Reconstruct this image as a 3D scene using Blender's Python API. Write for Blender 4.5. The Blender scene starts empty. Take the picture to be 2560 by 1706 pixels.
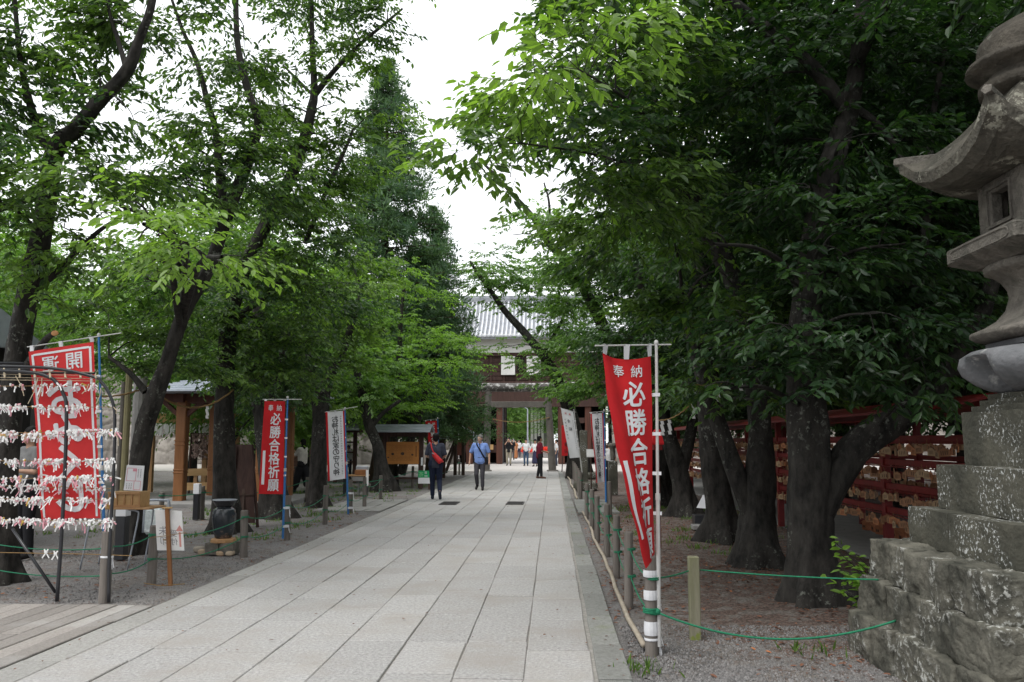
import bpy, bmesh, math, random
import numpy as np
from mathutils import Vector, Matrix, Quaternion, noise as mnoise
R = math.radians
random.seed(7); rng = np.random.default_rng(7)
scn = bpy.context.scene; col = scn.collection
# ---------------------------------------------------------------- camera
F, CX, CY, HZ, EH = 2100.0, 1280.0, 853.0, 1102.0, 1.54     # focal and principal point in photo pixels, eye height
PIT = math.atan((HZ-CY)/F); YAW = math.atan(101/F*math.cos(PIT))
FW = Vector((-math.sin(YAW)*math.cos(PIT), math.cos(YAW)*math.cos(PIT), math.sin(PIT)))
RT = Vector((math.cos(YAW), math.sin(YAW), 0)); UPV = RT.cross(FW)
cam_d = bpy.data.cameras.new('camera'); cam = bpy.data.objects.new('camera', cam_d); col.objects.link(cam)
cam.matrix_world = Matrix(((RT.x, UPV.x, -FW.x, 0), (RT.y, UPV.y, -FW.y, 0), (RT.z, UPV.z, -FW.z, EH), (0, 0, 0, 1)))
cam_d.sensor_width = 36; cam_d.lens = F/2560*36; cam_d.clip_end = 2000; cam_d.clip_start = .05
scn.camera = cam
scn.render.resolution_x = 1024; scn.render.resolution_y = 682
# ---------------------------------------------------------------- overcast sky
SUN_EL, SUN_AZ = 62, 215
w = bpy.data.worlds.new("World"); scn.world = w; w.use_nodes = True
nt = w.node_tree; nt.nodes.clear()
sky = nt.nodes.new('ShaderNodeTexSky'); sky.sky_type = 'NISHITA'; sky.sun_disc = False
sky.sun_elevation = R(SUN_EL); sky.sun_rotation = R(SUN_AZ); sky.dust_density = 6; sky.air_density = 1
hs = nt.nodes.new('ShaderNodeHueSaturation'); hs.inputs['Saturation'].default_value = .12
nt.links.new(sky.outputs[0], hs.inputs['Color'])
mx = nt.nodes.new('ShaderNodeMix'); mx.data_type = 'RGBA'; mx.inputs[0].default_value = .8
nt.links.new(hs.outputs[0], mx.inputs[6]); mx.inputs[7].default_value = (9.6, 9.9, 10.2, 1)   # an even cloud deck
bg = nt.nodes.new('ShaderNodeBackground'); bg.inputs[1].default_value = .15
nt.links.new(mx.outputs[2], bg.inputs[0]); wo = nt.nodes.new('ShaderNodeOutputWorld'); nt.links.new(bg.outputs[0], wo.inputs[0])
sd = bpy.data.lights.new('sun', 'SUN'); sd.energy = 1.5; sd.angle = R(25); sd.color = (1, .98, .94)
so = bpy.data.objects.new('sun', sd); col.objects.link(so)
so.rotation_euler = (R(90-SUN_EL), 0, R(180-SUN_AZ))
scn.view_settings.view_transform = 'Standard'; scn.view_settings.look = 'None'; scn.view_settings.exposure = .33
scn.view_settings.gamma = 1
try:
    scn.cycles.max_bounces = 6; scn.cycles.diffuse_bounces = 3; scn.cycles.glossy_bounces = 2; scn.cycles.transmission_bounces = 4
    scn.cycles.transparent_max_bounces = 6; scn.cycles.use_denoising = True; scn.cycles.caustics_reflective = False
except Exception: pass
# ---------------------------------------------------------------- pixel helpers (real positions at real distances)
CP = Vector((0, 0, EH))
def ray(px, py): return FW + RT*((px-CX)/F) - UPV*((py-CY)/F)
def P(px, py, Y): r = ray(px, py); return CP + r*(Y/r.y)
def G(px, py, z=0): r = ray(px, py); return CP + r*((z-EH)/r.z)
def O(ox, oy, Y): return P(ox*1.088, oy*1.088, Y)
# ---------------------------------------------------------------- mesh builder
ORG = {}
class MB:
    def __init__(s): s.v = []; s.f = []; s.m = []
    def add(s, vs, fs, mi=0):
        b = len(s.v); s.v += [tuple(x) for x in vs]; s.f += [tuple(b+i for i in q) for q in fs]; s.m += [mi]*len(fs); return s
    def box(s, c, d, rot=None, mi=0, bev=0):
        x, y, z = [q/2 for q in d]
        if bev:
            b = bev; vs = []
            for sx in (-1, 1):
                for sy in (-1, 1):
                    for sz in (-1, 1):
                        vs += [(sx*x, sy*(y-b), sz*(z-b)), (sx*(x-b), sy*y, sz*(z-b)), (sx*(x-b), sy*(y-b), sz*z)]
            bm = bmesh.new(); [bm.verts.new(v) for v in vs]; r = bmesh.ops.convex_hull(bm, input=bm.verts)
            bm.verts.index_update(); vs = [v.co.copy() for v in bm.verts]; fs = [[v.index for v in f.verts] for f in bm.faces]; bm.free()
        else:
            vs = [(-x, -y, -z), (x, -y, -z), (x, y, -z), (-x, y, -z), (-x, -y, z), (x, -y, z), (x, y, z), (-x, y, z)]
            fs = [(0, 3, 2, 1), (4, 5, 6, 7), (0, 1, 5, 4), (1, 2, 6, 5), (2, 3, 7, 6), (3, 0, 4, 7)]
        c = Vector(c)
        if rot is not None: vs = [rot @ Vector(v) for v in vs]
        return s.add([Vector(v)+c for v in vs], fs, mi)
    def bar(s, a, b, wd, th, mi=0, up=(0, 0, 1), bev=0):
        a = Vector(a); b = Vector(b); d = b-a; L = d.length; y = d.normalized(); x = y.cross(Vector(up))
        if x.length < 1e-4: x = y.cross(Vector((1, 0, 0)))
        x.normalize(); z = x.cross(y); return s.box((a+b)/2, (wd, L, th), Matrix((x, y, z)).transposed(), mi, bev)
    def tube(s, pts, rad, n=8, mi=0, cap=True, jit=0):
        pts = [Vector(p) for p in pts]; m = len(pts)
        if not hasattr(rad, '__len__'): rad = [rad]*m
        vs = []; t0 = (pts[1]-pts[0]).normalized(); u = t0.orthogonal().normalized()
        for i in range(m):
            t = (pts[min(i+1, m-1)]-pts[max(i-1, 0)]).normalized()
            u = (u - t*u.dot(t)); u = u.normalized() if u.length > 1e-5 else t.orthogonal().normalized()
            v = t.cross(u)
            for k in range(n):
                a = 2*math.pi*k/n; rr = rad[i]*(1+(random.uniform(-jit, jit) if jit else 0))
                vs.append(pts[i]+(u*math.cos(a)+v*math.sin(a))*rr)
        fs = [(i*n+k, i*n+(k+1) % n, (i+1)*n+(k+1) % n, (i+1)*n+k) for i in range(m-1) for k in range(n)]
        if cap: fs += [tuple(range(n-1, -1, -1)), tuple((m-1)*n+k for k in range(n))]
        return s.add(vs, fs, mi)
    def lathe(s, c, prof, n=24, mi=0, sq=0):
        c = Vector(c); vs = []
        for r, z in prof:
            for k in range(n):
                a = 2*math.pi*(k+.5)/n; q = 1
                if sq: q = 1/((abs(math.cos(a))**sq+abs(math.sin(a))**sq)**(1/sq))
                vs.append(c+Vector((r*q*math.cos(a), r*q*math.sin(a), z)))
        m = len(prof)
        fs = [(i*n+k, i*n+(k+1) % n, (i+1)*n+(k+1) % n, (i+1)*n+k) for i in range(m-1) for k in range(n)]
        fs += [tuple(range(n-1, -1, -1)), tuple((m-1)*n+k for k in range(n))]
        return s.add(vs, fs, mi)
    def ball(s, c, r, n=10, m=7, mi=0):
        if not hasattr(r, '__len__'): r = (r, r, r)
        vs = [Vector((c[0], c[1], c[2]-r[2]))]
        for i in range(1, m):
            a = math.pi*i/m
            for k in range(n):
                b = 2*math.pi*k/n; vs.append(Vector((c[0]+r[0]*math.sin(a)*math.cos(b), c[1]+r[1]*math.sin(a)*math.sin(b), c[2]-r[2]*math.cos(a))))
        vs.append(Vector((c[0], c[1], c[2]+r[2]))); fs = []
        for k in range(n): fs.append((0, 1+(k+1) % n, 1+k)); fs.append((len(vs)-1, 1+(m-2)*n+k, 1+(m-2)*n+(k+1) % n))
        for i in range(m-2):
            for k in range(n): fs.append((1+i*n+k, 1+i*n+(k+1) % n, 1+(i+1)*n+(k+1) % n, 1+(i+1)*n+k))
        return s.add(vs, fs, mi)
    def prism(s, poly, ax, a, b, mi=0):
        # 2D polygon extruded along axis ax from a to b
        def mk(p, t):
            return {0: (t, p[0], p[1]), 1: (p[0], t, p[1]), 2: (p[0], p[1], t)}[ax]
        n = len(poly); vs = [mk(p, a) for p in poly]+[mk(p, b) for p in poly]
        fs = [tuple(range(n)), tuple(range(2*n-1, n-1, -1))]+[(i, i+n, (i+1) % n+n, (i+1) % n) for i in range(n)]
        return s.add(vs, fs, mi)
    def build(s, name, mats, parent=None, smooth=False, local=False, org=None):
        me = bpy.data.meshes.new(name)
        o = Vector((0, 0, 0)) if local else (ORG.get(parent, Vector()) if parent else (Vector(org) if org else Vector()))
        me.from_pydata([(v[0]-o.x, v[1]-o.y, v[2]-o.z) for v in s.v], [], s.f)
        mats = mats if isinstance(mats, (list, tuple)) else [mats]
        for m in mats: me.materials.append(m)
        if any(s.m): me.polygons.foreach_set('material_index', s.m)
        if smooth: me.polygons.foreach_set('use_smooth', [True]*len(me.polygons))
        bm = bmesh.new(); bm.from_mesh(me); bmesh.ops.recalc_face_normals(bm, faces=bm.faces); bm.to_mesh(me); bm.free()
        ob = bpy.data.objects.new(name, me); col.objects.link(ob)
        if parent: ob.parent = parent
        elif org: ob.location = org
        ORG[ob] = o
        return ob
def tag(o, label=None, cat=None, group=None, kind=None):
    if label: o['label'] = label
    if cat: o['category'] = cat
    if group: o['group'] = group
    if kind: o['kind'] = kind
    return o
def thing(name, label, cat, loc=(0, 0, 0), group=None, rotz=0):
    o = bpy.data.objects.new(name, None); col.objects.link(o); o.location = loc; o.rotation_euler = (0, 0, rotz)
    o.empty_display_size = .1; ORG[o] = Vector(loc); return tag(o, label, cat, group)
def kids(o): return [c for c in bpy.data.objects if c.parent == o]
def copy_tree(o, loc=None, rotz=None, label=None, parent=None, scale=None):
    c = o.copy(); col.objects.link(c); c.parent = parent
    if loc is not None: c.location = loc
    if rotz is not None: c.rotation_euler = (0, 0, rotz)
    if scale: c.scale = (scale,)*3
    if label: c['label'] = label
    for ch in kids(o): copy_tree(ch, parent=c)
    return c
def npmesh(name, V, Q, mats, parent=None, mi=None, attr=None, smooth=False, org=None):
    """V (n,3), Q list of (m,k) int arrays"""
    o = ORG.get(parent, Vector()) if parent else (Vector(org) if org else Vector())
    me = bpy.data.meshes.new(name); V = np.asarray(V, dtype=np.float32)-np.array([o.x, o.y, o.z], dtype=np.float32)
    me.vertices.add(len(V)); me.vertices.foreach_set('co', V.ravel())
    Q = Q if isinstance(Q, list) else [Q]
    lv = np.concatenate([q.ravel() for q in Q]).astype(np.int32)
    ln = np.concatenate([np.full(len(q), q.shape[1]) for q in Q]).astype(np.int32)
    st = np.concatenate([[0], np.cumsum(ln)[:-1]]).astype(np.int32)
    me.loops.add(len(lv)); me.loops.foreach_set('vertex_index', lv)
    me.polygons.add(len(ln)); me.polygons.foreach_set('loop_start', st)
    try: me.polygons.foreach_set('loop_total', ln)
    except Exception: pass
    for m in (mats if isinstance(mats, (list, tuple)) else [mats]): me.materials.append(m)
    if mi is not None: me.polygons.foreach_set('material_index', np.asarray(mi, dtype=np.int32))
    me.update(calc_edges=True)
    me.polygons.foreach_set('use_smooth', np.full(len(ln), bool(smooth)))
    if attr is not None:
        a = me.attributes.new('tone', 'FLOAT', 'POINT'); a.data.foreach_set('value', np.asarray(attr, dtype=np.float32))
    ob = bpy.data.objects.new(name, me); col.objects.link(ob)
    if parent: ob.parent = parent
    elif org: ob.location = org
    ORG[ob] = o
    return ob
# ---------------------------------------------------------------- materials
MATS = {}
def mat(name, c1, c2=None, rough=.8, scale=8, bump=.0, bscale=None, stretch=None, spec=.3, metal=0, c3=None, s3=3, t3=.62, attr=False, detail=6, w3=.04, g3=None):
    """noise between c1 and c2, optional patches c3 (lichen, moss), bump; attr multiplies by the per-point tone"""
    m = bpy.data.materials.new(name); m.use_nodes = True; n = m.node_tree.nodes; l = m.node_tree.links
    b = n['Principled BSDF']; b.inputs['Roughness'].default_value = rough; b.inputs['Metallic'].default_value = metal
    b.inputs['Specular IOR Level'].default_value = spec
    g = n.new('ShaderNodeNewGeometry'); src = g.outputs['Position']
    tc = n.new('ShaderNodeTexCoord'); src = tc.outputs['Object']
    if stretch:
        mp = n.new('ShaderNodeMapping'); mp.inputs['Scale'].default_value = stretch; l.new(src, mp.inputs['Vector']); s2 = mp.outputs[0]
    else: s2 = src
    c2 = c2 or tuple(x*.75 for x in c1)
    no = n.new('ShaderNodeTexNoise'); no.inputs['Scale'].default_value = scale; no.inputs['Detail'].default_value = detail
    no.inputs['Roughness'].default_value = .65; l.new(s2, no.inputs['Vector'])
    cr = n.new('ShaderNodeValToRGB'); cr.color_ramp.elements[0].position = .32; cr.color_ramp.elements[1].position = .68
    cr.color_ramp.elements[0].color = (*c2, 1); cr.color_ramp.elements[1].color = (*c1, 1)
    l.new(no.outputs['Fac'], cr.inputs[0]); out = cr.outputs[0]
    if c3:
        n3 = n.new('ShaderNodeTexNoise'); n3.inputs['Scale'].default_value = s3; n3.inputs['Detail'].default_value = 5; n3.inputs['Roughness'].default_value = .7
        l.new(src, n3.inputs['Vector'])
        r3 = n.new('ShaderNodeValToRGB'); r3.color_ramp.elements[0].position = t3; r3.color_ramp.elements[1].position = t3+w3
        l.new(n3.outputs['Fac'], r3.inputs[0])
        fac = r3.outputs[0]
        if g3:      # lichen only where a broader growth pattern allows it
            n4 = n.new('ShaderNodeTexNoise'); n4.inputs['Scale'].default_value = g3; n4.inputs['Detail'].default_value = 3; l.new(src, n4.inputs['Vector'])
            r4 = n.new('ShaderNodeValToRGB'); r4.color_ramp.elements[0].position = .50; r4.color_ramp.elements[1].position = .60; l.new(n4.outputs['Fac'], r4.inputs[0])
            m4 = n.new('ShaderNodeMath'); m4.operation = 'MULTIPLY'; l.new(fac, m4.inputs[0]); l.new(r4.outputs[0], m4.inputs[1]); fac = m4.outputs[0]
        mm = n.new('ShaderNodeMix'); mm.data_type = 'RGBA'; l.new(fac, mm.inputs[0]); l.new(out, mm.inputs[6]); mm.inputs[7].default_value = (*c3, 1); out = mm.outputs[2]
    if attr:
        at = n.new('ShaderNodeAttribute'); at.attribute_name = 'tone'
        mu = n.new('ShaderNodeMix'); mu.data_type = 'RGBA'; mu.blend_type = 'MULTIPLY'; mu.inputs[0].default_value = 1
        l.new(out, mu.inputs[6]); l.new(at.outputs['Fac'], mu.inputs[7]); out = mu.outputs[2]
    l.new(out, b.inputs['Base Color'])
    if bump:
        nb = n.new('ShaderNodeTexNoise'); nb.inputs['Scale'].default_value = bscale or scale*4; nb.inputs['Detail'].default_value = 5
        l.new(s2, nb.inputs['Vector']); bp = n.new('ShaderNodeBump'); bp.inputs['Strength'].default_value = bump; bp.inputs['Distance'].default_value = .02
        l.new(nb.outputs['Fac'], bp.inputs['Height']); l.new(bp.outputs[0], b.inputs['Normal'])
    MATS[name] = m; return m
def leafmat(name, dark, light, trans=.35, rough=.42, tl=1.35):
    m = bpy.data.materials.new(name); m.use_nodes = True; n = m.node_tree.nodes; l = m.node_tree.links
    b = n['Principled BSDF']; b.inputs['Roughness'].default_value = rough; b.inputs['Specular IOR Level'].default_value = .45
    at = n.new('ShaderNodeAttribute'); at.attribute_name = 'tone'
    mm = n.new('ShaderNodeMix'); mm.data_type = 'RGBA'; l.new(at.outputs['Fac'], mm.inputs[0])
    mm.inputs[6].default_value = (*dark, 1); mm.inputs[7].default_value = (*light, 1); l.new(mm.outputs[2], b.inputs['Base Color'])
    t = n.new('ShaderNodeBsdfTranslucent'); mu = n.new('ShaderNodeMix'); mu.data_type = 'RGBA'; mu.blend_type = 'MULTIPLY'; mu.inputs[0].default_value = 1
    l.new(mm.outputs[2], mu.inputs[6]); mu.inputs[7].default_value = (1.7*tl, 1.9*tl, .7*tl, 1); l.new(mu.outputs[2], t.inputs[0])
    ms = n.new('ShaderNodeMixShader'); ms.inputs[0].default_value = trans
    l.new(b.outputs[0], ms.inputs[1]); l.new(t.outputs[0], ms.inputs[2]); l.new(ms.outputs[0], n['Material Output'].inputs[0])
    MATS[name] = m; return m
M_bark = mat('bark', (.052, .047, .042), (.009, .0085, .008), .95, 9, 1.0, 26, (1, 1, .45), c3=(.16, .165, .145), s3=16, t3=.56, w3=.06, detail=9, g3=1.3)
M_bark2 = mat('bark_reddish', (.10, .065, .045), (.04, .028, .02), .95, 6, .8, 16, (1, 1, .2))
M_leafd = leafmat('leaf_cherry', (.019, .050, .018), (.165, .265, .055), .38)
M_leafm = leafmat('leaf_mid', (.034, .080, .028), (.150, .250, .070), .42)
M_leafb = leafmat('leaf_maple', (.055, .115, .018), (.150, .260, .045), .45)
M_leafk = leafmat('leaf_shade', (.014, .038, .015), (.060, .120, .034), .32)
M_cedar = leafmat('needle', (.026, .066, .034), (.105, .180, .075), .22, .7)
M_grass = leafmat('grass_blade', (.05, .10, .02), (.12, .20, .04), .3, .6)
M_litter = mat('dead_leaf', (.25, .115, .07), (.10, .05, .036), .85, 3)
M_white = mat('white_cloth', (.78, .78, .80), (.70, .70, .73), .85, 3)
M_red = mat('red_cloth', (.60, .018, .022), (.46, .012, .018), .8, 3)
M_blk = mat('black_ink', (.02, .02, .022), None, .7)
M_redink = mat('red_ink', (.55, .06, .05), None, .8)
M_paper = mat('white_paper', (.82, .81, .80), (.74, .73, .73), .8, 12)
M_pole_b = mat('blue_pole', (.03, .17, .42), (.02, .12, .33), .35, 5, spec=.5)
M_pole_w = mat('white_pole', (.58, .57, .56), (.46, .45, .44), .4, 5)
M_tape = mat('white_tape', (.74, .74, .76), (.6, .6, .63), .7, 20)
M_rope_g = mat('green_rope', (.02, .22, .11), (.012, .13, .07), .7, 60)
M_rope_s = mat('straw_rope', (.34, .22, .10), (.2, .12, .05), .9, 60, .4)
M_post = mat('weathered_post', (.215, .19, .17), (.10, .088, .08), .9, 6, .5, 18, (1.5, 1.5, .15))
M_postm = mat('mossy_post', (.27, .25, .19), (.16, .16, .085), .9, 5, .5, 18, (1.5, 1.5, .2), c3=(.20, .23, .06), s3=3, t3=.56)
M_dkwood = mat('dark_timber', (.075, .040, .032), (.04, .02, .017), .7, 4, .3, 20, (3, 3, .4))
M_brown = mat('brown_timber', (.085, .055, .042), (.05, .03, .024), .75, 4, .3, 20, (3, 3, .4))
M_orange = mat('varnished_timber', (.30, .135, .055), (.19, .08, .032), .5, 3, .2, 20, (4, 4, .4))
M_pine = mat('pine_board', (.50, .32, .15), (.38, .23, .10), .6, 3, .15, 20, (.5, 4, 4))
M_pinev = mat('pine_post', (.46, .27, .13), (.33, .18, .085), .6, 3, .15, 20, (4, 4, .5))
M_gate = mat('gate_plank', (.085, .045, .038), (.042, .024, .021), .75, 2, .4, 12, (3, 3, .5))
M_gater = mat('gate_post_red', (.125, .048, .032), (.065, .028, .021), .6, 2, .3, 12, (4, 4, .3))
M_plaster = mat('white_plaster', (.72, .71, .69), (.64, .63, .61), .9, 1.2)
M_tile = mat('roof_tile', (.30, .31, .33), (.17, .18, .20), .55, 3, .3, 20)
M_tilew = mat('roof_tile_ridge', (.62, .63, .66), (.42, .43, .46), .5, 3, .2)
M_metal = mat('metal_roof', (.42, .45, .50), (.30, .33, .38), .35, 4, metal=.3, spec=.6)
M_dmetal = mat('black_pipe', (.03, .031, .036), (.02, .02, .024), .35, 10, spec=.5)
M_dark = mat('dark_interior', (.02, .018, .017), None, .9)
M_torii = mat('torii_stone', (.17, .155, .14), (.11, .10, .09), .9, 3, .4, 20)
M_torii2 = mat('torii_lichen', (.13, .12, .115), (.085, .078, .075), .9, 4, .5, 20, c3=(.42, .41, .40), s3=5, t3=.53)
M_stone = mat('lantern_stone', (.205, .185, .16), (.10, .092, .08), .92, 9, 1.0, 36, c3=(.075, .072, .06), s3=3.5, t3=.50, w3=.2, detail=9)
M_stoneg = mat('lantern_step_stone', (.105, .100, .078), (.05, .05, .04), .92, 3, .6, 26, c3=(.55, .56, .55), s3=42, t3=.56, w3=.04, g3=2.6)
M_rubble = mat('rubble_stone', (.175, .165, .135), (.030, .031, .025), .95, 3.6, 1.0, 24, c3=(.42, .42, .39), s3=24, t3=.53, w3=.07, detail=12, g3=2.2)
M_wall = mat('castle_stone', (.33, .30, .27), (.20, .18, .165), .95, 2, .8, 8, attr=True)
M_rackred = mat('red_paint', (.185, .014, .014), (.12, .010, .010), .5, 5)
M_ema = mat('ema_wood', (.38, .20, .11), (.25, .125, .065), .7, 7)
M_ema2 = mat('ema_wood_pale', (.48, .33, .20), (.34, .22, .13), .7, 9)
M_skin = mat('skin', (.52, .31, .22), (.46, .27, .19), .55, 10)
M_hair = mat('black_hair', (.010, .009, .009), None, .6, spec=.15)
M_hairg = mat('grey_hair', (.20, .19, .18), (.10, .095, .09), .6, 30)
M_jar = mat('jar_glaze', (.04, .05, .06), (.015, .018, .022), .25, 3, c3=(.26, .17, .13), s3=3.5, t3=.57, w3=.1, spec=.6)
M_conc = mat('concrete', (.30, .29, .28), (.22, .215, .21), .9, 4, .3)
M_grate = mat('drain_iron', (.05, .045, .045), None, .6)
M_sky2 = mat('pink_print', (.70, .30, .36), (.62, .25, .32), .7, 30)
def plain(name, c, rough=.8, **k): return mat(name, c, tuple(x*.82 for x in c), rough, 6, **k)
# ================================================================ THE GROUND, PATHS AND KERBS
def groundmat():
    m = bpy.data.materials.new('ground_gravel'); m.use_nodes = True; n = m.node_tree.nodes; l = m.node_tree.links
    b = n['Principled BSDF']; b.inputs['Roughness'].default_value = .95; b.inputs['Specular IOR Level'].default_value = .15
    tc = n.new('ShaderNodeTexCoord'); src = tc.outputs['Object']
    def noi(s, d=6, r=.6):
        q = n.new('ShaderNodeTexNoise'); q.inputs['Scale'].default_value = s; q.inputs['Detail'].default_value = d; q.inputs['Roughness'].default_value = r
        l.new(src, q.inputs['Vector']); return q.outputs['Fac']
    def ramp(x, a, c, ca=(0, 0, 0, 1), cb=(1, 1, 1, 1)):
        q = n.new('ShaderNodeValToRGB'); q.color_ramp.elements[0].position = a; q.color_ramp.elements[1].position = c
        q.color_ramp.elements[0].color = ca; q.color_ramp.elements[1].color = cb; l.new(x, q.inputs[0]); return q.outputs[0]
    def mix(f, a, c):
        q = n.new('ShaderNodeMix'); q.data_type = 'RGBA'; l.new(f, q.inputs[0]) if not isinstance(f, float) else None
        for i, x in ((6, a), (7, c)):
            if isinstance(x, tuple): q.inputs[i].default_value = x
            else: l.new(x, q.inputs[i])
        return q.outputs[2]
    vo = n.new('ShaderNodeTexVoronoi'); vo.inputs['Scale'].default_value = 85; l.new(src, vo.inputs['Vector'])
    sx = n.new('ShaderNodeSeparateColor'); l.new(vo.outputs['Color'], sx.inputs[0])
    grav = ramp(sx.outputs[0], 0, 1, (.11, .105, .105, 1), (.27, .26, .26, 1))       # single pebbles
    grav = mix(ramp(noi(1.3), .35, .7), grav, mix(ramp(noi(60), .4, .6), (.14, .128, .118, 1), (.27, .255, .245, 1)))
    lit = mix(ramp(noi(28, 8, .75), .42, .56), (.05, .039, .034, 1), (.185, .128, .108, 1))
    dirt = mix(ramp(noi(40, 8, .7), .4, .62), (.10, .086, .078, 1), (.26, .235, .215, 1))
    # litter lies under the trees on the right and in drifts on the left
    sp = n.new('ShaderNodeSeparateXYZ'); l.new(src, sp.inputs[0])
    mr = n.new('ShaderNodeMapRange'); l.new(sp.outputs[0], mr.inputs[0]); mr.inputs[1].default_value = .5; mr.inputs[2].default_value = 1.6
    my = n.new('ShaderNodeMapRange'); l.new(sp.outputs[1], my.inputs[0]); my.inputs[1].default_value = 5.6; my.inputs[2].default_value = 7.2
    mu = n.new('ShaderNodeMath'); mu.operation = 'MULTIPLY'; l.new(mr.outputs[0], mu.inputs[0]); l.new(my.outputs[0], mu.inputs[1])
    ad = n.new('ShaderNodeMath'); ad.operation = 'MULTIPLY_ADD'; l.new(mu.outputs[0], ad.inputs[0]); ad.inputs[1].default_value = .22; l.new(noi(2.2, 7, .65), ad.inputs[2])
    base = mix(ramp(ad.outputs[0], .50, .62), grav, dirt)
    ad2 = n.new('ShaderNodeMath'); ad2.operation = 'MULTIPLY_ADD'; l.new(mu.outputs[0], ad2.inputs[0]); ad2.inputs[1].default_value = .13; l.new(noi(5.5, 8, .75), ad2.inputs[2])
    base = mix(ramp(ad2.outputs[0], .56, .64), base, lit)
    l.new(base, b.inputs['Base Color'])
    bp = n.new('ShaderNodeBump'); bp.inputs['Strength'].default_value = .7; bp.inputs['Distance'].default_value = .012
    l.new(vo.outputs['Distance'], bp.inputs['Height']); bp.invert = True; l.new(bp.outputs[0], b.inputs['Normal'])
    return m
M_ground = groundmat()
def slabmat(name, ca, cb, moss=None, mt=.6):
    m = mat(name, ca, cb, .85, 38, 0, attr=True, c3=moss, s3=1.1, t3=mt, w3=.22, detail=10)
    n = m.node_tree.nodes; l = m.node_tree.links; b = n['Principled BSDF']
    tc = n.new('ShaderNodeTexCoord'); nb = n.new('ShaderNodeTexNoise'); nb.inputs['Scale'].default_value = 42; nb.inputs['Detail'].default_value = 6
    nb.inputs['Roughness'].default_value = .7; l.new(tc.outputs['Object'], nb.inputs['Vector'])
    bp = n.new('ShaderNodeBump'); bp.inputs['Strength'].default_value = .8; bp.inputs['Distance'].default_value = .014
    l.new(nb.outputs['Fac'], bp.inputs['Height']); l.new(bp.outputs[0], b.inputs['Normal'])
    return m
M_slab = slabmat('granite_slab', (.50, .485, .475), (.27, .262, .256), (.35, .325, .30), .47)
M_kerb = slabmat('kerb_stone', (.30, .30, .285), (.19, .19, .175), (.17, .20, .09), .58)
M_kerbl = slabmat('kerb_stone_left', (.40, .39, .37), (.27, .26, .245), (.30, .28, .25), .6)
M_side = slabmat('worn_plank_stone', (.34, .31, .285), (.23, .21, .195), (.37, .355, .34), .5)
tag(MB().box((-1.6, 22.3, -.052), (4.2, 41.4, .08)).build('path_bed', mat('joint_sand', (.34, .32, .30), (.22, .21, .19), .95, 20)), kind='structure')
def ground():
    n = 120; xs = np.concatenate([np.linspace(-300, -12, 12), np.linspace(-11, 11, 89), np.linspace(12, 300, 12)])
    ys = np.concatenate([np.linspace(-60, 2, 6), np.linspace(3, 30, 109), np.linspace(32, 600, 16)])
    X, Y = np.meshgrid(xs, ys); Z = np.where(X < -3, -.016, -.032)+.005*np.sin(X*2.1+Y)*np.sin(Y*1.7)+.004*np.sin(X*5.3)*np.sin(Y*4.1+1)
    Z = np.where((X > -3.8) & (X < .6), -.05, Z); Z = np.where((np.abs(X) > 11.5) | (Y > 31), -.045, Z)
    V = np.stack([X, Y, Z], -1).reshape(-1, 3); nx = len(xs); ny = len(ys)
    i = np.arange(nx*ny).reshape(ny, nx); Q = np.stack([i[:-1, :-1], i[:-1, 1:], i[1:, 1:], i[1:, :-1]], -1).reshape(-1, 4)
    o = npmesh('ground', V, Q, M_ground, smooth=True); tag(o, kind='structure')
ground()
def slabs(name, rows, y0, y1, ln, material, gap=.006, jl=.15, top=0, th=.06, tone=(.9, 1.08), wob=.003):
    """rows = list of (x0,x1); every slab its own little block with bevelled, slightly wandering edges"""
    V = []; Q = []; T = []
    for (x0, x1) in rows:
        y = y0-random.uniform(0, ln)
        while y < y1:
            L = ln*random.uniform(1-jl, 1+jl); a, b_ = max(y, y0), min(y+L, y1)
            if b_-a > .05:
                g = gap*random.uniform(.5, 1.6)/2; dz = random.uniform(-.0035, .0035); t = random.uniform(*tone); e = .006
                j = lambda: random.uniform(-wob, wob)
                gy = g+random.uniform(.002, .007)
                c = [(x0+g+j(), a+gy+j()), (x1-g+j(), a+gy+j()), (x1-g+j(), b_-gy+j()), (x0+g+j(), b_-gy+j())]
                cx, cy = (x0+x1)/2, (a+b_)/2
                k = len(V)
                V += [(p[0], p[1], top-th) for p in c]+[(p[0], p[1], top+dz-e) for p in c]
                V += [(p[0]+(e if p[0] < cx else -e), p[1]+(e if p[1] < cy else -e), top+dz+random.uniform(-.001, .001)) for p in c]
                for s in (0, 4):
                    for q in range(4): Q.append((k+s+q, k+s+(q+1) % 4, k+s+4+(q+1) % 4, k+s+4+q))
                Q.append((k+8, k+9, k+10, k+11)); T += [t]*12
            y += L
    o = npmesh(name, np.array(V), np.array(Q), material, attr=T); return tag(o, kind='structure')
rw = (.27+3.46)/8
slabs('path', [(-3.46+i*rw, -3.46+(i+1)*rw) for i in range(8)], 1.5, 43, 1.0, M_slab, gap=.008, tone=(.91, 1.05), wob=.0055)
slabs('kerb', [(.292, .512)], 1.5, 43, .95, M_kerb, gap=.015, top=.012, tone=(.8, 1.1), wob=.006)
slabs('kerb_left', [(-3.76, -3.475)], 1.5, 42.8, 1.3, M_kerbl, gap=.02, top=-.004, tone=(.85, 1.1), wob=.012)
slabs('side_path', [(-10.92+.17*i, -10.92+.17*(i+1)) for i in range(42)], 3.2, 8.02, 3.5, M_side, gap=.008, top=-.004, tone=(.8, 1.15), wob=.004)
slabs('pavement', [(-5.3+.38*i, -5.3+.38*(i+1)) for i in range(4)], 18.6, 22.2, .8, M_kerbl, gap=.02, top=.01, tone=(.8, 1.05), wob=.01)
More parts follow.
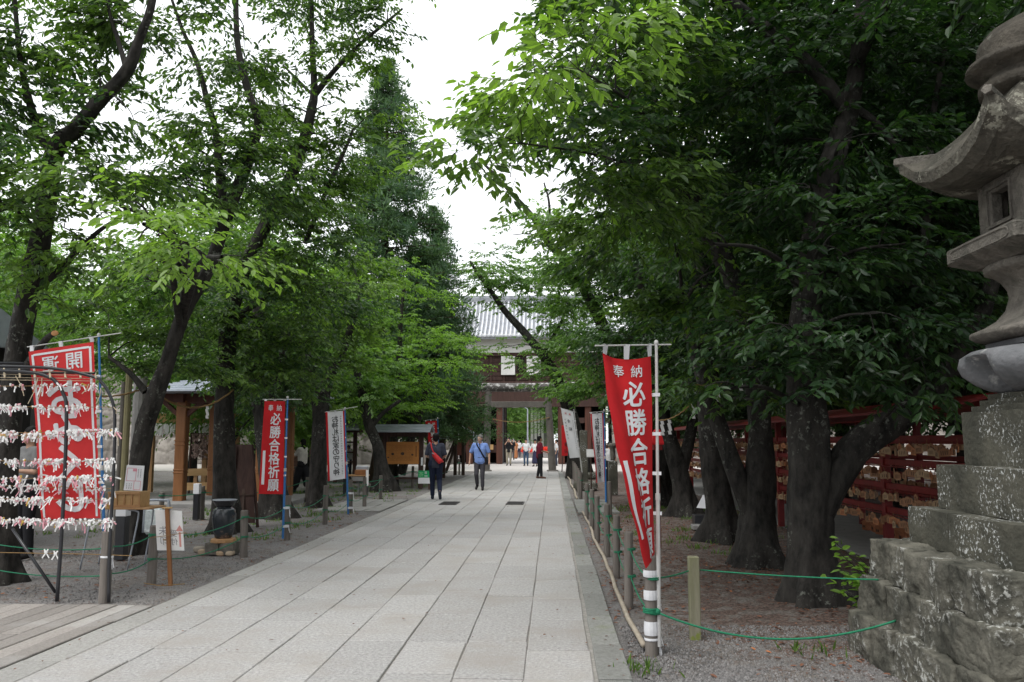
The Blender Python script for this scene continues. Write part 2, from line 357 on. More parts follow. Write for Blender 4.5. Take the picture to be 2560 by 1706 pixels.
slabs('pavement_right', [(.53, 1.0), (1.0, 1.45)], 18.4, 22.3, .75, M_kerb, gap=.02, top=.02, tone=(.8, 1.05), wob=.01)
M_plaza = mat('plaza_stone', (.52, .49, .46), (.44, .41, .39), .9, 3, .1, 30)
tag(MB().box((0, 63, -.03), (60, 40, .06)).build('plaza', M_plaza), kind='structure')
M_asph = mat('asphalt', (.16, .16, .165), (.12, .12, .125), .9, 9)
tag(MB().box((0, 98, -.04), (160, 30, .06)).build('road', M_asph), kind='structure')
tag(MB().box((5.35, 20, -.028), (2.3, 30, .05)).build('pavement_walkway', mat('walkway_concrete', (.27, .26, .25), (.2, .195, .19), .9, 5, .2)), kind='structure')
# ================================================================ TEXT
_tc = {}
def glyph(ch, bold=.0):
    k = (ch, bold)
    if k in _tc: return _tc[k]
    c = bpy.data.curves.new('glyph', 'FONT'); c.body = ch; c.size = 1; c.offset = bold; c.resolution_u = 3
    o = bpy.data.objects.new('glyph', c); col.objects.link(o); bpy.context.view_layer.update()
    dg = bpy.context.evaluated_depsgraph_get(); me = bpy.data.meshes.new_from_object(o.evaluated_get(dg))
    v = [(a.co.x, a.co.y) for a in me.vertices]; f = [tuple(p.vertices) for p in me.polygons]
    bpy.data.objects.remove(o); bpy.data.curves.remove(c); bpy.data.meshes.remove(me)
    if v:
        x0 = min(a[0] for a in v); x1 = max(a[0] for a in v); y0 = min(a[1] for a in v); y1 = max(a[1] for a in v)
        s = 1/max(x1-x0, y1-y0); v = [((a[0]-(x0+x1)/2)*s, (a[1]-(y0+y1)/2)*s) for a in v]
    _tc[k] = (v, f); return v, f
def place_text(items, mirror=False):
    """items: (char, cx, cy, size, bold, material_index[, squash]) in flat sheet coordinates -> flat verts, faces"""
    V = []; Fc = []; Mi = []
    for it in items:
        ch, cx, cy, sz, bold, mi = it[:6]; sq = it[6] if len(it) > 6 else 1
        lay = 0
        if ch == '#':       # plain rectangle: size is (w,h)
            v = [(-.5*sz[0], -.5*sz[1]), (.5*sz[0], -.5*sz[1]), (.5*sz[0], .5*sz[1]), (-.5*sz[0], .5*sz[1])]; f = [(0, 1, 2, 3)]; s1 = 1
        else: v, f = glyph(ch, 0); s1 = sz
        sh = [(0, 0)] if (ch == '#' or bold <= 0) else [(0, 0)]+[(bold*.75*s1*math.cos(q), bold*.75*s1*math.sin(q)) for q in (.3, 1.35, 2.4, 3.45, 4.5, 5.55)]
        for lay, (dx, dy) in enumerate(sh):
            k = len(V); V += [(cx+dx+a[0]*s1*sq*(1 if not (mirror and ch != '#') else -1), cy+dy+a[1]*s1, lay*.00025) for a in v]
            Fc += [tuple(k+i for i in q) for q in f]; Mi += [mi]*len(f)
    return V, Fc, Mi
def sheet_text(name, items, S, mats, parent, nu=10, nv=30, uv=None, mirror=False, both=True, off=.003, local=False):
    """map flat lettering (u 0..1, v 0..1 top-down scaled by uv=(W,H)) onto surface S(u,v)->(point,normal)"""
    W, Hh = uv; V, Fc, Mi = place_text(items, mirror)
    bm = bmesh.new(); vs = [bm.verts.new(a) for a in V]
    for f, m in zip(Fc, Mi):
        try: q = bm.faces.new([vs[i] for i in f]); q.material_index = m
        except Exception: pass
    for i in range(1, nu): bmesh.ops.bisect_plane(bm, geom=bm.verts[:]+bm.edges[:]+bm.faces[:], plane_co=(W*i/nu, 0, 0), plane_no=(1, 0, 0))
    for i in range(1, nv): bmesh.ops.bisect_plane(bm, geom=bm.verts[:]+bm.edges[:]+bm.faces[:], plane_co=(0, -Hh*i/nv, 0), plane_no=(0, 1, 0))
    bm.verts.index_update(); mb = MB()
    for sgn in ((1, -1) if both else (1,)):
        pts = []
        for v in bm.verts:
            p, n = S(min(max(v.co.x/W, 0), 1), min(max(-v.co.y/Hh, 0), 1)); pts.append(p+n*(off+v.co.z)*sgn)
        for mi in set(f.material_index for f in bm.faces):
            pass
        b = len(mb.v); mb.v += [tuple(p) for p in pts]
        for f in bm.faces: mb.f.append(tuple(b+v.index for v in f.verts)); mb.m.append(f.material_index)
    bm.free()
    o = ORG.get(parent, Vector()) if not local else Vector()
    me = bpy.data.meshes.new(name); me.from_pydata([(v[0]-o.x, v[1]-o.y, v[2]-o.z) for v in mb.v], [], mb.f)
    for m in mats: me.materials.append(m)
    me.polygons.foreach_set('material_index', mb.m)
    ob = bpy.data.objects.new(name, me); col.objects.link(ob); ob.parent = parent; ORG[ob] = o; return ob
def vtext(s, x, y0, y1, size, bold, mi, sq=1):
    n = len(s); return [(c, x, y0+(y1-y0)*(i+.5)/n, size, bold, mi, sq) for i, c in enumerate(s)]
# ================================================================ TREES
def cat(pts, k=5):
    """Catmull-Rom through rows of numbers"""
    p = np.array(pts, float); p = np.vstack([2*p[0]-p[1], p, 2*p[-1]-p[-2]]); out = []
    for i in range(1, len(p)-2):
        for j in range(k):
            t = j/k; a, b, c, d = p[i-1], p[i], p[i+1], p[i+2]
            out.append(.5*((2*b)+(c-a)*t+(2*a-5*b+4*c-d)*t*t+(3*b-a-3*c+d)*t**3))
    out.append(p[-2]); return np.array(out)
def nrm(a): return a/np.maximum(np.linalg.norm(a, axis=-1, keepdims=True), 1e-9)
LEAF = np.array([(0, 0, 0), (.28, .20, .05), (.66, .19, .03), (1, 0, -.10), (.66, -.19, .03), (.28, -.20, .05)])
LQ = np.array([(0, 3, 2, 1), (0, 5, 4, 3)])
NEED = np.array([(0, 0, 0), (.3, .05, 0), (1, 0, 0), (.3, -.05, 0)]); NQ = np.array([(0, 1, 2, 3)])
def leafcloud(pos, d, n, size, tone, tmpl=LEAF, tq=LQ):
    d = nrm(d); s = nrm(np.cross(n, d)); n = np.cross(d, s)
    V = pos[:, None, :]+size[:, None, None]*(tmpl[None, :, 0:1]*d[:, None, :]+tmpl[None, :, 1:2]*s[:, None, :]+tmpl[None, :, 2:3]*n[:, None, :])
    Q = tq[None]+(np.arange(len(pos))*len(tmpl))[:, None, None]
    return V.reshape(-1, 3), Q.reshape(-1, tq.shape[1]), np.repeat(tone, len(tmpl))
def tubes_np(A, B, ra, rb, n=3, seg=2, sag=0):
    """straight tapered twigs between rows of A and B"""
    d = nrm(B-A); u = nrm(np.cross(d, np.array([.3, .2, .93]))); v = np.cross(d, u); V = []
    for i in range(seg+1):
        t = i/seg; c = A+(B-A)*t; c = c+np.array([0, 0, 1.])*sag*4*t*(1-t); r = ra+(rb-ra)*t
        for k in range(n):
            a = 2*math.pi*k/n; V.append(c+(u*math.cos(a)+v*math.sin(a))*np.asarray(r).reshape(-1, 1))
    V = np.stack(V, 1); m = (seg+1)*n
    q = np.array([(i*n+k, i*n+(k+1) % n, (i+1)*n+(k+1) % n, (i+1)*n+k) for i in range(seg) for k in range(n)])
    Q = q[None]+(np.arange(len(A))*m)[:, None, None]
    return V.reshape(-1, 3), Q.reshape(-1, 4)
def sprays(org, dr, ln, m, L, tone, droop=.35, tilt=.45):
    """leafy twigs: m leaves alternate along every twig"""
    N = len(org); t = (np.arange(m)+.6)/m; t = np.broadcast_to(t, (N, m))+rng.uniform(-.3, .3, (N, m))/m
    dr = nrm(dr); up = np.array([0, 0, 1.]); sd = nrm(np.cross(dr, up)); ln = np.asarray(ln).reshape(-1, 1)
    pos = org[:, None]+dr[:, None]*(ln*t)[..., None]; pos[..., 2] -= droop*(ln*t**2)*.5
    pos += rng.normal(0, .012, pos.shape)
    sg = np.where(np.arange(m) % 2 == 0, 1., -1.)[None, :, None]
    an = rng.uniform(.5, 1.15, (N, m, 1))
    ld = dr[:, None]*np.cos(an)+sd[:, None]*sg*np.sin(an); ld[..., 2] -= rng.uniform(.05, .9, (N, m))
    nm = np.broadcast_to(up, (N, m, 3))+rng.normal(0, tilt, (N, m, 3))
    sz = L*rng.uniform(.5, 1.22, (N, m)); tn = np.clip(np.asarray(tone).reshape(-1, 1)+rng.normal(0, .16, (N, m)), 0, 1)
    out = leafcloud(pos.reshape(-1, 3), ld.reshape(-1, 3), nm.reshape(-1, 3), sz.ravel(), tn.ravel())
    e = org+dr*ln; e[:, 2] -= droop*ln[:, 0]*.5
    tv, tq = tubes_np(org, e, np.full(N, .004), np.full(N, .0015), 3, 2, .0)
    return out, (tv, tq)
def trunkmesh(limbs, name, parent, material=M_bark, extra=None, flare=True, rough=.06):
    V = []; Q = []; off = 0
    for li, (pts, rad) in enumerate(limbs):
        n = 30 if rad[0] > .12 else (12 if rad[0] > .05 else 6)
        m = len(pts); tt = nrm(np.gradient(pts, axis=0)); u = np.array([1., .2, .1]); ph = random.uniform(0, 9)
        for i in range(m):
            u = nrm(u-tt[i]*np.dot(u, tt[i])); v = np.cross(tt[i], u); r = rad[i]
            for k in range(n):
                a = 2*math.pi*k/n
                q = 1+(.05*mnoise.noise(Vector((math.cos(a)*7, math.sin(a)*7, i*.9+ph)))+.035*mnoise.noise(Vector((math.cos(a)*16, math.sin(a)*16, i*1.3+ph))) if n > 20 else 0)+rough*math.sin(3*a+ph+i*.35)+rough*.8*math.sin(5*a-i*.5+ph*2)+rough*.6*mnoise.noise(Vector((math.cos(a)*2, math.sin(a)*2, i*.7+ph)))*2
                if flare and li == 0 and i < 7: q *= 1+(.75+.65*math.sin(4*a+ph)+.45*math.sin(7*a+ph*3))*.55*math.exp(-i*.8)
                V.append(pts[i]+(u*math.cos(a)+v*math.sin(a))*r*q)
        Q += [(off+i*n+k, off+i*n+(k+1) % n, off+(i+1)*n+(k+1) % n, off+(i+1)*n+k) for i in range(m-1) for k in range(n)]
        Q2 = None; off += m*n
        c = len(V); V.append(pts[-1]); off += 1
        Q += [(c-n+k, c-n+(k+1) % n, c, c) for k in range(n)]
    V = np.array(V); Q = np.array(Q)
    tri = Q[Q[:, 2] == Q[:, 3]][:, :3]; Q = Q[Q[:, 2] != Q[:, 3]]
    if extra: Q = np.vstack([Q]+[q+len(V)+s for q, s in [(extra[1], 0)]]); V = np.vstack([V, extra[0]])
    return npmesh(name, V, [Q, tri] if len(tri) else [Q], material, parent, smooth=True)
def limb(pts, Y, sc=1.0, k=5):
    """pts rows (ox, oy, width[, Y]) in overview pixels at distance Y"""
    rows = []
    for p in pts:
        y = p[3] if len(p) > 3 else Y; q = O(p[0], p[1], y); rows.append((q.x, q.y, q.z, p[2]*1.088*y/F/2*sc))
    c = cat(rows, k); return c[:, :3], np.maximum(c[:, 3], .006)
ALLCROWN = []; LAIK = 2.25
def tree(name, label, Y, limbs, blobs, L=.10, m=14, lai=3.0, material=M_leafd, bark=M_bark, base=None, group=None, tone=.45, cat_='tree', droop=.35, pad=.36, flat=.3, twl=.5):
    """limbs: pixel polylines (first one the trunk), blobs: (ox, oy, Y, rx, ry[, rdepth_m, lai, tone])"""
    lm = [limb(l, Y) for l in limbs]
    b0 = Vector(lm[0][0][0]); b0.z = -.04
    t = thing(name, label, cat_, b0, group)
    P0 = lm[0][0]; P0[0, 2] = min(P0[0, 2], -.06)
    allp = np.vstack([l[0] for l in lm]); allr = np.concatenate([l[1] for l in lm])
    LV = []; LQQ = []; LT = []; TV = []; TQ = []; off = toff = 0
    def addt(v, q):
        nonlocal toff
        TV.append(v); TQ.append(q+toff); toff += len(v)
    for bl in blobs:
        ox, oy, y, rx, ry = bl[:5]; c = np.array(O(ox, oy, y)); k = 1.088*y/F
        rx *= k; rz = ry*k; rd = bl[5] if len(bl) > 5 and bl[5] else min(rx, 1.8); la = (bl[6] if len(bl) > 6 and bl[6] else lai)*LAIK; tn = bl[7] if len(bl) > 7 else tone
        N = max(3, int(la*math.pi*rx*rz/(m*.30*L*L)))
        K = max(2, int(N/19)); ii = rng.normal(size=(K, 3)); ii = nrm(ii)*rng.uniform(.0, 1, (K, 1))**.45
        sub = c+ii*np.array([rx, rd, rz]); sub = sub[sub[:, 2] > .5] if (sub[:, 2] > .5).any() else sub
        K = len(sub)
        # connect: nearest limb point -> blob centre -> sub centres
        dd = np.linalg.norm(allp-c, axis=1)+np.maximum(0, allp[:, 2]-c[2])*1.2; j = int(np.argmin(dd)); a = allp[j]
        mid = (a+c)/2+np.array([0, 0, .08*dd[j]]); cc = cat(np.vstack([a, mid, c]), 4); r0 = min(allr[j]*.6, .012+.012*np.linalg.norm(a-c))
        rr = np.linspace(r0, r0*.35, len(cc)); v, q = tubes_np(cc[:-1], cc[1:], rr[:-1], rr[1:], 5, 1); addt(v, q)
        src = cc[rng.integers(len(cc)//2, len(cc), K)]
        v, q = tubes_np(src, sub, np.full(K, r0*.35), np.full(K, .004), 4, 3, .05); addt(v, q)
        w_ = rng.integers(0, K, N); o_ = sub[w_]+rng.normal(0, 1, (N, 3))*np.array([pad, pad, pad*flat])*min(1, max(.35, rx))
        d = (o_-sub[w_])*np.array([1, 1, .4])+.35*nrm(sub[w_]-c)*np.array([1, 1, .3])+rng.normal(0, .16, (N, 3))*np.array([1, 1, .5])+.05*nrm(o_-a)
        st = np.clip(tn+rng.normal(0, .13, K), 0, 1)[w_]
        keep = o_[:, 2] > .35; o_, d, st = o_[keep], d[keep], st[keep]
        if not len(o_): continue
        (v, q, t_), (tv, tq) = sprays(o_, d, twl*rng.uniform(.6, 1.3, len(o_)), m, L, st, droop)
        LV.append(v); LQQ.append(q+off); LT.append(t_); off += len(v); addt(tv, tq)
    trunkmesh(lm, 'trunk', t, bark, (np.vstack(TV), np.vstack(TQ)) if TV else None)
    if LV:
        V = np.vstack(LV); ALLCROWN.append((name, len(V)//6))
        npmesh('crown', V, np.vstack(LQQ), material, t, attr=np.concatenate(LT))
    return t
def auto_tree(name, label, base, h, r, material, tone=.5, L=.16, group=None, m=12, lai=4.2, nb=14, low=.25, tr=.16, lean=(0, 0)):
    """free-standing tree by real dimensions"""
    t = thing(name, label, 'tree', base, group); b = np.array(base, float)
    top = b+np.array([lean[0], lean[1], h*.86]); midp = (b+top)/2+np.array([rng.normal(0, .15), rng.normal(0, .15), 0])
    tr_ = cat(np.vstack([b-[0, 0, .1], b+(midp-b)*.5, midp, (midp+top)/2, top]), 5); rr = np.linspace(tr, tr*.15, len(tr_)); lm = [(tr_, rr)]
    LV = []; LQQ = []; LT = []; TV = []; TQ = []; off = toff = 0
    for i in range(nb):
        z = low+(1-low)*(i+.5)/nb; pr = math.sin(math.pi*min(1, (z-low)/(1-low)*.86+.14))**.6
        a = i*2.4+rng.uniform(-.4, .4); rad = r*pr*rng.uniform(.35, .75)
        j = int(np.clip((z*.95-.12)*len(tr_), 2, len(tr_)-1)); c = b+np.array([math.cos(a)*rad, math.sin(a)*rad, z*h])+np.array([lean[0], lean[1], 0])*z
        s = tr_[j]; cc = cat(np.vstack([s, (s+c)/2+[0, 0, .15], c]), 4); r0 = rr[j]*.5; rl = np.linspace(r0, .012, len(cc))
        v, q = tubes_np(cc[:-1], cc[1:], rl[:-1], rl[1:], 5, 1); TV.append(v); TQ.append(q+toff); toff += len(v)
        br = r*.42*rng.uniform(.8, 1.2); N = int(lai*math.pi*br*br*.8/(m*.30*L*L)); K = max(3, N//14)
        ii = nrm(rng.normal(size=(K, 3)))*rng.uniform(0, 1, (K, 1))**.45*np.array([br, br, br*.75]); sub = c+ii
        w_ = rng.integers(0, K, N); o_ = sub[w_]+rng.normal(0, 1, (N, 3))*np.array([.4, .4, .14])*L/.12
        d = (o_-sub[w_])*[1, 1, .4]+.3*nrm(sub[w_]-b-[0, 0, z*h])+rng.normal(0, .2, (N, 3))
        v, q = tubes_np(np.repeat(c[None], K, 0), sub, np.full(K, .012), np.full(K, .004), 3, 2, .05); TV.append(v); TQ.append(q+toff); toff += len(v)
        st = np.clip(tone+rng.normal(0, .13, K), 0, 1)[w_]
        (v, q, t_), _ = sprays(o_, d, .5*L/.12*rng.uniform(.6, 1.3, N), m, L, st)
        LV.append(v); LQQ.append(q+off); LT.append(t_); off += len(v)
    trunkmesh(lm, 'trunk', t, M_bark, (np.vstack(TV), np.vstack(TQ)))
    V = np.vstack(LV); ALLCROWN.append((name, len(V)//6)); npmesh('crown', V, np.vstack(LQQ), material, t, attr=np.concatenate(LT)); return t
# ---- left side, near to far
tree('cherry_tree', 'thick dark cherry tree at the far left edge behind the fortune paper rack', 9.2,
     [[(2, 1345, 66), (8, 1200, 56), (20, 1000, 54), (38, 820, 52), (60, 700, 50), (92, 560, 46), (110, 450, 44), (128, 340, 42, 9.0), (170, 300, 38, 8.8), (230, 232, 32, 8.6), (290, 165, 30, 8.4), (320, 90, 22, 8.3), (350, 0, 17, 8.2), (360, -150, 12, 8.2)],
      [(128, 350, 36), (90, 300, 24), (60, 200, 16), (42, 100, 13), (30, -60, 8)],
      [(75, 660, 22), (120, 635, 17), (175, 580, 14), (230, 530, 10), (290, 490, 6)],
      [(292, 165, 15, 8.4), (270, 90, 11, 8.5), (250, 20, 8, 8.5), (240, -80, 6, 8.5)],
      [(110, 440, 24), (0, 480, 16), (-100, 520, 10)],
      [(55, 850, 20), (90, 800, 17, 9.0), (112, 775, 16, 8.85), (126, 766, 15, 8.75)]],
     [(60, 60, 9, 100, 90), (60, 170, 9.2, 110, 60), (30, 270, 9, 120, 60), (110, 310, 8.6, 110, 45), (90, 390, 8.4, 140, 50), (210, 400, 8.2, 120, 50), (300, 380, 8.4, 80, 40),
      (30, 480, 9, 120, 55), (140, 520, 9, 80, 40), (60, 540, 8.8, 110, 30), (250, 30, 8.6, 70, 60), (300, 70, 8.8, 60, 60), (350, 60, 9.2, 40, 70), (200, 20, 9, 60, 50), (230, 170, 8.8, 60, 50), (290, 250, 8.4, 60, 40), (120, 600, 9, 80, 35),
      (170, 580, 9.2, 70, 30), (-80, 200, 9, 120, 200), (-60, 450, 8, 100, 120), (60, -120, 9, 220, 120), (330, -120, 8.6, 150, 100), (130, 690, 9.2, 60, 22, .6)], L=.105, lai=2.3, tone=.32)
tree('cherry_tree', 'leaning cherry tree with the long crooked trunk behind the white arrow sign', 11.6,
     [[(305, 1272, 52), (312, 1150, 46), (330, 1000, 42), (352, 920, 42), (385, 830, 34), (420, 730, 32), (455, 660, 30), (485, 605, 28), (520, 500, 30), (555, 410, 28), (582, 330, 26), (592, 280, 18), (565, 190, 17), (545, 90, 14), (542, -40, 12), (545, -140, 9)],
      [(520, 500, 24), (505, 400, 20), (495, 300, 16), (478, 240, 15), (455, 150, 12), (420, 70, 9), (395, 0, 7)],
      [(335, 900, 18), (300, 860, 12), (250, 820, 8)],
      [(485, 600, 10), (430, 560, 8), (360, 540, 6)]],
     [(330, 515, 7.4, 110, 36, .6, 2.6, .98), (430, 560, 7.4, 110, 38, .6, 2.6, .98), (510, 590, 7.8, 70, 28, .5, 2.4, .95), (280, 475, 7.6, 70, 24, .5, 2.2, .95), (350, 590, 7.6, 60, 20, .5, 2, .9),
      (450, 20, 11.6, 60, 60, 1, 1.6), (450, 130, 11.6, 70, 60, 1, 1.6), (560, 60, 12, 70, 70, 1.2, 2), (590, 170, 12, 80, 70, 1.2, 2), (480, 260, 11.6, 70, 50), (590, 290, 12, 90, 50), (420, 330, 11, 90, 40), (500, 370, 11, 110, 45),
      (400, 420, 11, 120, 45), (560, 430, 11.5, 100, 50), (640, 380, 12, 70, 40), (330, 640, 12, 110, 50), (440, 690, 12.4, 110, 45), (250, 720, 12, 90, 40), (330, 780, 12.4, 80, 45), (400, 850, 12.4, 60, 40), (290, 850, 12, 60, 40), (545, -130, 11.6, 200, 90)], L=.105, lai=2.6, tone=.32)
tree('cherry_tree', 'straight dark cherry tree standing between the gazebo and the black jar', 14.3,
     [[(517, 1225, 62), (516, 1100, 52), (516, 950, 44), (520, 820, 40), (530, 720, 36), (560, 620, 32), (600, 540, 30), (640, 460, 30), (675, 390, 28), (700, 320, 26), (716, 250, 22), (722, 210, 18), (718, 120, 13), (716, 0, 10), (716, -100, 7)],
      [(720, 222, 16), (770, 160, 12), (830, 100, 9), (890, 50, 7), (925, 20, 5)],
      [(700, 560, 12), (745, 450, 11), (790, 350, 9), (810, 300, 6)],
      [(715, 215, 8), (680, 180, 7), (650, 150, 5)],
      [(516, 800, 20), (560, 720, 18), (600, 690, 14), (650, 640, 8)]],
     [(700, 60, 14, 90, 60, 1.2, 1.8), (800, 50, 14, 70, 40, 1, 1.8), (890, 25, 14, 60, 34, 1, 2.4), (840, 90, 14, 60, 30, 1, 2.2), (800, 380, 14.5, 60, 60, 1, 2.2), (740, 440, 14.5, 60, 60, 1, 2.2), (680, 150, 14, 60, 45, 1, 1.8), (770, 160, 14, 70, 40, 1, 1.6), (640, 240, 14, 60, 45), (760, 240, 14, 50, 35, 1, 1.6), (640, 330, 14, 70, 45),
      (770, 330, 15, 90, 50, 1.2, 1.9, .55), (880, 250, 14.6, 60, 28, .8, 1.6, .65), (700, 420, 14.5, 90, 50), (620, 470, 14, 90, 50), (740, 520, 14.5, 80, 60, 1.2, 2.2), (640, 580, 14.5, 110, 55), (560, 640, 14.5, 110, 50), (700, 660, 15, 120, 55),
      (620, 740, 14.6, 120, 50), (520, 780, 14, 100, 40), (700, 790, 15, 90, 45), (590, 850, 14.6, 90, 40), (680, 860, 15.5, 70, 35), (520, 880, 14, 60, 30, .8, 2), (700, -100, 14, 220, 90), (470, 740, 14, 60, 40)], L=.105, lai=2.7, tone=.32)
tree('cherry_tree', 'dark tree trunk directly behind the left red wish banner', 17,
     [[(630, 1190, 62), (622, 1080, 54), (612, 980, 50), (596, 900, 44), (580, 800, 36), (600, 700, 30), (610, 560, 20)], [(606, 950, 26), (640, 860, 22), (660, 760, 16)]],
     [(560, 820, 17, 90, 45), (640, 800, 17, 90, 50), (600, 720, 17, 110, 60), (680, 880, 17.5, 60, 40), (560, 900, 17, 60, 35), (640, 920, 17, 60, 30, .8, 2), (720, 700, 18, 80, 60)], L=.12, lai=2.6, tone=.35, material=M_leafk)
tree('cherry_tree', 'dark forked tree beside the left white banner, woman behind it', 19.8,
     [[(730, 1166, 42), (732, 1080, 38), (736, 980, 36), (745, 900, 30), (765, 850, 22), (790, 800, 18), (810, 740, 14), (830, 660, 9)], [(733, 960, 30), (720, 880, 20), (705, 800, 14)]],
     [(770, 860, 19.8, 60, 40), (700, 850, 19.8, 70, 40), (760, 780, 19.8, 80, 50), (820, 720, 20, 70, 50), (740, 920, 20, 50, 22), (860, 640, 20, 50, 40, 1, 1.8), (700, 740, 19.8, 80, 50), (800, 600, 20, 60, 60, 1, 2)], L=.125, lai=2.6, tone=.4)
tree('cherry_tree', 'crooked tree with a cut limb between the notice board and the small shelter', 26,
     [[(880, 1115, 42), (874, 1060, 30), (866, 1020, 24), (850, 980, 24), (838, 930, 22), (826, 880, 18), (815, 830, 12)], [(850, 985, 14), (880, 950, 10), (920, 920, 8)]],
     [(820, 850, 26, 60, 35), (880, 830, 26, 60, 35), (850, 900, 26, 50, 25), (790, 880, 26, 50, 30)], L=.14, lai=2.4, tone=.55, material=M_leafm)
t1 = [o for o in bpy.data.objects if o.name == 'cherry_tree'][0]; c = O(126, 766, 8.72); MB().ball(c, (.042, .012, .030), 16, 8).build('cut_end', mat('sawn_wood', (.62, .33, .15), (.52, .26, .11), .8, 14), t1, smooth=True)
# bright maple in front of the cedar
tree('maple_tree', 'bright yellow green young maple in front of the tall cedar', 29,
     [[(900, 1090, 20), (905, 1000, 17), (912, 900, 14), (918, 800, 11), (922, 720, 9), (930, 650, 6)], [(920, 1090, 22), (945, 1010, 17), (965, 950, 14), (985, 880, 14), (990, 860, 12)], [(915, 860, 8), (970, 800, 5)], [(912, 900, 8), (860, 850, 5)]],
     [(925, 620, 29, 55, 18, .8, 1.5), (950, 660, 29, 75, 18, .8, 1.7), (880, 690, 29, 60, 16, .8, 1.7), (985, 690, 29, 45, 12, .8, 1.4), (900, 740, 29, 85, 20, 1, 2), (960, 770, 29, 90, 20, 1, 2), (870, 800, 29, 80, 20, 1, 2), (1010, 800, 28, 70, 20, 1, 2.2),
      (920, 840, 29, 110, 22, 1, 2.2), (1030, 840, 27, 60, 18, .8, 2.2), (860, 870, 28, 70, 22, 1, 2.2), (950, 880, 28, 100, 22, 1, 2.2), (900, 920, 28, 100, 25, 1, 2.4), (930, 950, 28, 60, 16, 1, 2.0), (850, 940, 28, 50, 22)],
     L=.12, lai=2.0, tone=.65, material=M_leafb, flat=.16, pad=.5)
# leaning trees on the right of the gate
tree('cherry_tree', 'leaning tree whose bare limb crosses the white sky above the gate', 20.5,
     [[(1500, 1150, 50), (1490, 1050, 44), (1470, 950, 40), (1440, 860, 34), (1390, 760, 28), (1340, 660, 24), (1300, 600, 20), (1262, 560, 17), (1225, 500, 13), (1180, 450, 10), (1140, 405, 8), (1105, 370, 5)],
      [(1262, 560, 8), (1262, 470, 6), (1250, 420, 4)], [(1340, 660, 14), (1400, 560, 11), (1440, 450, 8)]],
     [(1260, 470, 20, 60, 40, 1, 1.4), (1180, 540, 20, 60, 22, .8, 1.4), (1240, 560, 20, 50, 25, .8, 1.6), (1310, 520, 20, 60, 60), (1330, 620, 20, 80, 45), (1400, 560, 20, 80, 60), (1420, 680, 20, 90, 60), (1350, 700, 20, 60, 40), (1500, 620, 20, 90, 80), (1480, 760, 20, 90, 50), (1390, 780, 19.5, 70, 40),
      (1430, 860, 19, 80, 40), (1340, 850, 19.5, 60, 30), (1380, 900, 19, 60, 28), (1530, 860, 19, 70, 50), (1500, 480, 20, 80, 70), (1280, 620, 20, 60, 25, .8, 1.6)], L=.12, lai=2.6, tone=.5, material=M_leafm)
tree('cherry_tree', 'leaning dark limbed tree in front of the gate roof', 36,
     [[(1330, 1065, 40), (1320, 1000, 36), (1300, 920, 30), (1276, 860, 24), (1245, 815, 20), (1205, 765, 18), (1160, 715, 14), (1125, 665, 10), (1095, 625, 8), (1080, 600, 5)], [(1245, 815, 9), (1290, 740, 7), (1310, 690, 5)]],
     [(1120, 600, 36, 65, 24, 1.2, 3.6, .6), (1180, 640, 36, 80, 30, 1.2, 3.6, .6), (1110, 650, 36, 40, 14, 1, 3, .6), (1165, 690, 36, 40, 10, 1, 2.4, .6), (1240, 620, 36, 70, 35, 1, 2.4), (1260, 680, 36, 60, 30, 1, 1.9), (1200, 710, 36, 50, 14, 1, 1.5), (1250, 740, 36, 60, 18, 1, 1.8), (1290, 790, 36, 50, 22, 1, 2), (1210, 790, 36, 50, 12, 1, 1.4),
      (1160, 800, 36, 40, 8, .8, 1.2), (1290, 850, 35, 50, 25, 1, 2.4), (1230, 840, 36, 45, 14, 1, 1.6), (1310, 900, 34, 50, 22, 1, 2.6), (1270, 800, 35, 45, 20, 1, 2.0), (1300, 760, 35, 40, 30, 1, 2.2), (1285, 720, 35, 30, 16, 1, 1.8), (1260, 880, 35, 45, 12, 1, 1.8), (1330, 720, 36, 60, 60), (1100, 640, 36, 30, 10, .8, 1.2)], L=.16, m=12, lai=2.4, tone=.55, material=M_leafm, pad=.55, flat=.2)
# right side, far to near
tree('cherry_tree', 'dark trunk farthest along the right tree row by the white banners', 22,
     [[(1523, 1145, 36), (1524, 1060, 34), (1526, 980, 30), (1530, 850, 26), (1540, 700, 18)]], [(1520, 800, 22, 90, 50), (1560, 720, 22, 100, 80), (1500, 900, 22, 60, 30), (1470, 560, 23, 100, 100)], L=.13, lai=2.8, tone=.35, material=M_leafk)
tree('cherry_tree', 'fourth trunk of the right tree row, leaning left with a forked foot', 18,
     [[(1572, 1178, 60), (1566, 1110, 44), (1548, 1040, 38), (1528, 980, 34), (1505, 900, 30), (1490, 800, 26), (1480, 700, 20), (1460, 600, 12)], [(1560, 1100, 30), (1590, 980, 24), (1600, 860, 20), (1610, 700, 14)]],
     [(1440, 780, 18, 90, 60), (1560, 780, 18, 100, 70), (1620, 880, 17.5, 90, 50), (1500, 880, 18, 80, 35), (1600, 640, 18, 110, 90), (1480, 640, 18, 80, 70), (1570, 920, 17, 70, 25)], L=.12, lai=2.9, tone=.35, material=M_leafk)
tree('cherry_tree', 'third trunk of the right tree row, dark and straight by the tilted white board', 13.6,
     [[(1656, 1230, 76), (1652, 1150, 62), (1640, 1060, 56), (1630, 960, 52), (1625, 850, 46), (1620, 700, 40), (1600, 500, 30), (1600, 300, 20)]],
     [(1560, 600, 13.6, 90, 60), (1680, 700, 13.6, 110, 80), (1600, 800, 13.6, 110, 60), (1700, 560, 14, 100, 100), (1720, 860, 13.4, 90, 40), (1640, 420, 14, 120, 90), (1600, 250, 14, 120, 90)], L=.115, lai=3.0, tone=.3, material=M_leafk)
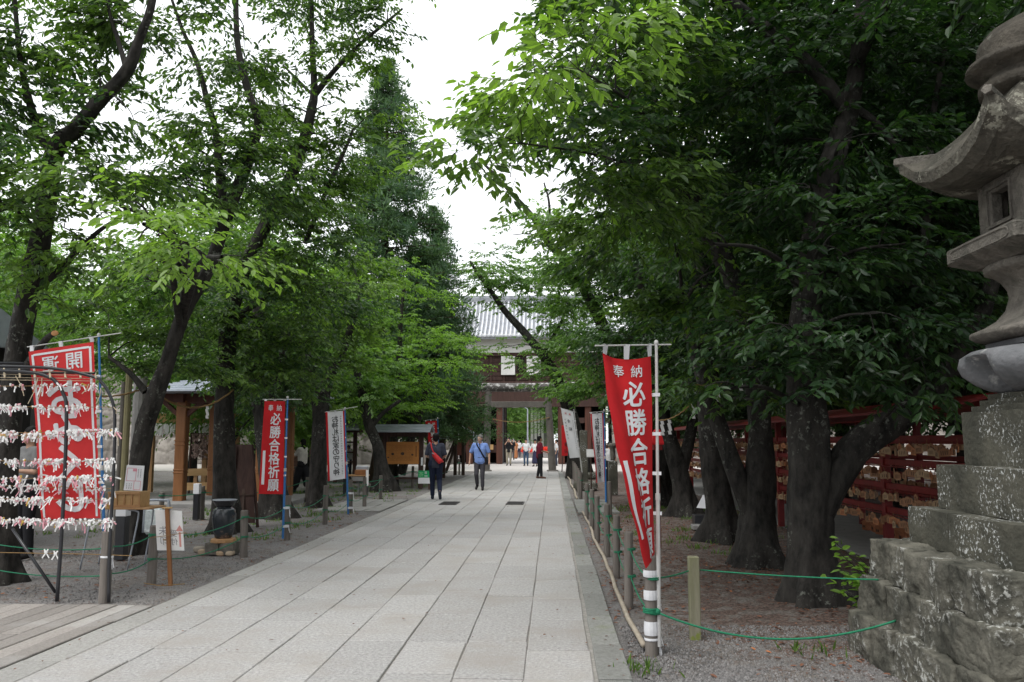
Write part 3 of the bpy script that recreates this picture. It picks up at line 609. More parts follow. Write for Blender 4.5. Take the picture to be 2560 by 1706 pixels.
tree('cherry_tree', 'second trunk of the right tree row, split low into a V', 11,
     [[(1744, 1284, 92), (1742, 1200, 78), (1744, 1120, 72), (1746, 1000, 52), (1742, 900, 50), (1725, 780, 50), (1695, 670, 46), (1650, 570, 44), (1610, 500, 42), (1560, 400, 34), (1520, 300, 26), (1490, 180, 18)],
      [(1722, 1180, 36), (1700, 1110, 44), (1672, 1030, 40), (1645, 960, 36), (1620, 890, 32), (1595, 800, 26), (1570, 700, 18)],
      [(1605, 480, 26), (1588, 400, 24), (1598, 300, 20), (1618, 200, 17), (1640, 90, 16), (1650, 20, 12), (1655, -150, 9)],
      [(1520, 300, 12, 10), (1440, 230, 9, 8), (1380, 190, 6, 6.5), (1330, 160, 4, 5.6)],
      [(1560, 400, 12, 11), (1460, 380, 9, 9.4), (1340, 350, 6, 8), (1200, 330, 4, 7.2)]],
     # light fringe near the camera at the top centre
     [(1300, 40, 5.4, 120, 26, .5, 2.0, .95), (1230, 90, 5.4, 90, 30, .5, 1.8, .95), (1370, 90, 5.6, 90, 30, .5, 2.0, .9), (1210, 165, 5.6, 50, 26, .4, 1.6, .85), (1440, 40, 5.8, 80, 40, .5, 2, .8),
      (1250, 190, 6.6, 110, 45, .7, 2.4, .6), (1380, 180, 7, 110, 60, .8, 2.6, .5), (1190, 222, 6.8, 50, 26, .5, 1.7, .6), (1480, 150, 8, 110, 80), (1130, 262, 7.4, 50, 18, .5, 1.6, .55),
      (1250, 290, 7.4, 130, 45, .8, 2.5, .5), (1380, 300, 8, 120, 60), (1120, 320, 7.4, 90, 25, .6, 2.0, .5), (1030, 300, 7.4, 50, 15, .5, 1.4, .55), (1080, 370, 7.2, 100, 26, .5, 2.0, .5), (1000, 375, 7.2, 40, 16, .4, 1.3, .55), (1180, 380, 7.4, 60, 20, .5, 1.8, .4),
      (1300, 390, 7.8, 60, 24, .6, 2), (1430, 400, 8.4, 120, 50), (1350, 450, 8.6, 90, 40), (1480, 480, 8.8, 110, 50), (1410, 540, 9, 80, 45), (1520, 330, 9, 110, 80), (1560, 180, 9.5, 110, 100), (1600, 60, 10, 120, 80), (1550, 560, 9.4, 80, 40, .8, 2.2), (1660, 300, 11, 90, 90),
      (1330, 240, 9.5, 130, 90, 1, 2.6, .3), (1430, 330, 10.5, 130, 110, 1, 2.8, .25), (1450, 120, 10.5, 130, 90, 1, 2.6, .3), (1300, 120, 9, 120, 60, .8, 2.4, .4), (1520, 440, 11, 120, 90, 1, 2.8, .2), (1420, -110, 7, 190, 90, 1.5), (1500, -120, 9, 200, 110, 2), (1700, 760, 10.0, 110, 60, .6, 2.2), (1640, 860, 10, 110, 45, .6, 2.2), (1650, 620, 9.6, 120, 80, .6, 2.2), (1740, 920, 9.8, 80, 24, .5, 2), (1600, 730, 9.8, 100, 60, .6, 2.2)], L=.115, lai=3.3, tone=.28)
tree('cherry_tree', 'broad nearest trunk of the right tree row with a thick arm to the right', 8.6,
     [[(1874, 1362, 112), (1866, 1260, 100), (1862, 1160, 98), (1860, 1060, 92), (1852, 940, 84), (1850, 800, 74), (1856, 680, 66), (1870, 560, 62), (1895, 440, 56), (1925, 330, 52), (1955, 230, 44), (1975, 100, 34), (1985, -60, 26), (1990, -300, 16)],
      [(1885, 1180, 60), (1925, 1090, 74), (1985, 1010, 72), (2060, 965, 60), (2140, 900, 50), (2230, 780, 40), (2300, 600, 28), (2400, 400, 18)],
      [(1945, 250, 30), (1880, 170, 34), (1810, 110, 32), (1740, 50, 28), (1690, 10, 24), (1600, -60, 14)],
      [(1950, 240, 22), (2010, 280, 18), (2060, 340, 14), (2100, 420, 10)],
      [(2060, 965, 16), (2120, 600, 20), (2140, 300, 16), (2180, 60, 12), (2200, -100, 8)]],
     [(1760, 180, 8.6, 120, 80), (1900, 90, 8.6, 140, 80), (2050, 150, 8.8, 140, 100), (1800, 330, 9, 110, 80), (2060, 330, 9, 120, 90), (1980, 480, 9, 130, 80), (1780, 480, 9.4, 100, 70), (2180, 500, 9, 110, 100), (2100, 640, 9, 120, 80), (1950, 640, 9, 120, 70),
      (1780, 640, 8, 90, 34, .6, 2.2), (1820, 760, 7.6, 130, 60, .5, 2.0), (1900, 560, 7.6, 140, 90, .6, 2.0), (1860, 420, 7.6, 120, 80, .6, 2.0), (1960, 300, 7.8, 120, 90, .6, 2.0), (2020, 720, 7.6, 120, 70, .6, 2.0), (1840, 880, 7.8, 110, 34, .5, 1.9), (2080, 560, 7.6, 110, 80, .6, 2.0), (2120, 820, 7.6, 80, 60, .5, 2.0), (2450, -230, 6.4, 330, 120, 2, 2.4), (2300, -330, 5.5, 420, 120, 2, 2.4), (1900, 780, 8.8, 130, 60), (2060, 800, 8.8, 110, 70), (1760, 840, 8.4, 110, 40), (1900, 880, 8, 110, 28, .7, 2.4), (2090, 930, 7.6, 50, 40, .5, 2.6, .3), (1640, 560, 7.2, 50, 30, .4, 1.3, .7), (2250, 250, 9.4, 120, 140), (2300, 80, 9, 120, 90), (2230, 740, 9, 80, 60),  # high crowns over the lantern stay unseen, added to shade it from the sky
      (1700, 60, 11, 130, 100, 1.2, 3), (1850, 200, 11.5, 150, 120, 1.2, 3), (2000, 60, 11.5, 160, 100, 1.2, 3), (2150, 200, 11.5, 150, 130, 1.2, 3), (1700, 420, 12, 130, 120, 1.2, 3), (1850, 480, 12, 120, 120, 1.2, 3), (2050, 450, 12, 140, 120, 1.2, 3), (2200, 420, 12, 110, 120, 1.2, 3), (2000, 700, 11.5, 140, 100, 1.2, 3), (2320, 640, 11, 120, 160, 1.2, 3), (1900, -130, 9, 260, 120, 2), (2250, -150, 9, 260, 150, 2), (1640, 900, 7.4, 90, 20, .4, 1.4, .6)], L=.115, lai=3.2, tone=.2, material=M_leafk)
print('leaves', sum(a[1] for a in ALLCROWN))
# background woods: every tree its own
protoA = auto_tree('broadleaf_tree', 'mid green round broadleaf tree in the wood behind the gazebo', (-9.5, 24, 0), 8.5, 3.2, M_leafm, .6, group='trees of the left wood')
protoB = auto_tree('broadleaf_tree', 'dark green broadleaf tree in the wood behind the red plaque racks', (8.5, 13, 0), 10, 3.4, M_leafk, .35, group='trees of the right wood')
protoC = auto_tree('broadleaf_tree', 'yellowish green broadleaf tree at the left back of the wood', (-19, 26, 0), 9.5, 3.6, M_leafb, .35, group='trees of the left wood')
for i, (x, y, s) in enumerate([(-13, 30, 1.0), (-9.0, 32, .8), (-16, 21, .8), (-11, 40, 1.15), (-22, 33, 1.05), (-8.8, 46, .95), (-14, 47, 1.2), (-10.5, 36, .7)]):
    copy_tree(protoA, (x, y, 0), i*1.3, ['bushy green tree behind the chime frame', 'small green tree behind the lean-to shelter', 'green tree behind the shrine stall', 'large green tree farther behind the chime frame', 'green tree at the far left of the wood', 'green tree before the left rampart', 'wide green tree before the rampart at left', 'small green tree behind the brown notice board'][i], scale=s)
for i, (x, y, s) in enumerate([(-26, 40, 1.1), (-18, 50, 1.3)]): copy_tree(protoC, (x, y, 0), i*2+1, ['pale yellowish tree far back behind the left stall', 'largest pale yellowish tree by the left rampart'][i], scale=s)
RB = [(7.6, 19, .95), (9.5, 24, 1.05), (6.6, 27, .85), (11.5, 17, 1.1), (8.5, 33, 1.1), (13, 26, 1.2), (5.8, 40, .8), (11, 42, 1.2), (15, 20, 1.2), (4.6, 33, .62), (17, 34, 1.4), (10.5, 9.5, .9), (7.3, 15.2, 1.15), (7.6, 22.6, 1.2), (7.0, 29, 1.1), (8.2, 3.5, 1.0), (4.6, -4.5, 1.0), (9.5, -2, 1.1), (-9.5, -1, .9)]  # last four trees are unseen, added out of view to block light
RL = ['shady tree behind the middle of the back plaque rack', 'tall shady tree deep behind the middle of the racks', 'shady tree behind the far half of the back rack', 'shady tree two rows behind the near end of the racks', 'tall shady tree behind the far ends of the racks',
      'big shady tree deep in the right wood', 'shady tree beyond the far ends of the racks', 'shady tree far back right of the castle gate', 'wide shady tree at the far right of the wood', 'small shady tree in line with the end of the racks', 'largest shady tree at the back of the right wood',
      'shady tree just beyond the lantern', 'tall tree rising right behind the near half of the racks', 'tall tree rising right behind the middle of the racks', 'tall tree rising right behind the far half of the racks', 'unseen shade tree added right of the stone lantern outside the view', 'unseen shade tree added behind the viewer on the right', 'unseen shade tree added behind the viewer at the far right', 'unseen shade tree added behind the viewer on the left']
for i, (x, y, s) in enumerate(RB):
    copy_tree(protoB, (x, y, 0), i*1.7+.5, RL[i], scale=s)
# the cedar
def cedar():
    bx = P(955, 1110, 33); b = np.array([bx.x, 33, 0]); h = P(955, 150, 33).z
    t = thing('cedar_tree', 'tall pointed cedar rising above all other trees into the white sky', 'tree', (b[0], b[1], 0))
    tr_ = cat(np.vstack([b-[0, 0, .1], b+[0.05, 0, h*.3], b+[-.05, 0, h*.6], b+[0, 0, h]]), 8); rr = np.linspace(.34, .03, len(tr_))
    P_ = []; A_ = []; B_ = []
    z = 2.6
    while z < h-.15:
        f = (h-z)/(h-2.6); R0 = 3.75*f**.78+.25; nb = int(8+8*f)
        for k in range(nb):
            a = rng.uniform(0, 6.28); r = R0*rng.uniform(.7, 1.12); up = .16*r*rng.uniform(-.6, 1)-.1
            s = b+[0, 0, z]; e = s+np.array([math.cos(a)*r, math.sin(a)*r, up]); A_.append(s); B_.append(e)
            for q in np.arange(.35, 1.01, .36/max(r, .3)):
                c = s+(e-s)*q+rng.normal(0, .10, 3); P_.append(np.concatenate([c, [rng.uniform(.30, .56)*(.5+.5*min(1, f*2.5))]]))
        z += .40+.20*f
    P_ = np.array(P_); M = 56; N = len(P_)
    d = nrm(rng.normal(size=(N, M, 3))+np.array([0, 0, .5])); out = nrm(P_[:, :3]-b-[0, 0, 0])*0
    pos = P_[:, None, :3]+d*P_[:, None, 3:4]*rng.uniform(.1, .9, (N, M, 1)); d2 = d+rng.normal(0, .25, d.shape)+[0, 0, .25]
    tone = np.clip(.45+rng.normal(0, .2, (N, 1))+rng.normal(0, .15, (N, M)), 0, 1)
    nd = NEED.copy(); nd[:, 1] *= 2.6
    v, q, tt = leafcloud(pos.reshape(-1, 3), d2.reshape(-1, 3), rng.normal(size=(N*M, 3)), rng.uniform(.13, .27, N*M), tone.ravel(), nd, NQ)
    tv, tq = tubes_np(np.array(A_), np.array(B_), np.full(len(A_), .035), np.full(len(A_), .008), 4, 2, .0)
    trunkmesh([(tr_, rr)], 'trunk', t, M_bark2, (tv, tq)); npmesh('crown', v, q, M_cedar, t, attr=tt); print('needles', N*M)
    return t
cd = cedar()
copy_tree(cd, (cd.location.x+1.75, 34.6, 0), 2.1, 'shorter cedar half hidden behind the tall cedar near the gate', scale=.66)
# ================================================================ CASTLE WALL, GATE, TORII
def stone_sheet(name, label, S, W, Hh, cell, nx, ny, depth, material, parent=None, cat_='wall', seed=1):
    """face of fitted boulders on S(u,v)->(point, normal); cells from a jittered grid"""
    r = np.random.default_rng(seed); cx = int(W/cell)+2; cy = int(Hh/cell)+2
    gx, gy = np.meshgrid(np.arange(-1, cx)+.5, np.arange(-1, cy)+.5); pts = np.stack([gx.ravel()*cell+r.uniform(-.36, .36, gx.size)*cell, gy.ravel()*cell*.95+r.uniform(-.3, .3, gx.size)*cell], 1)
    tone = r.uniform(.62, 1.2, len(pts)); lift = r.uniform(0, .5, len(pts))
    xs = np.linspace(0, W, nx); ys = np.linspace(0, Hh, ny); X, Y = np.meshgrid(xs, ys); D = np.stack([X.ravel(), Y.ravel()], 1)
    d1 = np.full(len(D), 9e9); d2 = d1.copy(); id1 = np.zeros(len(D), int)
    for i, p in enumerate(pts):
        d = np.hypot(D[:, 0]-p[0], D[:, 1]-p[1]); m = d < d1; d2 = np.where(m, d1, np.minimum(d2, d)); id1 = np.where(m, i, id1); d1 = np.where(m, d, d1)
    e = np.clip((d2-d1)/cell*3.2, 0, 1); hgt = (e**.45-1)*depth+lift[id1]*depth*.5*e
    V = []
    for (x, y), h_ in zip(D, hgt):
        p, n = S(x/W, y/Hh); V.append(p+n*(h_+mnoise.noise(p*6)*depth*.2))
    i = np.arange(nx*ny).reshape(ny, nx); Q = np.stack([i[:-1, :-1], i[:-1, 1:], i[1:, 1:], i[1:, :-1]], -1).reshape(-1, 4)
    o = npmesh(name, np.array([tuple(v) for v in V]), Q, material, parent, attr=tone[id1]*(.55+.45*np.clip(e*2.5, 0, 1)**.5) if False else tone[id1], smooth=True)
    return tag(o, label, cat_) if label else o
GY = 56.0; gc = P(1325, 1102, GY).x
def wallL(u, v): return Vector((-34+(34+P(1128, 1102, 54.5).x)*u, 54.2+v*.9, -.05+7.2*v)), Vector((0, -1, .12)).normalized()
wl = thing('stone_rampart', 'rough boulder castle rampart left of the wooden gate', 'wall', (-20, 55, 0))
stone_sheet('stone_face', None, wallL, 26.5, 7.2, .95, 300, 84, .16, M_wall, wl, seed=3)
sxr = P(1128, 1102, 54.5).x
def wallLs(u, v): return Vector((sxr-v*.35, 54.2+v*.9+4.8*u, -.05+7.2*v)), Vector((1, 0, .05)).normalized()
stone_sheet('stone_face', None, wallLs, 5, 7.2, .95, 50, 72, .14, M_wall, wl, seed=5)
wl2 = thing('stone_rampart', 'boulder castle rampart right of the wooden gate behind the trees', 'wall', (12, 55, 0))
def wallR(u, v): return Vector((gc+5.3+28*u, 54.2+v*.9, -.05+7.2*v)), Vector((0, -1, .12)).normalized()
stone_sheet('stone_face', None, wallR, 28, 7.2, 1.0, 240, 60, .16, M_wall, wl2, seed=4)
MB().box((-20.6, 58.2, 3.5), (26.4, 6.0, 7.0)).build('core', M_wall, wl)
MB().box((gc+5.5+14, 58.2, 3.5), (28, 6.0, 7.0)).build('core', M_wall, wl2)
lw = MB().box((-21, 57.5, 7.9), (26, .5, 1.5)).box((-21, 57.5, 8.75), (26.4, 1.1, .2), mi=1)
tag(lw.build('plaster_wall', [M_plaster, M_tile]), 'low white parapet wall with grey tiles on the left rampart', 'wall')
def gate():
    g = thing('castle_gate', 'two storey wooden castle gate with grey tiled roof and white shutters', 'gate', (gc, GY, 0))
    def z(py, Y=GY): return EH+(HZ-py)*Y/F
    W = 5.35; z1 = z(962); z2 = z(884); z3 = z(845); ze = z(840, GY-1.1); zr = z(752, GY+2.6)
    # upper storey: planks between battens
    mb = MB(); mb.box((gc, GY+2.4, (z1+z2)/2), (2*W, 4.8, z2-z1)); wall = mb.build('wall', M_gate, g)
    mb = MB()
    for k in range(13):
        x = gc-W+.12+k*(2*W-.24)/12; mb.box((x, GY-.06, (z1+z2)/2), (.14, .10, z2-z1), bev=.01)
    for k in range(1, 7): mb.box((gc, GY-.02, z1+(z2-z1)*k/7), (2*W, .03, .05))
    mb.box((gc, GY-.09, z2-.08), (2*W+.2, .16, .22)); mb.box((gc, GY-.16, z1+.06), (2*W+.3, .3, .26)); mb.build('battens', M_dkwood, g)
    mb = MB(); mb.box((gc, GY-.12, (z2+z3)/2+.04), (2*W+.5, .24, z3-z2+.02)); n = 26
    for k in range(n): mb.tube([(gc-W+(k+.5)*2*W/n, GY-.75, z3+.03), (gc-W+(k+.5)*2*W/n, GY-.1, z3+.10)], .15, 8)
    mb.box((gc, GY-.4, z3+.12), (2*W+1.2, .8, .12)); mb.build('plaster_band', M_plaster, g)
    for (a, b, nm, mt) in ((1253, 1288, 'shutter', M_plaster), (1317, 1352, 'shutter', M_plaster)):
        xa, xb = P(a, 1000, GY).x, P(b, 1000, GY).x; MB().box(((xa+xb)/2, GY-.17, (z(892)+z(939))/2), (xb-xa, .12, z(892)-z(939)), bev=.015).build('shutter', M_plaster, g)
    xa, xb = P(1288, 1000, GY).x, P(1317, 1000, GY).x; zz = (z(894)+z(929))/2
    f = MB(); f.box(((xa+xb)/2, GY-.10, zz), (xb-xa, .1, z(894)-z(929))); win = f.build('window', M_dark, g)
    f = MB()
    for k in range(4): f.box((xa+(k+.5)*(xb-xa)/4, GY-.16, zz), (.05, .05, z(894)-z(929)))
    f.build('bars', M_dkwood, win)
    # roof: two slopes of tiles with round ridges running down, hipped ends
    X0 = gc-W-1.1; X1 = gc+W+1.1; yr = GY+2.6; ye = GY-1.0; N = 46; xr0 = X0+1.7; xr1 = X1-1.7
    mb = MB(); rows = 14
    def slope(x, t):      # t 0 eave .. 1 ridge with a slight sag
        return ye+(yr-ye)*t, ze+(zr-ze)*(t-.10*math.sin(math.pi*t))
    for i in range(rows):
        t0, t1 = i/rows, (i+1)/rows; y0, z0 = slope(0, t0); y1, z1_ = slope(0, t1)
        xa0, xa1 = X0+(xr0-X0)*t0*.9, X0+(xr0-X0)*t1*.9; xb0, xb1 = X1-(X1-xr1)*t0*.9, X1-(X1-xr1)*t1*.9
        mb.add([(xa0, y0, z0), (xb0, y0, z0), (xb1, y1, z1_+.0), (xa1, y1, z1_), (xa0, y0, z0-.06), (xb0, y0, z0-.06)], [(0, 1, 2, 3), (4, 5, 1, 0)])
        mb.add([(xa0, 2*yr-y0, z0), (xb0, 2*yr-y0, z0), (xb1, 2*yr-y1, z1_), (xa1, 2*yr-y1, z1_)], [(3, 2, 1, 0)])
        mb.add([(xa0, y0, z0), (xa1, y1, z1_), (xa1, 2*yr-y1, z1_), (xa0, 2*yr-y0, z0)], [(0, 1, 2, 3)])
        mb.add([(xb0, y0, z0), (xb1, y1, z1_), (xb1, 2*yr-y1, z1_), (xb0, 2*yr-y0, z0)], [(3, 2, 1, 0)])
    mb.box(((X0+X1)/2, ye+.12, ze-.10), (X1-X0, .2, .12)); rf = mb.build('roof', M_tile, g)
    mb = MB()
    for k in range(N):
        x = X0+.12+k*(X1-X0-.24)/(N-1); dmin = min((x-X0)/(xr0-X0)/.9, (X1-x)/(X1-xr1)/.9, 1)
        pts = [(x, slope(0, t*dmin)[0], slope(0, t*dmin)[1]+.05) for t in (0, .25, .5, .75, 1)]; mb.tube(pts, .075, 6)
        mb.ball((x, ye-.02, ze+.03), (.10, .05, .10), 8, 5)
    mb.build('tile_rows', M_tilew, rf)
    mb = MB(); mb.box(((X0+X1)/2, yr, zr+.12), (xr1-xr0+.3, .34, .42), bev=.05); mb.box(((X0+X1)/2, yr, zr+.36), (xr1-xr0+.6, .22, .12), bev=.04)
    mb.build('ridge', M_tile, rf)
    # lower storey: posts, beams, dark side bays
    def post(a, b, mt, dy=0, nm='post'):
        xa, xb = P(a, 1000, GY).x, P(b, 1000, GY).x; MB().box(((xa+xb)/2, GY+.2+dy, z1/2), (xb-xa, .45, z1), bev=.03).build(nm, mt, g)
    for a, b in ((1166, 1182), (1241, 1256), (1395, 1411), (1462, 1478), (1130, 1140)): post(a, b, M_gater)
    for a, b in ((1241, 1256), (1395, 1411)): post(a, b, M_dkwood, 4.0)
    mb = MB(); mb.box((gc, GY+.1, z(1018)/2+z1/2), (2*W, .5, z1-z(1018))); mb.box((gc-3.6, GY+.25, z(1052)), (3.4, .3, .35)); mb.box((gc+3.6, GY+.25, z(1052)), (3.4, .3, .35))
    mb.box((gc-3.5, GY+.25, 1.0), (3.3, .3, .5)); mb.box((gc+3.6, GY+.25, 1.0), (3.3, .3, .5)); mb.build('beam', M_dkwood, g)
    xo0, xo1 = P(1256, 1000, GY).x, P(1395, 1000, GY).x
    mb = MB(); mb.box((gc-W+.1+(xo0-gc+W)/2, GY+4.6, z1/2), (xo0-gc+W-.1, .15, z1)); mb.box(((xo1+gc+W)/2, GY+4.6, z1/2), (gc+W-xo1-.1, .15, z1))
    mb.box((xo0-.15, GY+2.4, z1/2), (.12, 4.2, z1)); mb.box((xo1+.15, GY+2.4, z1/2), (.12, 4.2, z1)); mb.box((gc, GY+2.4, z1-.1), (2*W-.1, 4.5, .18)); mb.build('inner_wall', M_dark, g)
    xa, xb = P(1184, 1000, GY).x, P(1208, 1000, GY).x
    nb = MB().box(((xa+xb)/2, GY-.15, (z(1084)+z(1112))/2), (xb-xa, .06, z(1084)-z(1112))).build('notice_panel', M_metal, g)
    MB().box((P(1244, 1000, GY).x-.65, GY-.05, z(1118)), (.75, .05, .34)).build('notice_panel', M_pine, g)
gate()
def torii():
    Y = 43.0
    def z(py): return EH+(HZ-py)*Y/F
    t = thing('torii_gate', 'grey stone shrine gateway with lichened top beam in front of the castle gate', 'torii', (P(1298, 1102, Y).x, Y, 0))
    for (xb, xt) in ((1215, 1221), (1381, 1369)):
        b = P(xb, 1102, Y); tp = P(xt, 1102, Y); mb = MB(); mb.tube([(b.x, Y, 0), ((b.x*3+tp.x)/4, Y, z(975)*.25), ((b.x+tp.x)/2, Y, z(975)/2), (tp.x, Y, z(978))], [.20, .185, .18, .165], 20)
        mb.lathe((b.x, Y, -.02), [(.30, 0), (.30, .06), (.27, .09)], 20); mb.build('column', M_torii, t, smooth=False)
    xa, xb = P(1147, 1000, Y).x, P(1440, 1000, Y).x; n = 24
    mb = MB(); mb.tube([(xa+(xb-xa)*i/n, Y, z(971)+.02+.05*abs(i/n*2-1)**2) for i in range(n+1)], .225, 16, jit=.02); mb.build('top_beam', M_torii2, t, smooth=True)
    mb = MB(); mb.box(((P(1218, 1000, Y).x+P(1375, 1000, Y).x)/2, Y, z(1012.5)), (P(1385, 1000, Y).x-P(1222, 1000, Y).x, .22, z(1005)-z(1020)), bev=.015); mb.build('tie_beam', M_torii, t)
    a = Vector((P(1223, 1000, Y).x, Y-.2, z(1047))); b = Vector((P(1374, 1000, Y).x, Y-.2, z(1045)))
    r = MB(); r.tube([a+(b-a)*(i/16)-Vector((0, 0, .22*math.sin(math.pi*i/16))) for i in range(17)], .018, 6)
    r.tube([(a.x-.16+.19*0, Y-.2, a.z), (a.x, Y-.23, a.z)], .018, 6)
    tag(r.build('sacred_rope', M_rope_s), 'thin straw rope strung between the columns of the stone torii', 'rope')
torii()
# beyond the gate: flower bed, street trees, a concrete hall, lamp posts
fl = thing('flower_bed', 'low planted bed of red flowers behind the people beyond the gate', 'flower bed', (-2, 77, 0))
mb = MB(); mb.box((-2, 77.3, .25), (22, 1.6, .5), bev=.05); mb.build('planter', M_conc, fl)
M_flower = leafmat('flower_red', (.45, .02, .015), (.75, .06, .03), .2, .6)
N = 5000; ps = np.stack([rng.uniform(-12.5, 8.5, N), rng.uniform(76.3, 78.3, N), .5+rng.uniform(0, .42, N)], 1)
v, q, tt = leafcloud(ps, rng.normal(size=(N, 3)), rng.normal(size=(N, 3)), rng.uniform(.15, .28, N), rng.uniform(0, 1, N)); tag(npmesh('flowers', v, q, M_flower, fl, attr=tt), kind='stuff')
for i, (px, Y, s) in enumerate([(1262, 84, .95), (1300, 100, 1.05), (1225, 95, 1.1), (1345, 108, 1.15), (1185, 90, 1.2), (1402, 92, 1.0), (1450, 98, 1.2), (1330, 125, 1.3), (1280, 130, 1.3)]):
    copy_tree(protoA, (P(px, 1102, Y).x, Y, 0), i*.9, ['green tree above the red flower bed beyond the gate', 'street tree over the middle of the gate opening', 'street tree hidden left behind the gate wall', 'street tree over the right of the gate opening', 'street tree behind the left rampart', 'street tree right of the concrete hall', 'street tree behind the right gate wing', 'far street tree beyond the shop', 'farthest street tree down the road'][i], scale=s)
hb = thing('concrete_building', 'pale concrete hall with tall ribs seen through the gate on the right', 'building', (1.5, 96, 0))
xa, xb = P(1328, 1100, 95).x, P(1354, 1100, 95).x
MB().box(((xa+xb)/2+.6, 98, 3.0), (xb-xa+1.4, 5, 6.0)).build('wall', M_conc, hb)
for k in range(4): MB().box((xa+.1+k*(xb-xa)/3, 95.3, 3.0), (.28, .5, 6.0)).build('rib', M_plaster, hb)
MB().box(((xa+xb)/2+.6, 97.6, 6.1), (xb-xa+2.2, 6.4, .3)).build('roof', M_conc, hb)
bb = thing('street_building', 'low shop with pale canopy across the road beyond the gate', 'building', (P(1312, 1100, 110).x, 112, 0))
x = P(1312, 1100, 110).x; MB().box((x, 113, 2.0), (5.4, 4, 4.0)).build('wall', M_plaster, bb)
MB().box((x, 110.6, 3.3), (3.4, 1.4, .16)).build('canopy', M_white, bb); MB().box((x-.6, 110.9, 1.5), (1.6, .1, 2.4)).build('window', M_dark, bb)
MB().box((x, 113, 4.1), (5.8, 4.6, .2)).build('roof', M_tile, bb)
def lamp(px, Y, h, lab):
    x = P(px, 1100, Y).x; t = thing('street_lamp', lab, 'lamp post', (x, Y, 0)); MB().tube([(x, Y, 0), (x, Y, h)], [.09, .06], 8).build('pole', M_metal, t)
    MB().tube([(x, Y, h), (x-.5, Y, h+.25), (x-1.1, Y, h+.2)], .04, 6).build('arm', M_metal, t); MB().box((x-1.2, Y, h+.18), (.6, .22, .12), bev=.03).build('lamp_head', M_white, t)
lamp(1319, 82, 4.6, 'pale street lamp pole behind the woman in the white shirt'); lamp(1296, 104, 5.2, 'thin street lamp far along the road beyond the gate')
x = P(1279, 1100, 104).x; t = thing('traffic_light', 'small traffic signal lit green beyond the gate', 'traffic light', (x, 104, 0))
MB().tube([(x, 104, 0), (x, 104, 2.6)], .06, 6).build('pole', M_metal, t); MB().box((x, 103.9, 2.5), (.8, .2, .34), bev=.04).build('housing', M_dmetal, t)
M_sig = bpy.data.materials.new('signal_green'); M_sig.use_nodes = True; bs = M_sig.node_tree.nodes['Principled BSDF']; bs.inputs['Base Color'].default_value = (0, .5, .3, 1); bs.inputs['Emission Color'].default_value = (0, .8, .45, 1); bs.inputs['Emission Strength'].default_value = 3
MB().ball((x-.22, 103.78, 2.5), (.15, .05, .15)).build('lens', M_sig, t)
# ================================================================ STONE LANTERN
def stone_block(mb, c, d, seed, rough=.05, rnd=.14, n=9, mi=0):
    """a rough-hewn boulder filling a box"""
    c = Vector(c); off = Vector((seed*3.1, seed*1.7, seed*.9)); vs = {}; V = []; Fs = []
    def vert(p):
        k = (round(p[0], 4), round(p[1], 4), round(p[2], 4))
        if k in vs: return vs[k]
        q = Vector([x*.5*(1-rnd*.5*(sum((abs(p[j])) ** 4 for j in range(3) if j != i)/2)) for i, x in enumerate(p)])
        w_ = Vector((q.x*d[0], q.y*d[1], q.z*d[2])); nn = Vector(p).normalized()
        w_ += nn*(mnoise.noise((w_+off)*4)*rough*1.1+mnoise.noise((w_+off)*11)*rough*.55+mnoise.noise((w_+off)*27)*rough*.25)
        vs[k] = len(V); V.append(c+w_); return vs[k]
    for ax in range(3):
        for sg in (-1, 1):
            for i in range(n):
                for j in range(n):
                    qs = []
                    for a, b in ((i, j), (i+1, j), (i+1, j+1), (i, j+1)):
                        p = [0, 0, 0]; p[ax] = sg; p[(ax+1) % 3] = -1+2*a/n; p[(ax+2) % 3] = -1+2*b/n; qs.append(vert(tuple(p)))
                    Fs.append(tuple(qs))
    mb.add(V, Fs, mi)
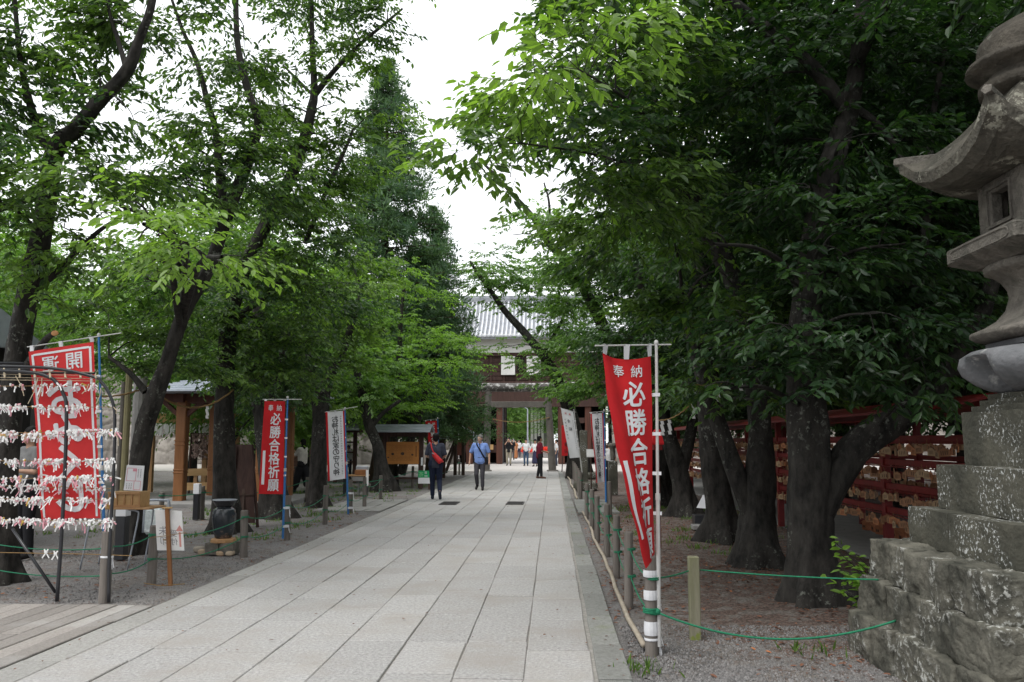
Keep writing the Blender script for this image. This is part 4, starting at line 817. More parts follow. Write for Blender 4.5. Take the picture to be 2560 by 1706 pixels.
def lantern():
    cx, cy = 3.33, 5.70
    t = thing('stone_lantern', 'tall stone lantern on stepped mossy blocks and a rubble plinth at the right edge', 'lantern', (cx, cy, 0))
    # rubble plinth: three courses of boulders around a core, battered
    mb = MB(); mb.box((cx, cy, .38), (1.5, 1.5, .70)); sd_ = 1
    for ci, (z0, z1, ex) in enumerate(((-.06, .26, 1.05), (.26, .53, .99), (.53, .80, .93))):
        for face in range(4):
            x = -ex
            while x < ex-.05:
                wd = random.uniform(.34, .66) if ci < 2 else random.uniform(.38, .75); wd = min(wd, ex-x)
                if ex-(x+wd) < .2: wd = ex-x
                m = x+wd/2; dp = .34; hh = z1-z0; r_ = ex-dp/2+random.uniform(-.02, .03)
                if face == 0: c = (cx-r_, cy+m); dd = (dp, wd, hh)
                elif face == 1: c = (cx+m, cy-r_); dd = (wd, dp, hh)
                elif face == 2: c = (cx+r_, cy+m); dd = (dp, wd, hh)
                else: c = (cx+m, cy+r_); dd = (wd, dp, hh)
                stone_block(mb, (c[0], c[1], (z0+z1)/2+random.uniform(-.006, .006)), (dd[0]+.02, dd[1]+.012, dd[2]+.012), sd_, .036, .07, 22); sd_ += 1; x += wd
    mb.build('rubble_plinth', M_rubble, t, smooth=True)
    def step(h, z0, z1, sp):
        mb = MB(); cuts = [-h]+sp+[h]
        for i in range(len(cuts)-1):
            a, b = cuts[i]+.002, cuts[i+1]-.002
            stone_block(mb, (cx, cy+(a+b)/2, (z0+z1)/2), (2*h, b-a, z1-z0), 40+i+z0*9, .008, .012, 14)
        mb.build('step', M_stoneg, t, smooth=False)
    step(.72, .80, 1.062, [.1]); step(.57, 1.062, 1.371, []); step(.43, 1.371, 1.735, [])
    mb = MB()
    for i, (r, z) in enumerate(((.385, 1.735), (.345, 1.775), (.305, 1.815))): stone_block(mb, (cx, cy, z+.02), (2*r, 2*r, .045), 60+i, .006, .02, 8)
    mb.build('moulding', M_stoneg, t)
    # cat-leg base: four bulging legs with scalloped hollows between them
    prof = [(.30, 1.86), (.38, 1.875), (.46, 1.92), (.53, 1.98), (.555, 2.04), (.54, 2.10), (.48, 2.14), (.34, 2.165)]
    n = 64; V = []; Fs = []
    for i, (r, z) in enumerate(prof):
        for k in range(n):
            a = 2*math.pi*k/n+math.pi/4; c4 = abs(math.cos(2*(a))); gap = max(0, .60-abs(math.cos(2*a+math.pi/2)))*(1 if z < 1.99 else (.7 if z < 2.05 else 0))
            q = 1-.45*min(1, gap*4); q /= (abs(math.cos(a))**3.2+abs(math.sin(a))**3.2)**(1/3.2)*.5+.5
            V.append((cx+r*q*math.cos(a), cy+r*q*math.sin(a), z))
    m = len(prof); Fs = [(i*n+k, i*n+(k+1) % n, (i+1)*n+(k+1) % n, (i+1)*n+k) for i in range(m-1) for k in range(n)]+[tuple(range(n)), tuple((m-1)*n+k for k in range(n))]
    M_ls2 = mat('lantern_leg_stone', (.20, .20, .21), (.11, .115, .12), .9, 6, .5, 30, c3=(.34, .34, .33), s3=5, t3=.60, w3=.08)
    MB().add(V, Fs).build('leg_base', M_ls2, t, smooth=True)
    MB().lathe((cx, cy, 0), [(.30, 2.16), (.33, 2.165), (.33, 2.20), (.30, 2.205)], 40, sq=6).build('foot_block', M_ls2, t)
    MB().lathe((cx, cy, 0), [(.34, 2.205), (.42, 2.22), (.455, 2.245), (.45, 2.27), (.38, 2.30), (.30, 2.35), (.245, 2.42), (.222, 2.50), (.228, 2.56), (.26, 2.62), (.31, 2.665), (.35, 2.68), (.355, 2.72), (.33, 2.745)], 40, sq=3).build('shaft', M_stone, t, smooth=True)
    # carved platform
    hb = .455; mb = MB(); mb.lathe((cx, cy, 0), [(.33, 2.735), (.36, 2.745), (hb*1.0, 2.80)], 4)
    mb = MB(); z0, z1 = 2.80, 2.91
    mb.add([(cx-.33, cy-.33, 2.735), (cx+.33, cy-.33, 2.735), (cx+.33, cy+.33, 2.735), (cx-.33, cy+.33, 2.735), (cx-hb, cy-hb, z0), (cx+hb, cy-hb, z0), (cx+hb, cy+hb, z0), (cx-hb, cy+hb, z0)],
           [(0, 1, 5, 4), (1, 2, 6, 5), (2, 3, 7, 6), (3, 0, 4, 7), (3, 2, 1, 0)])
    mb.box((cx, cy, (z0+z1)/2), (2*hb, 2*hb, z1-z0), bev=.012); mb.box((cx, cy, z1+.018), (2*hb-.14, 2*hb-.14, .036), bev=.01); pf = mb.build('platform', M_stone, t)
    mb = MB()       # raised rim of the carved panels
    for ax in (0, 1):
        for sg in (-1, 1):
            pts = []
            for k in range(25):
                a = 2*math.pi*k/24; u = math.copysign(min(1, abs(math.cos(a))**.35), math.cos(a))*(hb-.07); v = math.copysign(abs(math.sin(a))**.5, math.sin(a))*.036
                pts.append((cx+sg*(hb+.002), cy+u, (z0+z1)/2+v) if ax == 0 else (cx+u, cy+sg*(hb+.002), (z0+z1)/2+v))
            mb.tube(pts, .006, 5, cap=False)
    mb.build('panel_rim', M_stone, pf)
    # fire box with window openings on four sides
    hw = .29; z0, z1 = 2.945, 3.33; mb = MB(); wo_ = .12; wz0, wz1 = 3.03, 3.24; th = .09
    for ax in (0, 1):
        for sg in (-1, 1):
            for (u0, u1, a, b) in ((-hw, -wo_, z0, z1), (wo_, hw, z0, z1), (-wo_, wo_, z0, wz0), (-wo_, wo_, wz1, z1)):
                q = hw-th/2-(.001 if ax else 0); u0_, u1_ = (max(u0, -hw+th*ax), min(u1, hw-th*ax))
                if ax == 0: mb.box((cx+sg*q, cy+(u0_+u1_)/2, (a+b)/2), (th, u1_-u0_, b-a), bev=.012)
                else: mb.box((cx+(u0_+u1_)/2, cy+sg*q, (a+b)/2), (u1_-u0_, th, b-a), bev=.012)
    fb = mb.build('fire_box', M_stone, t); mb = MB()
    for ax in (0, 1):
        for sg in (-1, 1):
            q = hw+.004
            for (u, v, du, dv) in ((-wo_-.028, (wz0+wz1)/2, .02, wz1-wz0+.07), (wo_+.028, (wz0+wz1)/2, .02, wz1-wz0+.07), (0, wz0-.028, 2*wo_+.04, .02), (0, wz1+.028, 2*wo_+.04, .02)):
                mb.box((cx+sg*q, cy+u, v) if ax == 0 else (cx+u, cy+sg*q, v), (.022, du, dv) if ax == 0 else (du, .022, dv))
    mb.build('window_frame', M_stone, fb)
    # sweeping roof with upturned corners
    n = 24; rings = 10; V = []; Fs = []
    def rim(a_):        # square rim in -1..1 parametrised, corners raised
        k = a_ % n; s = k//(n//4); f = (k % (n//4))/(n//4)*2-1
        u, v = [(f, -1), (1, f), (-f, 1), (-1, -f)][s]; return u, v, abs(f)
    for i in range(rings+1):
        t_ = i/rings; h = .675*(1-t_)+.20*t_
        for k in range(n):
            u, v, c = rim(k); lift = (c**3)*(.235*(1-t_)**2); pinch = 1-.06*(1-c**2)*(1-t_)
            V.append((cx+u*h*pinch, cy+v*h*pinch, 3.435+lift+.50*t_**1.45))
    top0 = 0; und = len(V)
    for i in range(5):
        t_ = i/4; h = .675*(1-t_)+.27*t_
        for k in range(n):
            u, v, c = rim(k); lift = (c**3)*(.235*(1-t_)**1.5); pinch = 1-.06*(1-c**2)*(1-t_); V.append((cx+u*h*pinch*(.985 if i == 0 else 1), cy+v*h*pinch*(.985 if i == 0 else 1), 3.355+lift*.9+(-.02 if i else 0)+.0*t_-.03*math.sin(math.pi*t_)+(-.01 if i == 4 else 0)))
    for i in range(rings): Fs += [(i*n+k, i*n+(k+1) % n, (i+1)*n+(k+1) % n, (i+1)*n+k) for k in range(n)]
    for i in range(4): Fs += [(und+i*n+(k+1) % n, und+i*n+k, und+(i+1)*n+k, und+(i+1)*n+(k+1) % n) for k in range(n)]
    Fs += [(und+k, und+(k+1) % n, (k+1) % n, k) for k in range(n)]; Fs += [tuple(rings*n+k for k in range(n)), tuple(und+4*n+k for k in range(n))]
    rf = MB().add(V, Fs).build('roof', mat('lantern_roof_stone_shaded', (.135, .122, .10), (.06, .056, .046), .92, 7, 1.0, 30, c3=(.34, .33, .27), s3=14, t3=.52, w3=.04, g3=2.5), t, smooth=False)  # roof colour darkened with canopy shade as well as weathering
    for sx in (-1, 1):
        for sy in (-1, 1):
            mb = MB(); c = Vector((cx+sx*.675, cy+sy*.675, 3.66)); d = Vector((-sx, -sy, -.25)).normalized(); mb.tube([c-d*.015, c+d*.16, c+d*.45+Vector((0, 0, .03))], [.034, .045, .02], 5); mb.build('corner_scroll', M_stone, rf)
    MB().lathe((cx, cy, 0), [(.20, 3.88), (.26, 3.91), (.34, 3.93), (.345, 3.98), (.30, 4.02), (.28, 4.05), (.36, 4.075), (.42, 4.10), (.41, 4.135), (.33, 4.16), (.345, 4.22), (.33, 4.29), (.26, 4.37), (.13, 4.45), (.04, 4.50), (.01, 4.53)], 30).build('finial', mat('finial_stone_shaded', (.105, .092, .075), (.05, .045, .038), .95, 7, 1.0, 30, c3=(.16, .155, .13), s3=9, t3=.62), t, smooth=True)  # finial colour carries the shade of the canopy, besides dark weathering
lantern()
# ================================================================ POSTS AND ROPES
def post_mesh(h, r, sq=False):
    mb = MB(); 
    if sq: mb.box((0, 0, h/2-.1), (2*r, 2*r, h+.2), bev=.008)
    else: mb.tube([(0, 0, -.2), (0, 0, h*.5), (0, 0, h-.012), (0, 0, h)], [r*1.04, r, r*.98, r*.86], 14)
    return mb
ordn = ['nearest', 'second', 'third', 'fourth', 'fifth', 'sixth', 'seventh', 'eighth', 'ninth', 'tenth', 'eleventh', 'twelfth', 'thirteenth', 'fourteenth', 'fifteenth', 'sixteenth']
proto_post = None
def put_post(x, y, h, r, label, group, mt=M_post):
    global proto_post
    if proto_post is None:
        proto_post = post_mesh(.66, .044).build('rope_post', M_post, org=(x, y, 0), local=True) ; o = proto_post; o.location = (x, y, 0)
    else: o = proto_post.copy(); col.objects.link(o); o.location = (x, y, 0)
    o.scale = (r/.044, r/.044, h/.66); o.rotation_euler = (random.uniform(-.02, .02), random.uniform(-.02, .02), random.uniform(0, 6))
    tag(o, label, 'post', group); return o
RPy = [6.49, 8.2, 9.95, 11.7, 13.4, 15.2, 17.3]; RPx = [.727, .71, .725, .73, .69, .69, .68]
for i, (x, y) in enumerate(zip(RPx, RPy)):
    put_post(x, y, .68, .049 if i == 0 else .042, ('weathered wooden post wrapped in white tape holding the large red wish banner' if i == 0 else '%s wooden rope post from the camera along the kerb right of the path' % ordn[i]), 'wooden posts right of the path')
far = [22.6, 24.2, 26.0, 28.0, 30.2, 32.5, 35.0, 37.5]
for i, y in enumerate(far): put_post(.74+.02*i, y, .70, .045, '%s post of the far run of posts beyond the kerb step' % ordn[i], 'wooden posts right of the path')
LP = [(261, 1503, 1327, .055), (378, 1458, 1313, .05), (609, 1391, 1275, .05), (717, 1349, 1238, .048), (812, 1310, 1213, .048), (876, 1281, 1199, .046), (911, 1268, 1193, .046), (951, 1249, 1188, .046)]
LPW = []
for i, (px, py, pt, r) in enumerate(LP):
    g_ = G(px, py); h = EH+(HZ-pt)*g_.y/F; LPW.append((g_.x, g_.y)); put_post(g_.x, g_.y, h, r, '%s wooden rope post from the camera along the left gravel strip' % ordn[i], 'wooden posts left of the path')
for i, (px, py, pt, lab) in enumerate([(766, 1254, 1193, 'rope post standing in front of the woman taking a photo'), (505, 1298, 1215, 'rope post between the gazebo and the black jar'), (401, 1310, 1231, 'short rope post behind the little folding table'), (1031, 1219, 1165, 'rope post in front of the brown notice board'),
        (1111, 1192, 1147, 'rope post just right of the man with the red bag'), (1148, 1185, 1146, 'rope post at the foot of the gabled notice shelter')]):
    g_ = G(px, py); put_post(g_.x, g_.y, EH+(HZ-pt)*g_.y/F, .045, lab, 'wooden posts of the back fence on the left')
g_ = G(490, 1300); t = thing('marker_post', 'black post with a white band beside the gazebo', 'post', (g_.x, g_.y, 0)); mb = MB(); mb.box((g_.x, g_.y, .35), (.11, .11, .7), bev=.01); mb.build('shaft', M_dmetal, t)
MB().box((g_.x, g_.y, .60), (.118, .118, .2), bev=.005).build('band', M_white, t)
g_ = G(302, 1400); t = thing('marker_post', 'black post with a white top behind the fortune paper rack', 'post', (g_.x, g_.y, 0)); MB().box((g_.x, g_.y, .35), (.13, .13, .7), bev=.01).build('shaft', M_dmetal, t)
MB().box((g_.x, g_.y, .66), (.138, .138, .2), bev=.005).build('band', M_white, t)
# lighter square post by the lantern
g_ = G(1738, 1588); o = post_mesh(EH+(HZ-1380)*g_.y/F, .043, True).build('rope_post', M_postm, org=(g_.x, g_.y, 0), local=True); tag(o, 'pale square mossy post with the green rope between red banner and lantern', 'post'); PLX = g_
def rope(label, pts, sag, r=.006, name='green_rope', mt=M_rope_g, n=14, wraps=.05):
    mb = MB(); 
    for a, b in zip(pts[:-1], pts[1:]):
        a = Vector(a); b = Vector(b); s = sag*(b-a).length/1.8 if not isinstance(sag, tuple) else sag[0]
        mb.tube([a+(b-a)*(i/n)-Vector((0, 0, 4*s*(i/n)*(1-i/n))) for i in range(n+1)], r, 6)
    if wraps:
        for p in pts:
            for k in range(2): mb.tube([(p[0]+wraps*math.cos(a), p[1]+wraps*math.sin(a), p[2]+.012*k-.006) for a in [j*math.pi/6 for j in range(13)]], r*.9, 5)
    return tag(mb.build(name, mt, smooth=True), label, 'rope')
rp = [(x, y) for x, y in zip(RPx, RPy)]
rope('upper green rope slung along the posts right of the path', [(x+.02, y, .52) for x, y in rp], .07)
rope('lower green rope slung along the posts right of the path', [(x+.02, y, .27) for x, y in rp], .07)
rope('green rope along the far run of posts beyond the kerb step', [(.76+.02*i, y, .5) for i, y in enumerate(far)], .06)
rope('upper green rope slung along the posts of the left gravel strip', [(x, y, .52) for x, y in LPW], .08)
rope('lower green rope slung along the posts of the left gravel strip', [(x, y, .26) for x, y in LPW], .08)
a = LPW[0]; rope('upper green rope running off to the left from behind the paper rack', [(-9, 10.0, .5), (-6.4, 9.0, .5), (a[0], a[1], .50)], .05)
rope('lower green rope running off to the left from behind the paper rack', [(-9, 10.0, .24), (-6.4, 9.0, .24), (a[0], a[1], .24)], .05)
bf = [G(401, 1310), G(505, 1298), G(766, 1254), G(1031, 1219), G(1148, 1185)]
rope('green rope of the back fence behind the red wish banner and notice board', [(p.x, p.y, .52) for p in bf], .05, r=.008)
L0 = Vector((2.33, 6.3, .55)); p0 = Vector((RPx[0]+.05, RPy[0], .52))
rope('taut green rope from the taped post to the lantern plinth', [p0, (PLX.x, PLX.y+.05, .505), L0], (.012,), wraps=0)
def lowrope():
    a = Vector((RPx[0]+.04, RPy[0]-.05, .28)); b = Vector((2.33, 6.0, .33)); mb = MB(); n = 30
    mb.tube([a+(b-a)*(i/n)-Vector((0, 0, 4*.155*(i/n)*(1-i/n))) for i in range(n+1)], .0075, 7)
    for k in range(3): mb.tube([(RPx[0]+.056*math.cos(q), RPy[0]+.056*math.sin(q), .285+.013*k-.01) for q in [j*math.pi/8 for j in range(17)]], .0075, 6)
    mb.ball((RPx[0]+.045, RPy[0]-.05, .285), (.02, .018, .022)); tag(mb.build('green_rope', M_rope_g, smooth=True), 'sagging green rope knotted round the taped post and ending at the lantern plinth', 'rope')
lowrope()
# low wooden edging rail along the kerb
mb = MB(); pts = []
for i in range(25): y = 6.55+i*.5; pts.append((.66+.012*math.sin(y*1.3)+.006*math.sin(y*4), y, .01+.01*math.sin(y*2.2)))
mb.tube(pts, .022, 7, jit=.06); tag(mb.build('edging_log', mat('bleached_wood', (.42, .36, .29), (.28, .24, .19), .9, 8, .3), smooth=True), 'long thin bleached edging log lying between kerb and soil on the right', 'edging')
mb = MB(); mb.tube([(.66+.02*math.sin(y), y, .02) for y in [22.6+i*.6 for i in range(27)]], .03, 7, jit=.06); tag(mb.build('edging_log', MATS['bleached_wood'], smooth=True), 'far edging log lying beyond the stone kerb step', 'edging')
# drain grates
for (px, lab) in ((1033*1.088, 'left iron drain grate set in the stone path'), (1184*1.088, 'right iron drain grate set in the stone path')):
    g_ = G(px, 1259); t = thing('drain_grate', lab, 'drain grate', (g_.x, g_.y, 0), 'drain grates in the path'); mb = MB()
    for s in (-1, 1): mb.box((g_.x, g_.y+s*.48, .006), (.42, .03, .014)); mb.box((g_.x+s*.20, g_.y, .006), (.03, .93, .014))
    mb.build('frame', M_grate, t); mb = MB()
    for k in range(22): mb.box((g_.x, g_.y-.44+k*.042, .007), (.36, .018, .012))
    mb.box((g_.x, g_.y, .003), (.4, .94, .004)); mb.build('bars', M_grate, t)
# ================================================================ BANNERS
def banner(name, label, base, top, bar, S, size, cloth, pole_mat, items, mirror=False, border=None, pr=.011, group='banners on poles', tapes=(), nu=14, nv=36, loops=(.02, .5, .95), sideloops=(.2, .4, .6, .8), inks=(M_white, M_blk, M_red)):
    base = Vector(base); top = Vector(top)
    t = thing(name, label, 'banner', base, group); k = .48; mid = base+(top-base)*k
    MB().tube([base, mid], pr*1.15, 10).tube([mid, top], pr*.85, 10, ).tube([mid-Vector((0, 0, .02)), mid+Vector((0, 0, .03))], pr*1.4, 10, mi=1).build('pole', [pole_mat, M_pole_w], t)
    MB().tube([bar[0], bar[1]], .006, 7).ball(top, (pr*1.3, pr*1.3, pr*1.6)).build('crossbar', M_pole_w, t)
    W, H_ = size; mb = MB(); V = []
    for j in range(nv+1):
        for i in range(nu+1): V.append(S(i/nu, j/nv)[0])
    Fs = [(j*(nu+1)+i, j*(nu+1)+i+1, (j+1)*(nu+1)+i+1, (j+1)*(nu+1)+i) for j in range(nv) for i in range(nu)]
    mb.add(V, Fs); cl = mb.build('cloth', cloth, t, smooth=True)
    for u in loops:
        mb = MB(); p, n = S(u, 0); q = Vector(bar[0]); d = Vector(bar[1])-q; s_ = max(0, min(1, (p-q).dot(d)/d.length_squared)); c = q+d*s_; wv = (S(min(u+.02, 1), 0)[0]-S(max(u-.02, 0), 0)[0]).normalized()*.018
        for sg in (-1, 1): mb.add([p-wv+n*.004*sg, p+wv+n*.004*sg, c+wv+n*.012*sg+Vector((0, 0, .005)), c-wv+n*.012*sg+Vector((0, 0, .005))], [(0, 1, 2, 3)])
        mb.add([c-wv-n*.012+Vector((0, 0, .008)), c+wv-n*.012+Vector((0, 0, .008)), c+wv+n*.012+Vector((0, 0, .008)), c-wv+n*.012+Vector((0, 0, .008))], [(0, 1, 2, 3)]); mb.build('loop', M_white, t)
    for v in sideloops:
        mb = MB(); p, n = S(0, v); dz = (p.z-base.z)/(top.z-base.z); c = base+(top-base)*dz; d = (c-p); 
        if d.length > 1e-4: c = c+d.normalized()*pr*.9
        for sg in (-1, 1): mb.add([p+Vector((0, 0, .013))+n*pr*1.25*sg, p-Vector((0, 0, .013))+n*pr*1.25*sg, c-Vector((0, 0, .013))+n*pr*1.25*sg, c+Vector((0, 0, .013))+n*pr*1.25*sg], [(0, 1, 2, 3)])
        mb.build('side_loop', M_white, t)
    if items: sheet_text('lettering', items, S, list(inks), t, nu, nv, (W, H_), mirror, off=.004)
    if tapes:
        for (c, z, r, h) in tapes:
            mb = MB()
            mb.tube([(c[0], c[1], z-h/2), (c[0], c[1], z-h/6), (c[0], c[1], z+h/5), (c[0], c[1], z+h/2)], [r, r*1.05, r*1.03, r], 14, cap=False)
            for q in range(3): mb.bar((c[0]+r, c[1]-.01, z), (c[0]+r+random.uniform(.0, .03), c[1]-.02, z-random.uniform(.06, .15)), .008, .003)
            mb.build('tape', M_tape, t)
    return t
def surf(topR, topL, botR, botL, rip=.02, nr=2.2, fold=None, sagl=0, ph=0):
    """cloth between four corners (u=0 at the pole) with vertical ripples growing downwards"""
    a, b, c, d = Vector(topR), Vector(topL), Vector(botR), Vector(botL)
    def S(u, v):
        p = (a*(1-u)+b*u)*(1-v)+(c*(1-u)+d*u)*v; tu = ((b-a)*(1-v)+(d-c)*v); tv = ((c-a)*(1-u)+(d-b)*u); n = tu.cross(tv).normalized()
        am = rip*(.25+.75*v)*min(1, 4*u+.0)*min(1, v*5+.15); p = p+n*am*math.sin(u*nr*math.pi*2+v*2.3+ph)+n*rip*.7*math.sin(v*7+u*2+ph)*u
        p.z -= sagl*math.sin(math.pi*u)*(1-v)
        if fold: p = p+fold(u, v)
        return p, n
    return S
# 1 big red banner right foreground
Yf = 6.49; bx = P(1637, 1102, Yf).x; base = (bx+.0, Yf-.02, .03); top = (P(1640, 858, Yf).x, Yf-.02, P(1640, 858, Yf).z)
def S1(u, v):
    W = .45; ang = R(30+ (46*v**1.25)); zt = 2.185; pole = Vector((bx-.022, Yf-.02, 0)); d = Vector((-math.cos(ang), -math.sin(ang), 0))
    wv = W*u*(1-.06*v); s = (.016-.008*v)*math.sin(u*7.2+v*3.1)*min(1, u*4)+(.007-.004*v)*math.sin(u*15+v*7)+.005*math.sin(v*25+u*6)*u
    n = Vector((math.sin(ang), -math.cos(ang), 0)); p = pole+d*wv+n*s
    p.z = zt-1.485*v+.03*u*(1-v)*0-.035*math.sin(u*math.pi)*(1-v)**4-.05*u*v
    return p, n
it = [('奉', .30, -.105, .10, .010, 0), ('納', .145, -.105, .10, .010, 0)]
for i, c in enumerate('必勝合格祈願'): it.append((c, .175, -.29-.228*i, .205, .028, 0, .98))
it.append(('#', .385, -1.08, (.052, .56), 0, 0))
it = [(a_[0], .45-a_[1])+tuple(a_[2:]) if False else a_ for a_ in it]
# u runs from the pole leftwards, so flat x is mirrored back
def mirx(items, W): return [(i[0], W-i[1])+tuple(i[2:]) for i in items]
def flipS(S): return lambda u, v: S(1-u, v)
def Bn(name, label, base, top, bar, S, W, H_, cloth, pm, items, mirror, **k):
    """items laid out as seen by a reader facing the readable side; visible side mirrored when mirror=True"""
    return banner(name, label, base, top, bar, S, (W, H_), cloth, pm, [(i[0], W-i[1])+tuple(i[2:]) for i in items] if True else items, not mirror, **k)
barA = (P(1505, 881, Yf-.25), P(1683, 861, Yf+.05))
barA = (Vector((bx-.46, Yf-.31, 2.235)), Vector((bx+.15, Yf+.085, 2.285)))
items1 = [(i[0], .45-i[1])+tuple(i[2:]) for i in it]
Bn('banner', 'large red wish banner twisting on a white pole at the right foreground', base, top, barA, S1, .45, 1.55, M_red, M_pole_w, items1, False, pr=.014,
   tapes=[((RPx[0], RPy[0]), .555, .053, .05), ((RPx[0], RPy[0]), .40, .052, .07), ((RPx[0], RPy[0]), .16, .054, .10), ((RPx[0], RPy[0]), .08, .052, .02)], nu=18, nv=50)
# 2 red banner on the left with blue pole
def pxbanner(name, label, Y, pole_b, pole_t, corners, bar, W, H_, cloth, pm, items, mirror, dy=0.0, dyb=None, **k):
    """corners in photo pixels: topR (pole side), topL, botR, botL, free side pushed dy metres towards the viewer"""
    dyb = dy if dyb is None else dyb
    tR, tL, bR, bL = corners; S = surf(P(*tR, Y), P(*tL, Y-dy), P(*bR, Y), P(*bL, Y-dyb), **k.pop('sk', {}))
    b = P(*pole_b, Y); b.z = max(b.z, .02); return Bn(name, label, b, P(*pole_t, Y), (P(*bar[0], Y-dy), P(*bar[1], Y)), S, W, H_, cloth, pm, items, mirror, **k)
W, H_ = .45, 1.6
it2 = [('奉', .14, -.12, .11, .011, 0), ('納', .32, -.12, .11, .011, 0)]+[(c, .255, -.31-.228*i, .21, .028, 0) for i, c in enumerate('必勝合格祈願')]+[('#', .055, -1.15, (.05, .58), 0, 0)]
pxbanner('banner', 'red wish banner on a blue pole in the left tree row', 13.1, (707, 1347), (719, 994), [(713, 1003), (661, 1003), (708, 1236), (647, 1235)], [(656, 999), (754, 999)], W, H_, M_red, M_pole_b, it2, False, dy=.18, sk=dict(rip=.018, nr=1.3),
         tapes=[((P(709, 1300, 13.1).x+.03, 13.12), .50, .05, .035), ((P(709, 1300, 13.1).x+.03, 13.12), .22, .05, .035)], pr=.016)
# 3 white banner on the left (seen from behind, lettering reversed)
it3 = [('#', .0225, -.8, (.045, 1.6), 0, 2), ('#', .4275, -.8, (.045, 1.6), 0, 2)]+vtext('お神札は家の守り神', .21, -.10, -1.50, .15, .012, 1)+vtext('お伊勢さまと氏神さまのお神札をおまつりしましょう', .345, -.10, -1.5, .038, 0.0, 1)
pxbanner('banner', 'white banner with red edges and black lettering on a blue pole, left of the path', 17.6, (870, 1312), (862, 1022), [(862, 1027), (814, 1031), (868, 1196), (820, 1203)], [(812, 1031), (894, 1017)], W, H_, M_white, M_pole_b, it3, True, dy=.1, sk=dict(rip=.012, nr=.8),
         tapes=[((P(872, 1300, 17.6).x+.03, 17.6), .45, .055, .035), ((P(872, 1300, 17.6).x+.03, 17.6), .15, .055, .04)], pr=.018)
# 4 far small red banner left
pxbanner('banner', 'small red banner on a blue pole behind the left notice board', 30, (1099, 1200), (1094, 1046), [(1091.5, 1052), (1063, 1054), (1097, 1148), (1078, 1150)], [(1058, 1052), (1099, 1047)], W, H_, M_red, M_pole_b, it2, False, dy=.1, pr=.022)
# 5 white celebration banner right, leaning
it5 = [('奉', .30, -.13, .075, .006, 2), ('祝', .15, -.13, .075, .006, 2), ('令', .22, -.38, .12, .010, 1), ('和', .25, -.64, .12, .010, 1)]+vtext('天皇陛下御即位', .09, -.3, -1.0, .045, .004, 1)+vtext('みことのりをおいわいいたします', .375, -.3, -1.35, .035, 0, 1)
pxbanner('banner', 'white celebration banner on a leaning white pole, right of the path', 23, (1456, 1186), (1435, 1026), [(1433, 1030), (1402, 1021), (1449, 1144), (1424, 1146)], [(1399, 1020), (1440, 1031)], W, H_, M_white, M_pole_w, it5, True, dy=.05, sk=dict(rip=.015, nr=.7), pr=.013)
# 6 white banner right with blue pole
pxbanner('banner', 'white banner with red edges and black lettering on a blue pole, right of the path', 17.2, (1515, 1256), (1510, 1026), [(1508, 1033), (1476, 1035), (1513, 1205), (1490, 1208)], [(1473, 1032), (1534, 1027)], W, H_, M_white, M_pole_b, it3, True, dy=.12, dyb=.2, sk=dict(rip=.014, nr=.8, ph=1), pr=.016)
g_ = P(1523, 1240, 17.25); put_post(g_.x, 17.25, .72, .055, 'thick wooden post that carries the white banner with the blue pole on the right', None)
# 7 big red fortune banner far left behind the rack, seen from behind
W7, H7 = .62, 1.72
it7 = [('開', .43, -.16, .16, .020, 0), ('運', .20, -.16, .16, .020, 0)]+[(c, .31, -.52-.32*i, .33, .045, 0) for i, c in enumerate('おみくじ')]
it7 += [('#', .035, -H7/2-.01, (.022, H7-.06), 0, 0), ('#', W7-.035, -H7/2-.01, (.022, H7-.06), 0, 0), ('#', W7/2, -.045, (W7-.09, .022), 0, 0)]
pxbanner('banner', 'wide red fortune banner with white border behind the paper rack', 8.3, (264, 1490), (247, 838), [(234, 855), (73, 880), (251, 1296), (107, 1299)], [(68, 868), (303, 833)], W7, H7, mat('red_cloth_faded', (.66, .045, .045), (.56, .03, .035), .8, 3), M_pole_b, it7, True, dy=.05, sk=dict(rip=.02, nr=.9), pr=.0135,
         tapes=[((LPW[0][0], LPW[0][1]), .42, .058, .02)])
# red standing board far right beyond the posts
t = thing('standing_sign', 'red standing sign board by the right torii column', 'sign', (P(1412, 1177, 42).x, 42, 0)); a = P(1404, 1064, 42); b = P(1424, 1140, 42)
MB().box(((a.x+b.x)/2, 42, (a.z+b.z)/2), (b.x-a.x, .05, a.z-b.z), bev=.01).build('board', M_red, t); MB().bar((a.x, 42, 0), (a.x+.05, 42, b.z), .05, .05).bar((b.x, 42.3, 0), (b.x-.05, 42, b.z), .05, .05).build('leg', M_dkwood, t)
S8 = lambda u, v: (Vector((a.x+(b.x-a.x)*u, 41.97, a.z-(a.z-b.z)*v)), Vector((0, -1, 0)))
sheet_text('lettering', [('山', .25, -1.25, .22, .02, 0), ('寺', .25, -.95, .22, .02, 0)], S8, [M_blk], t, 2, 2, (.4, 1.52), False, both=False, off=.004)
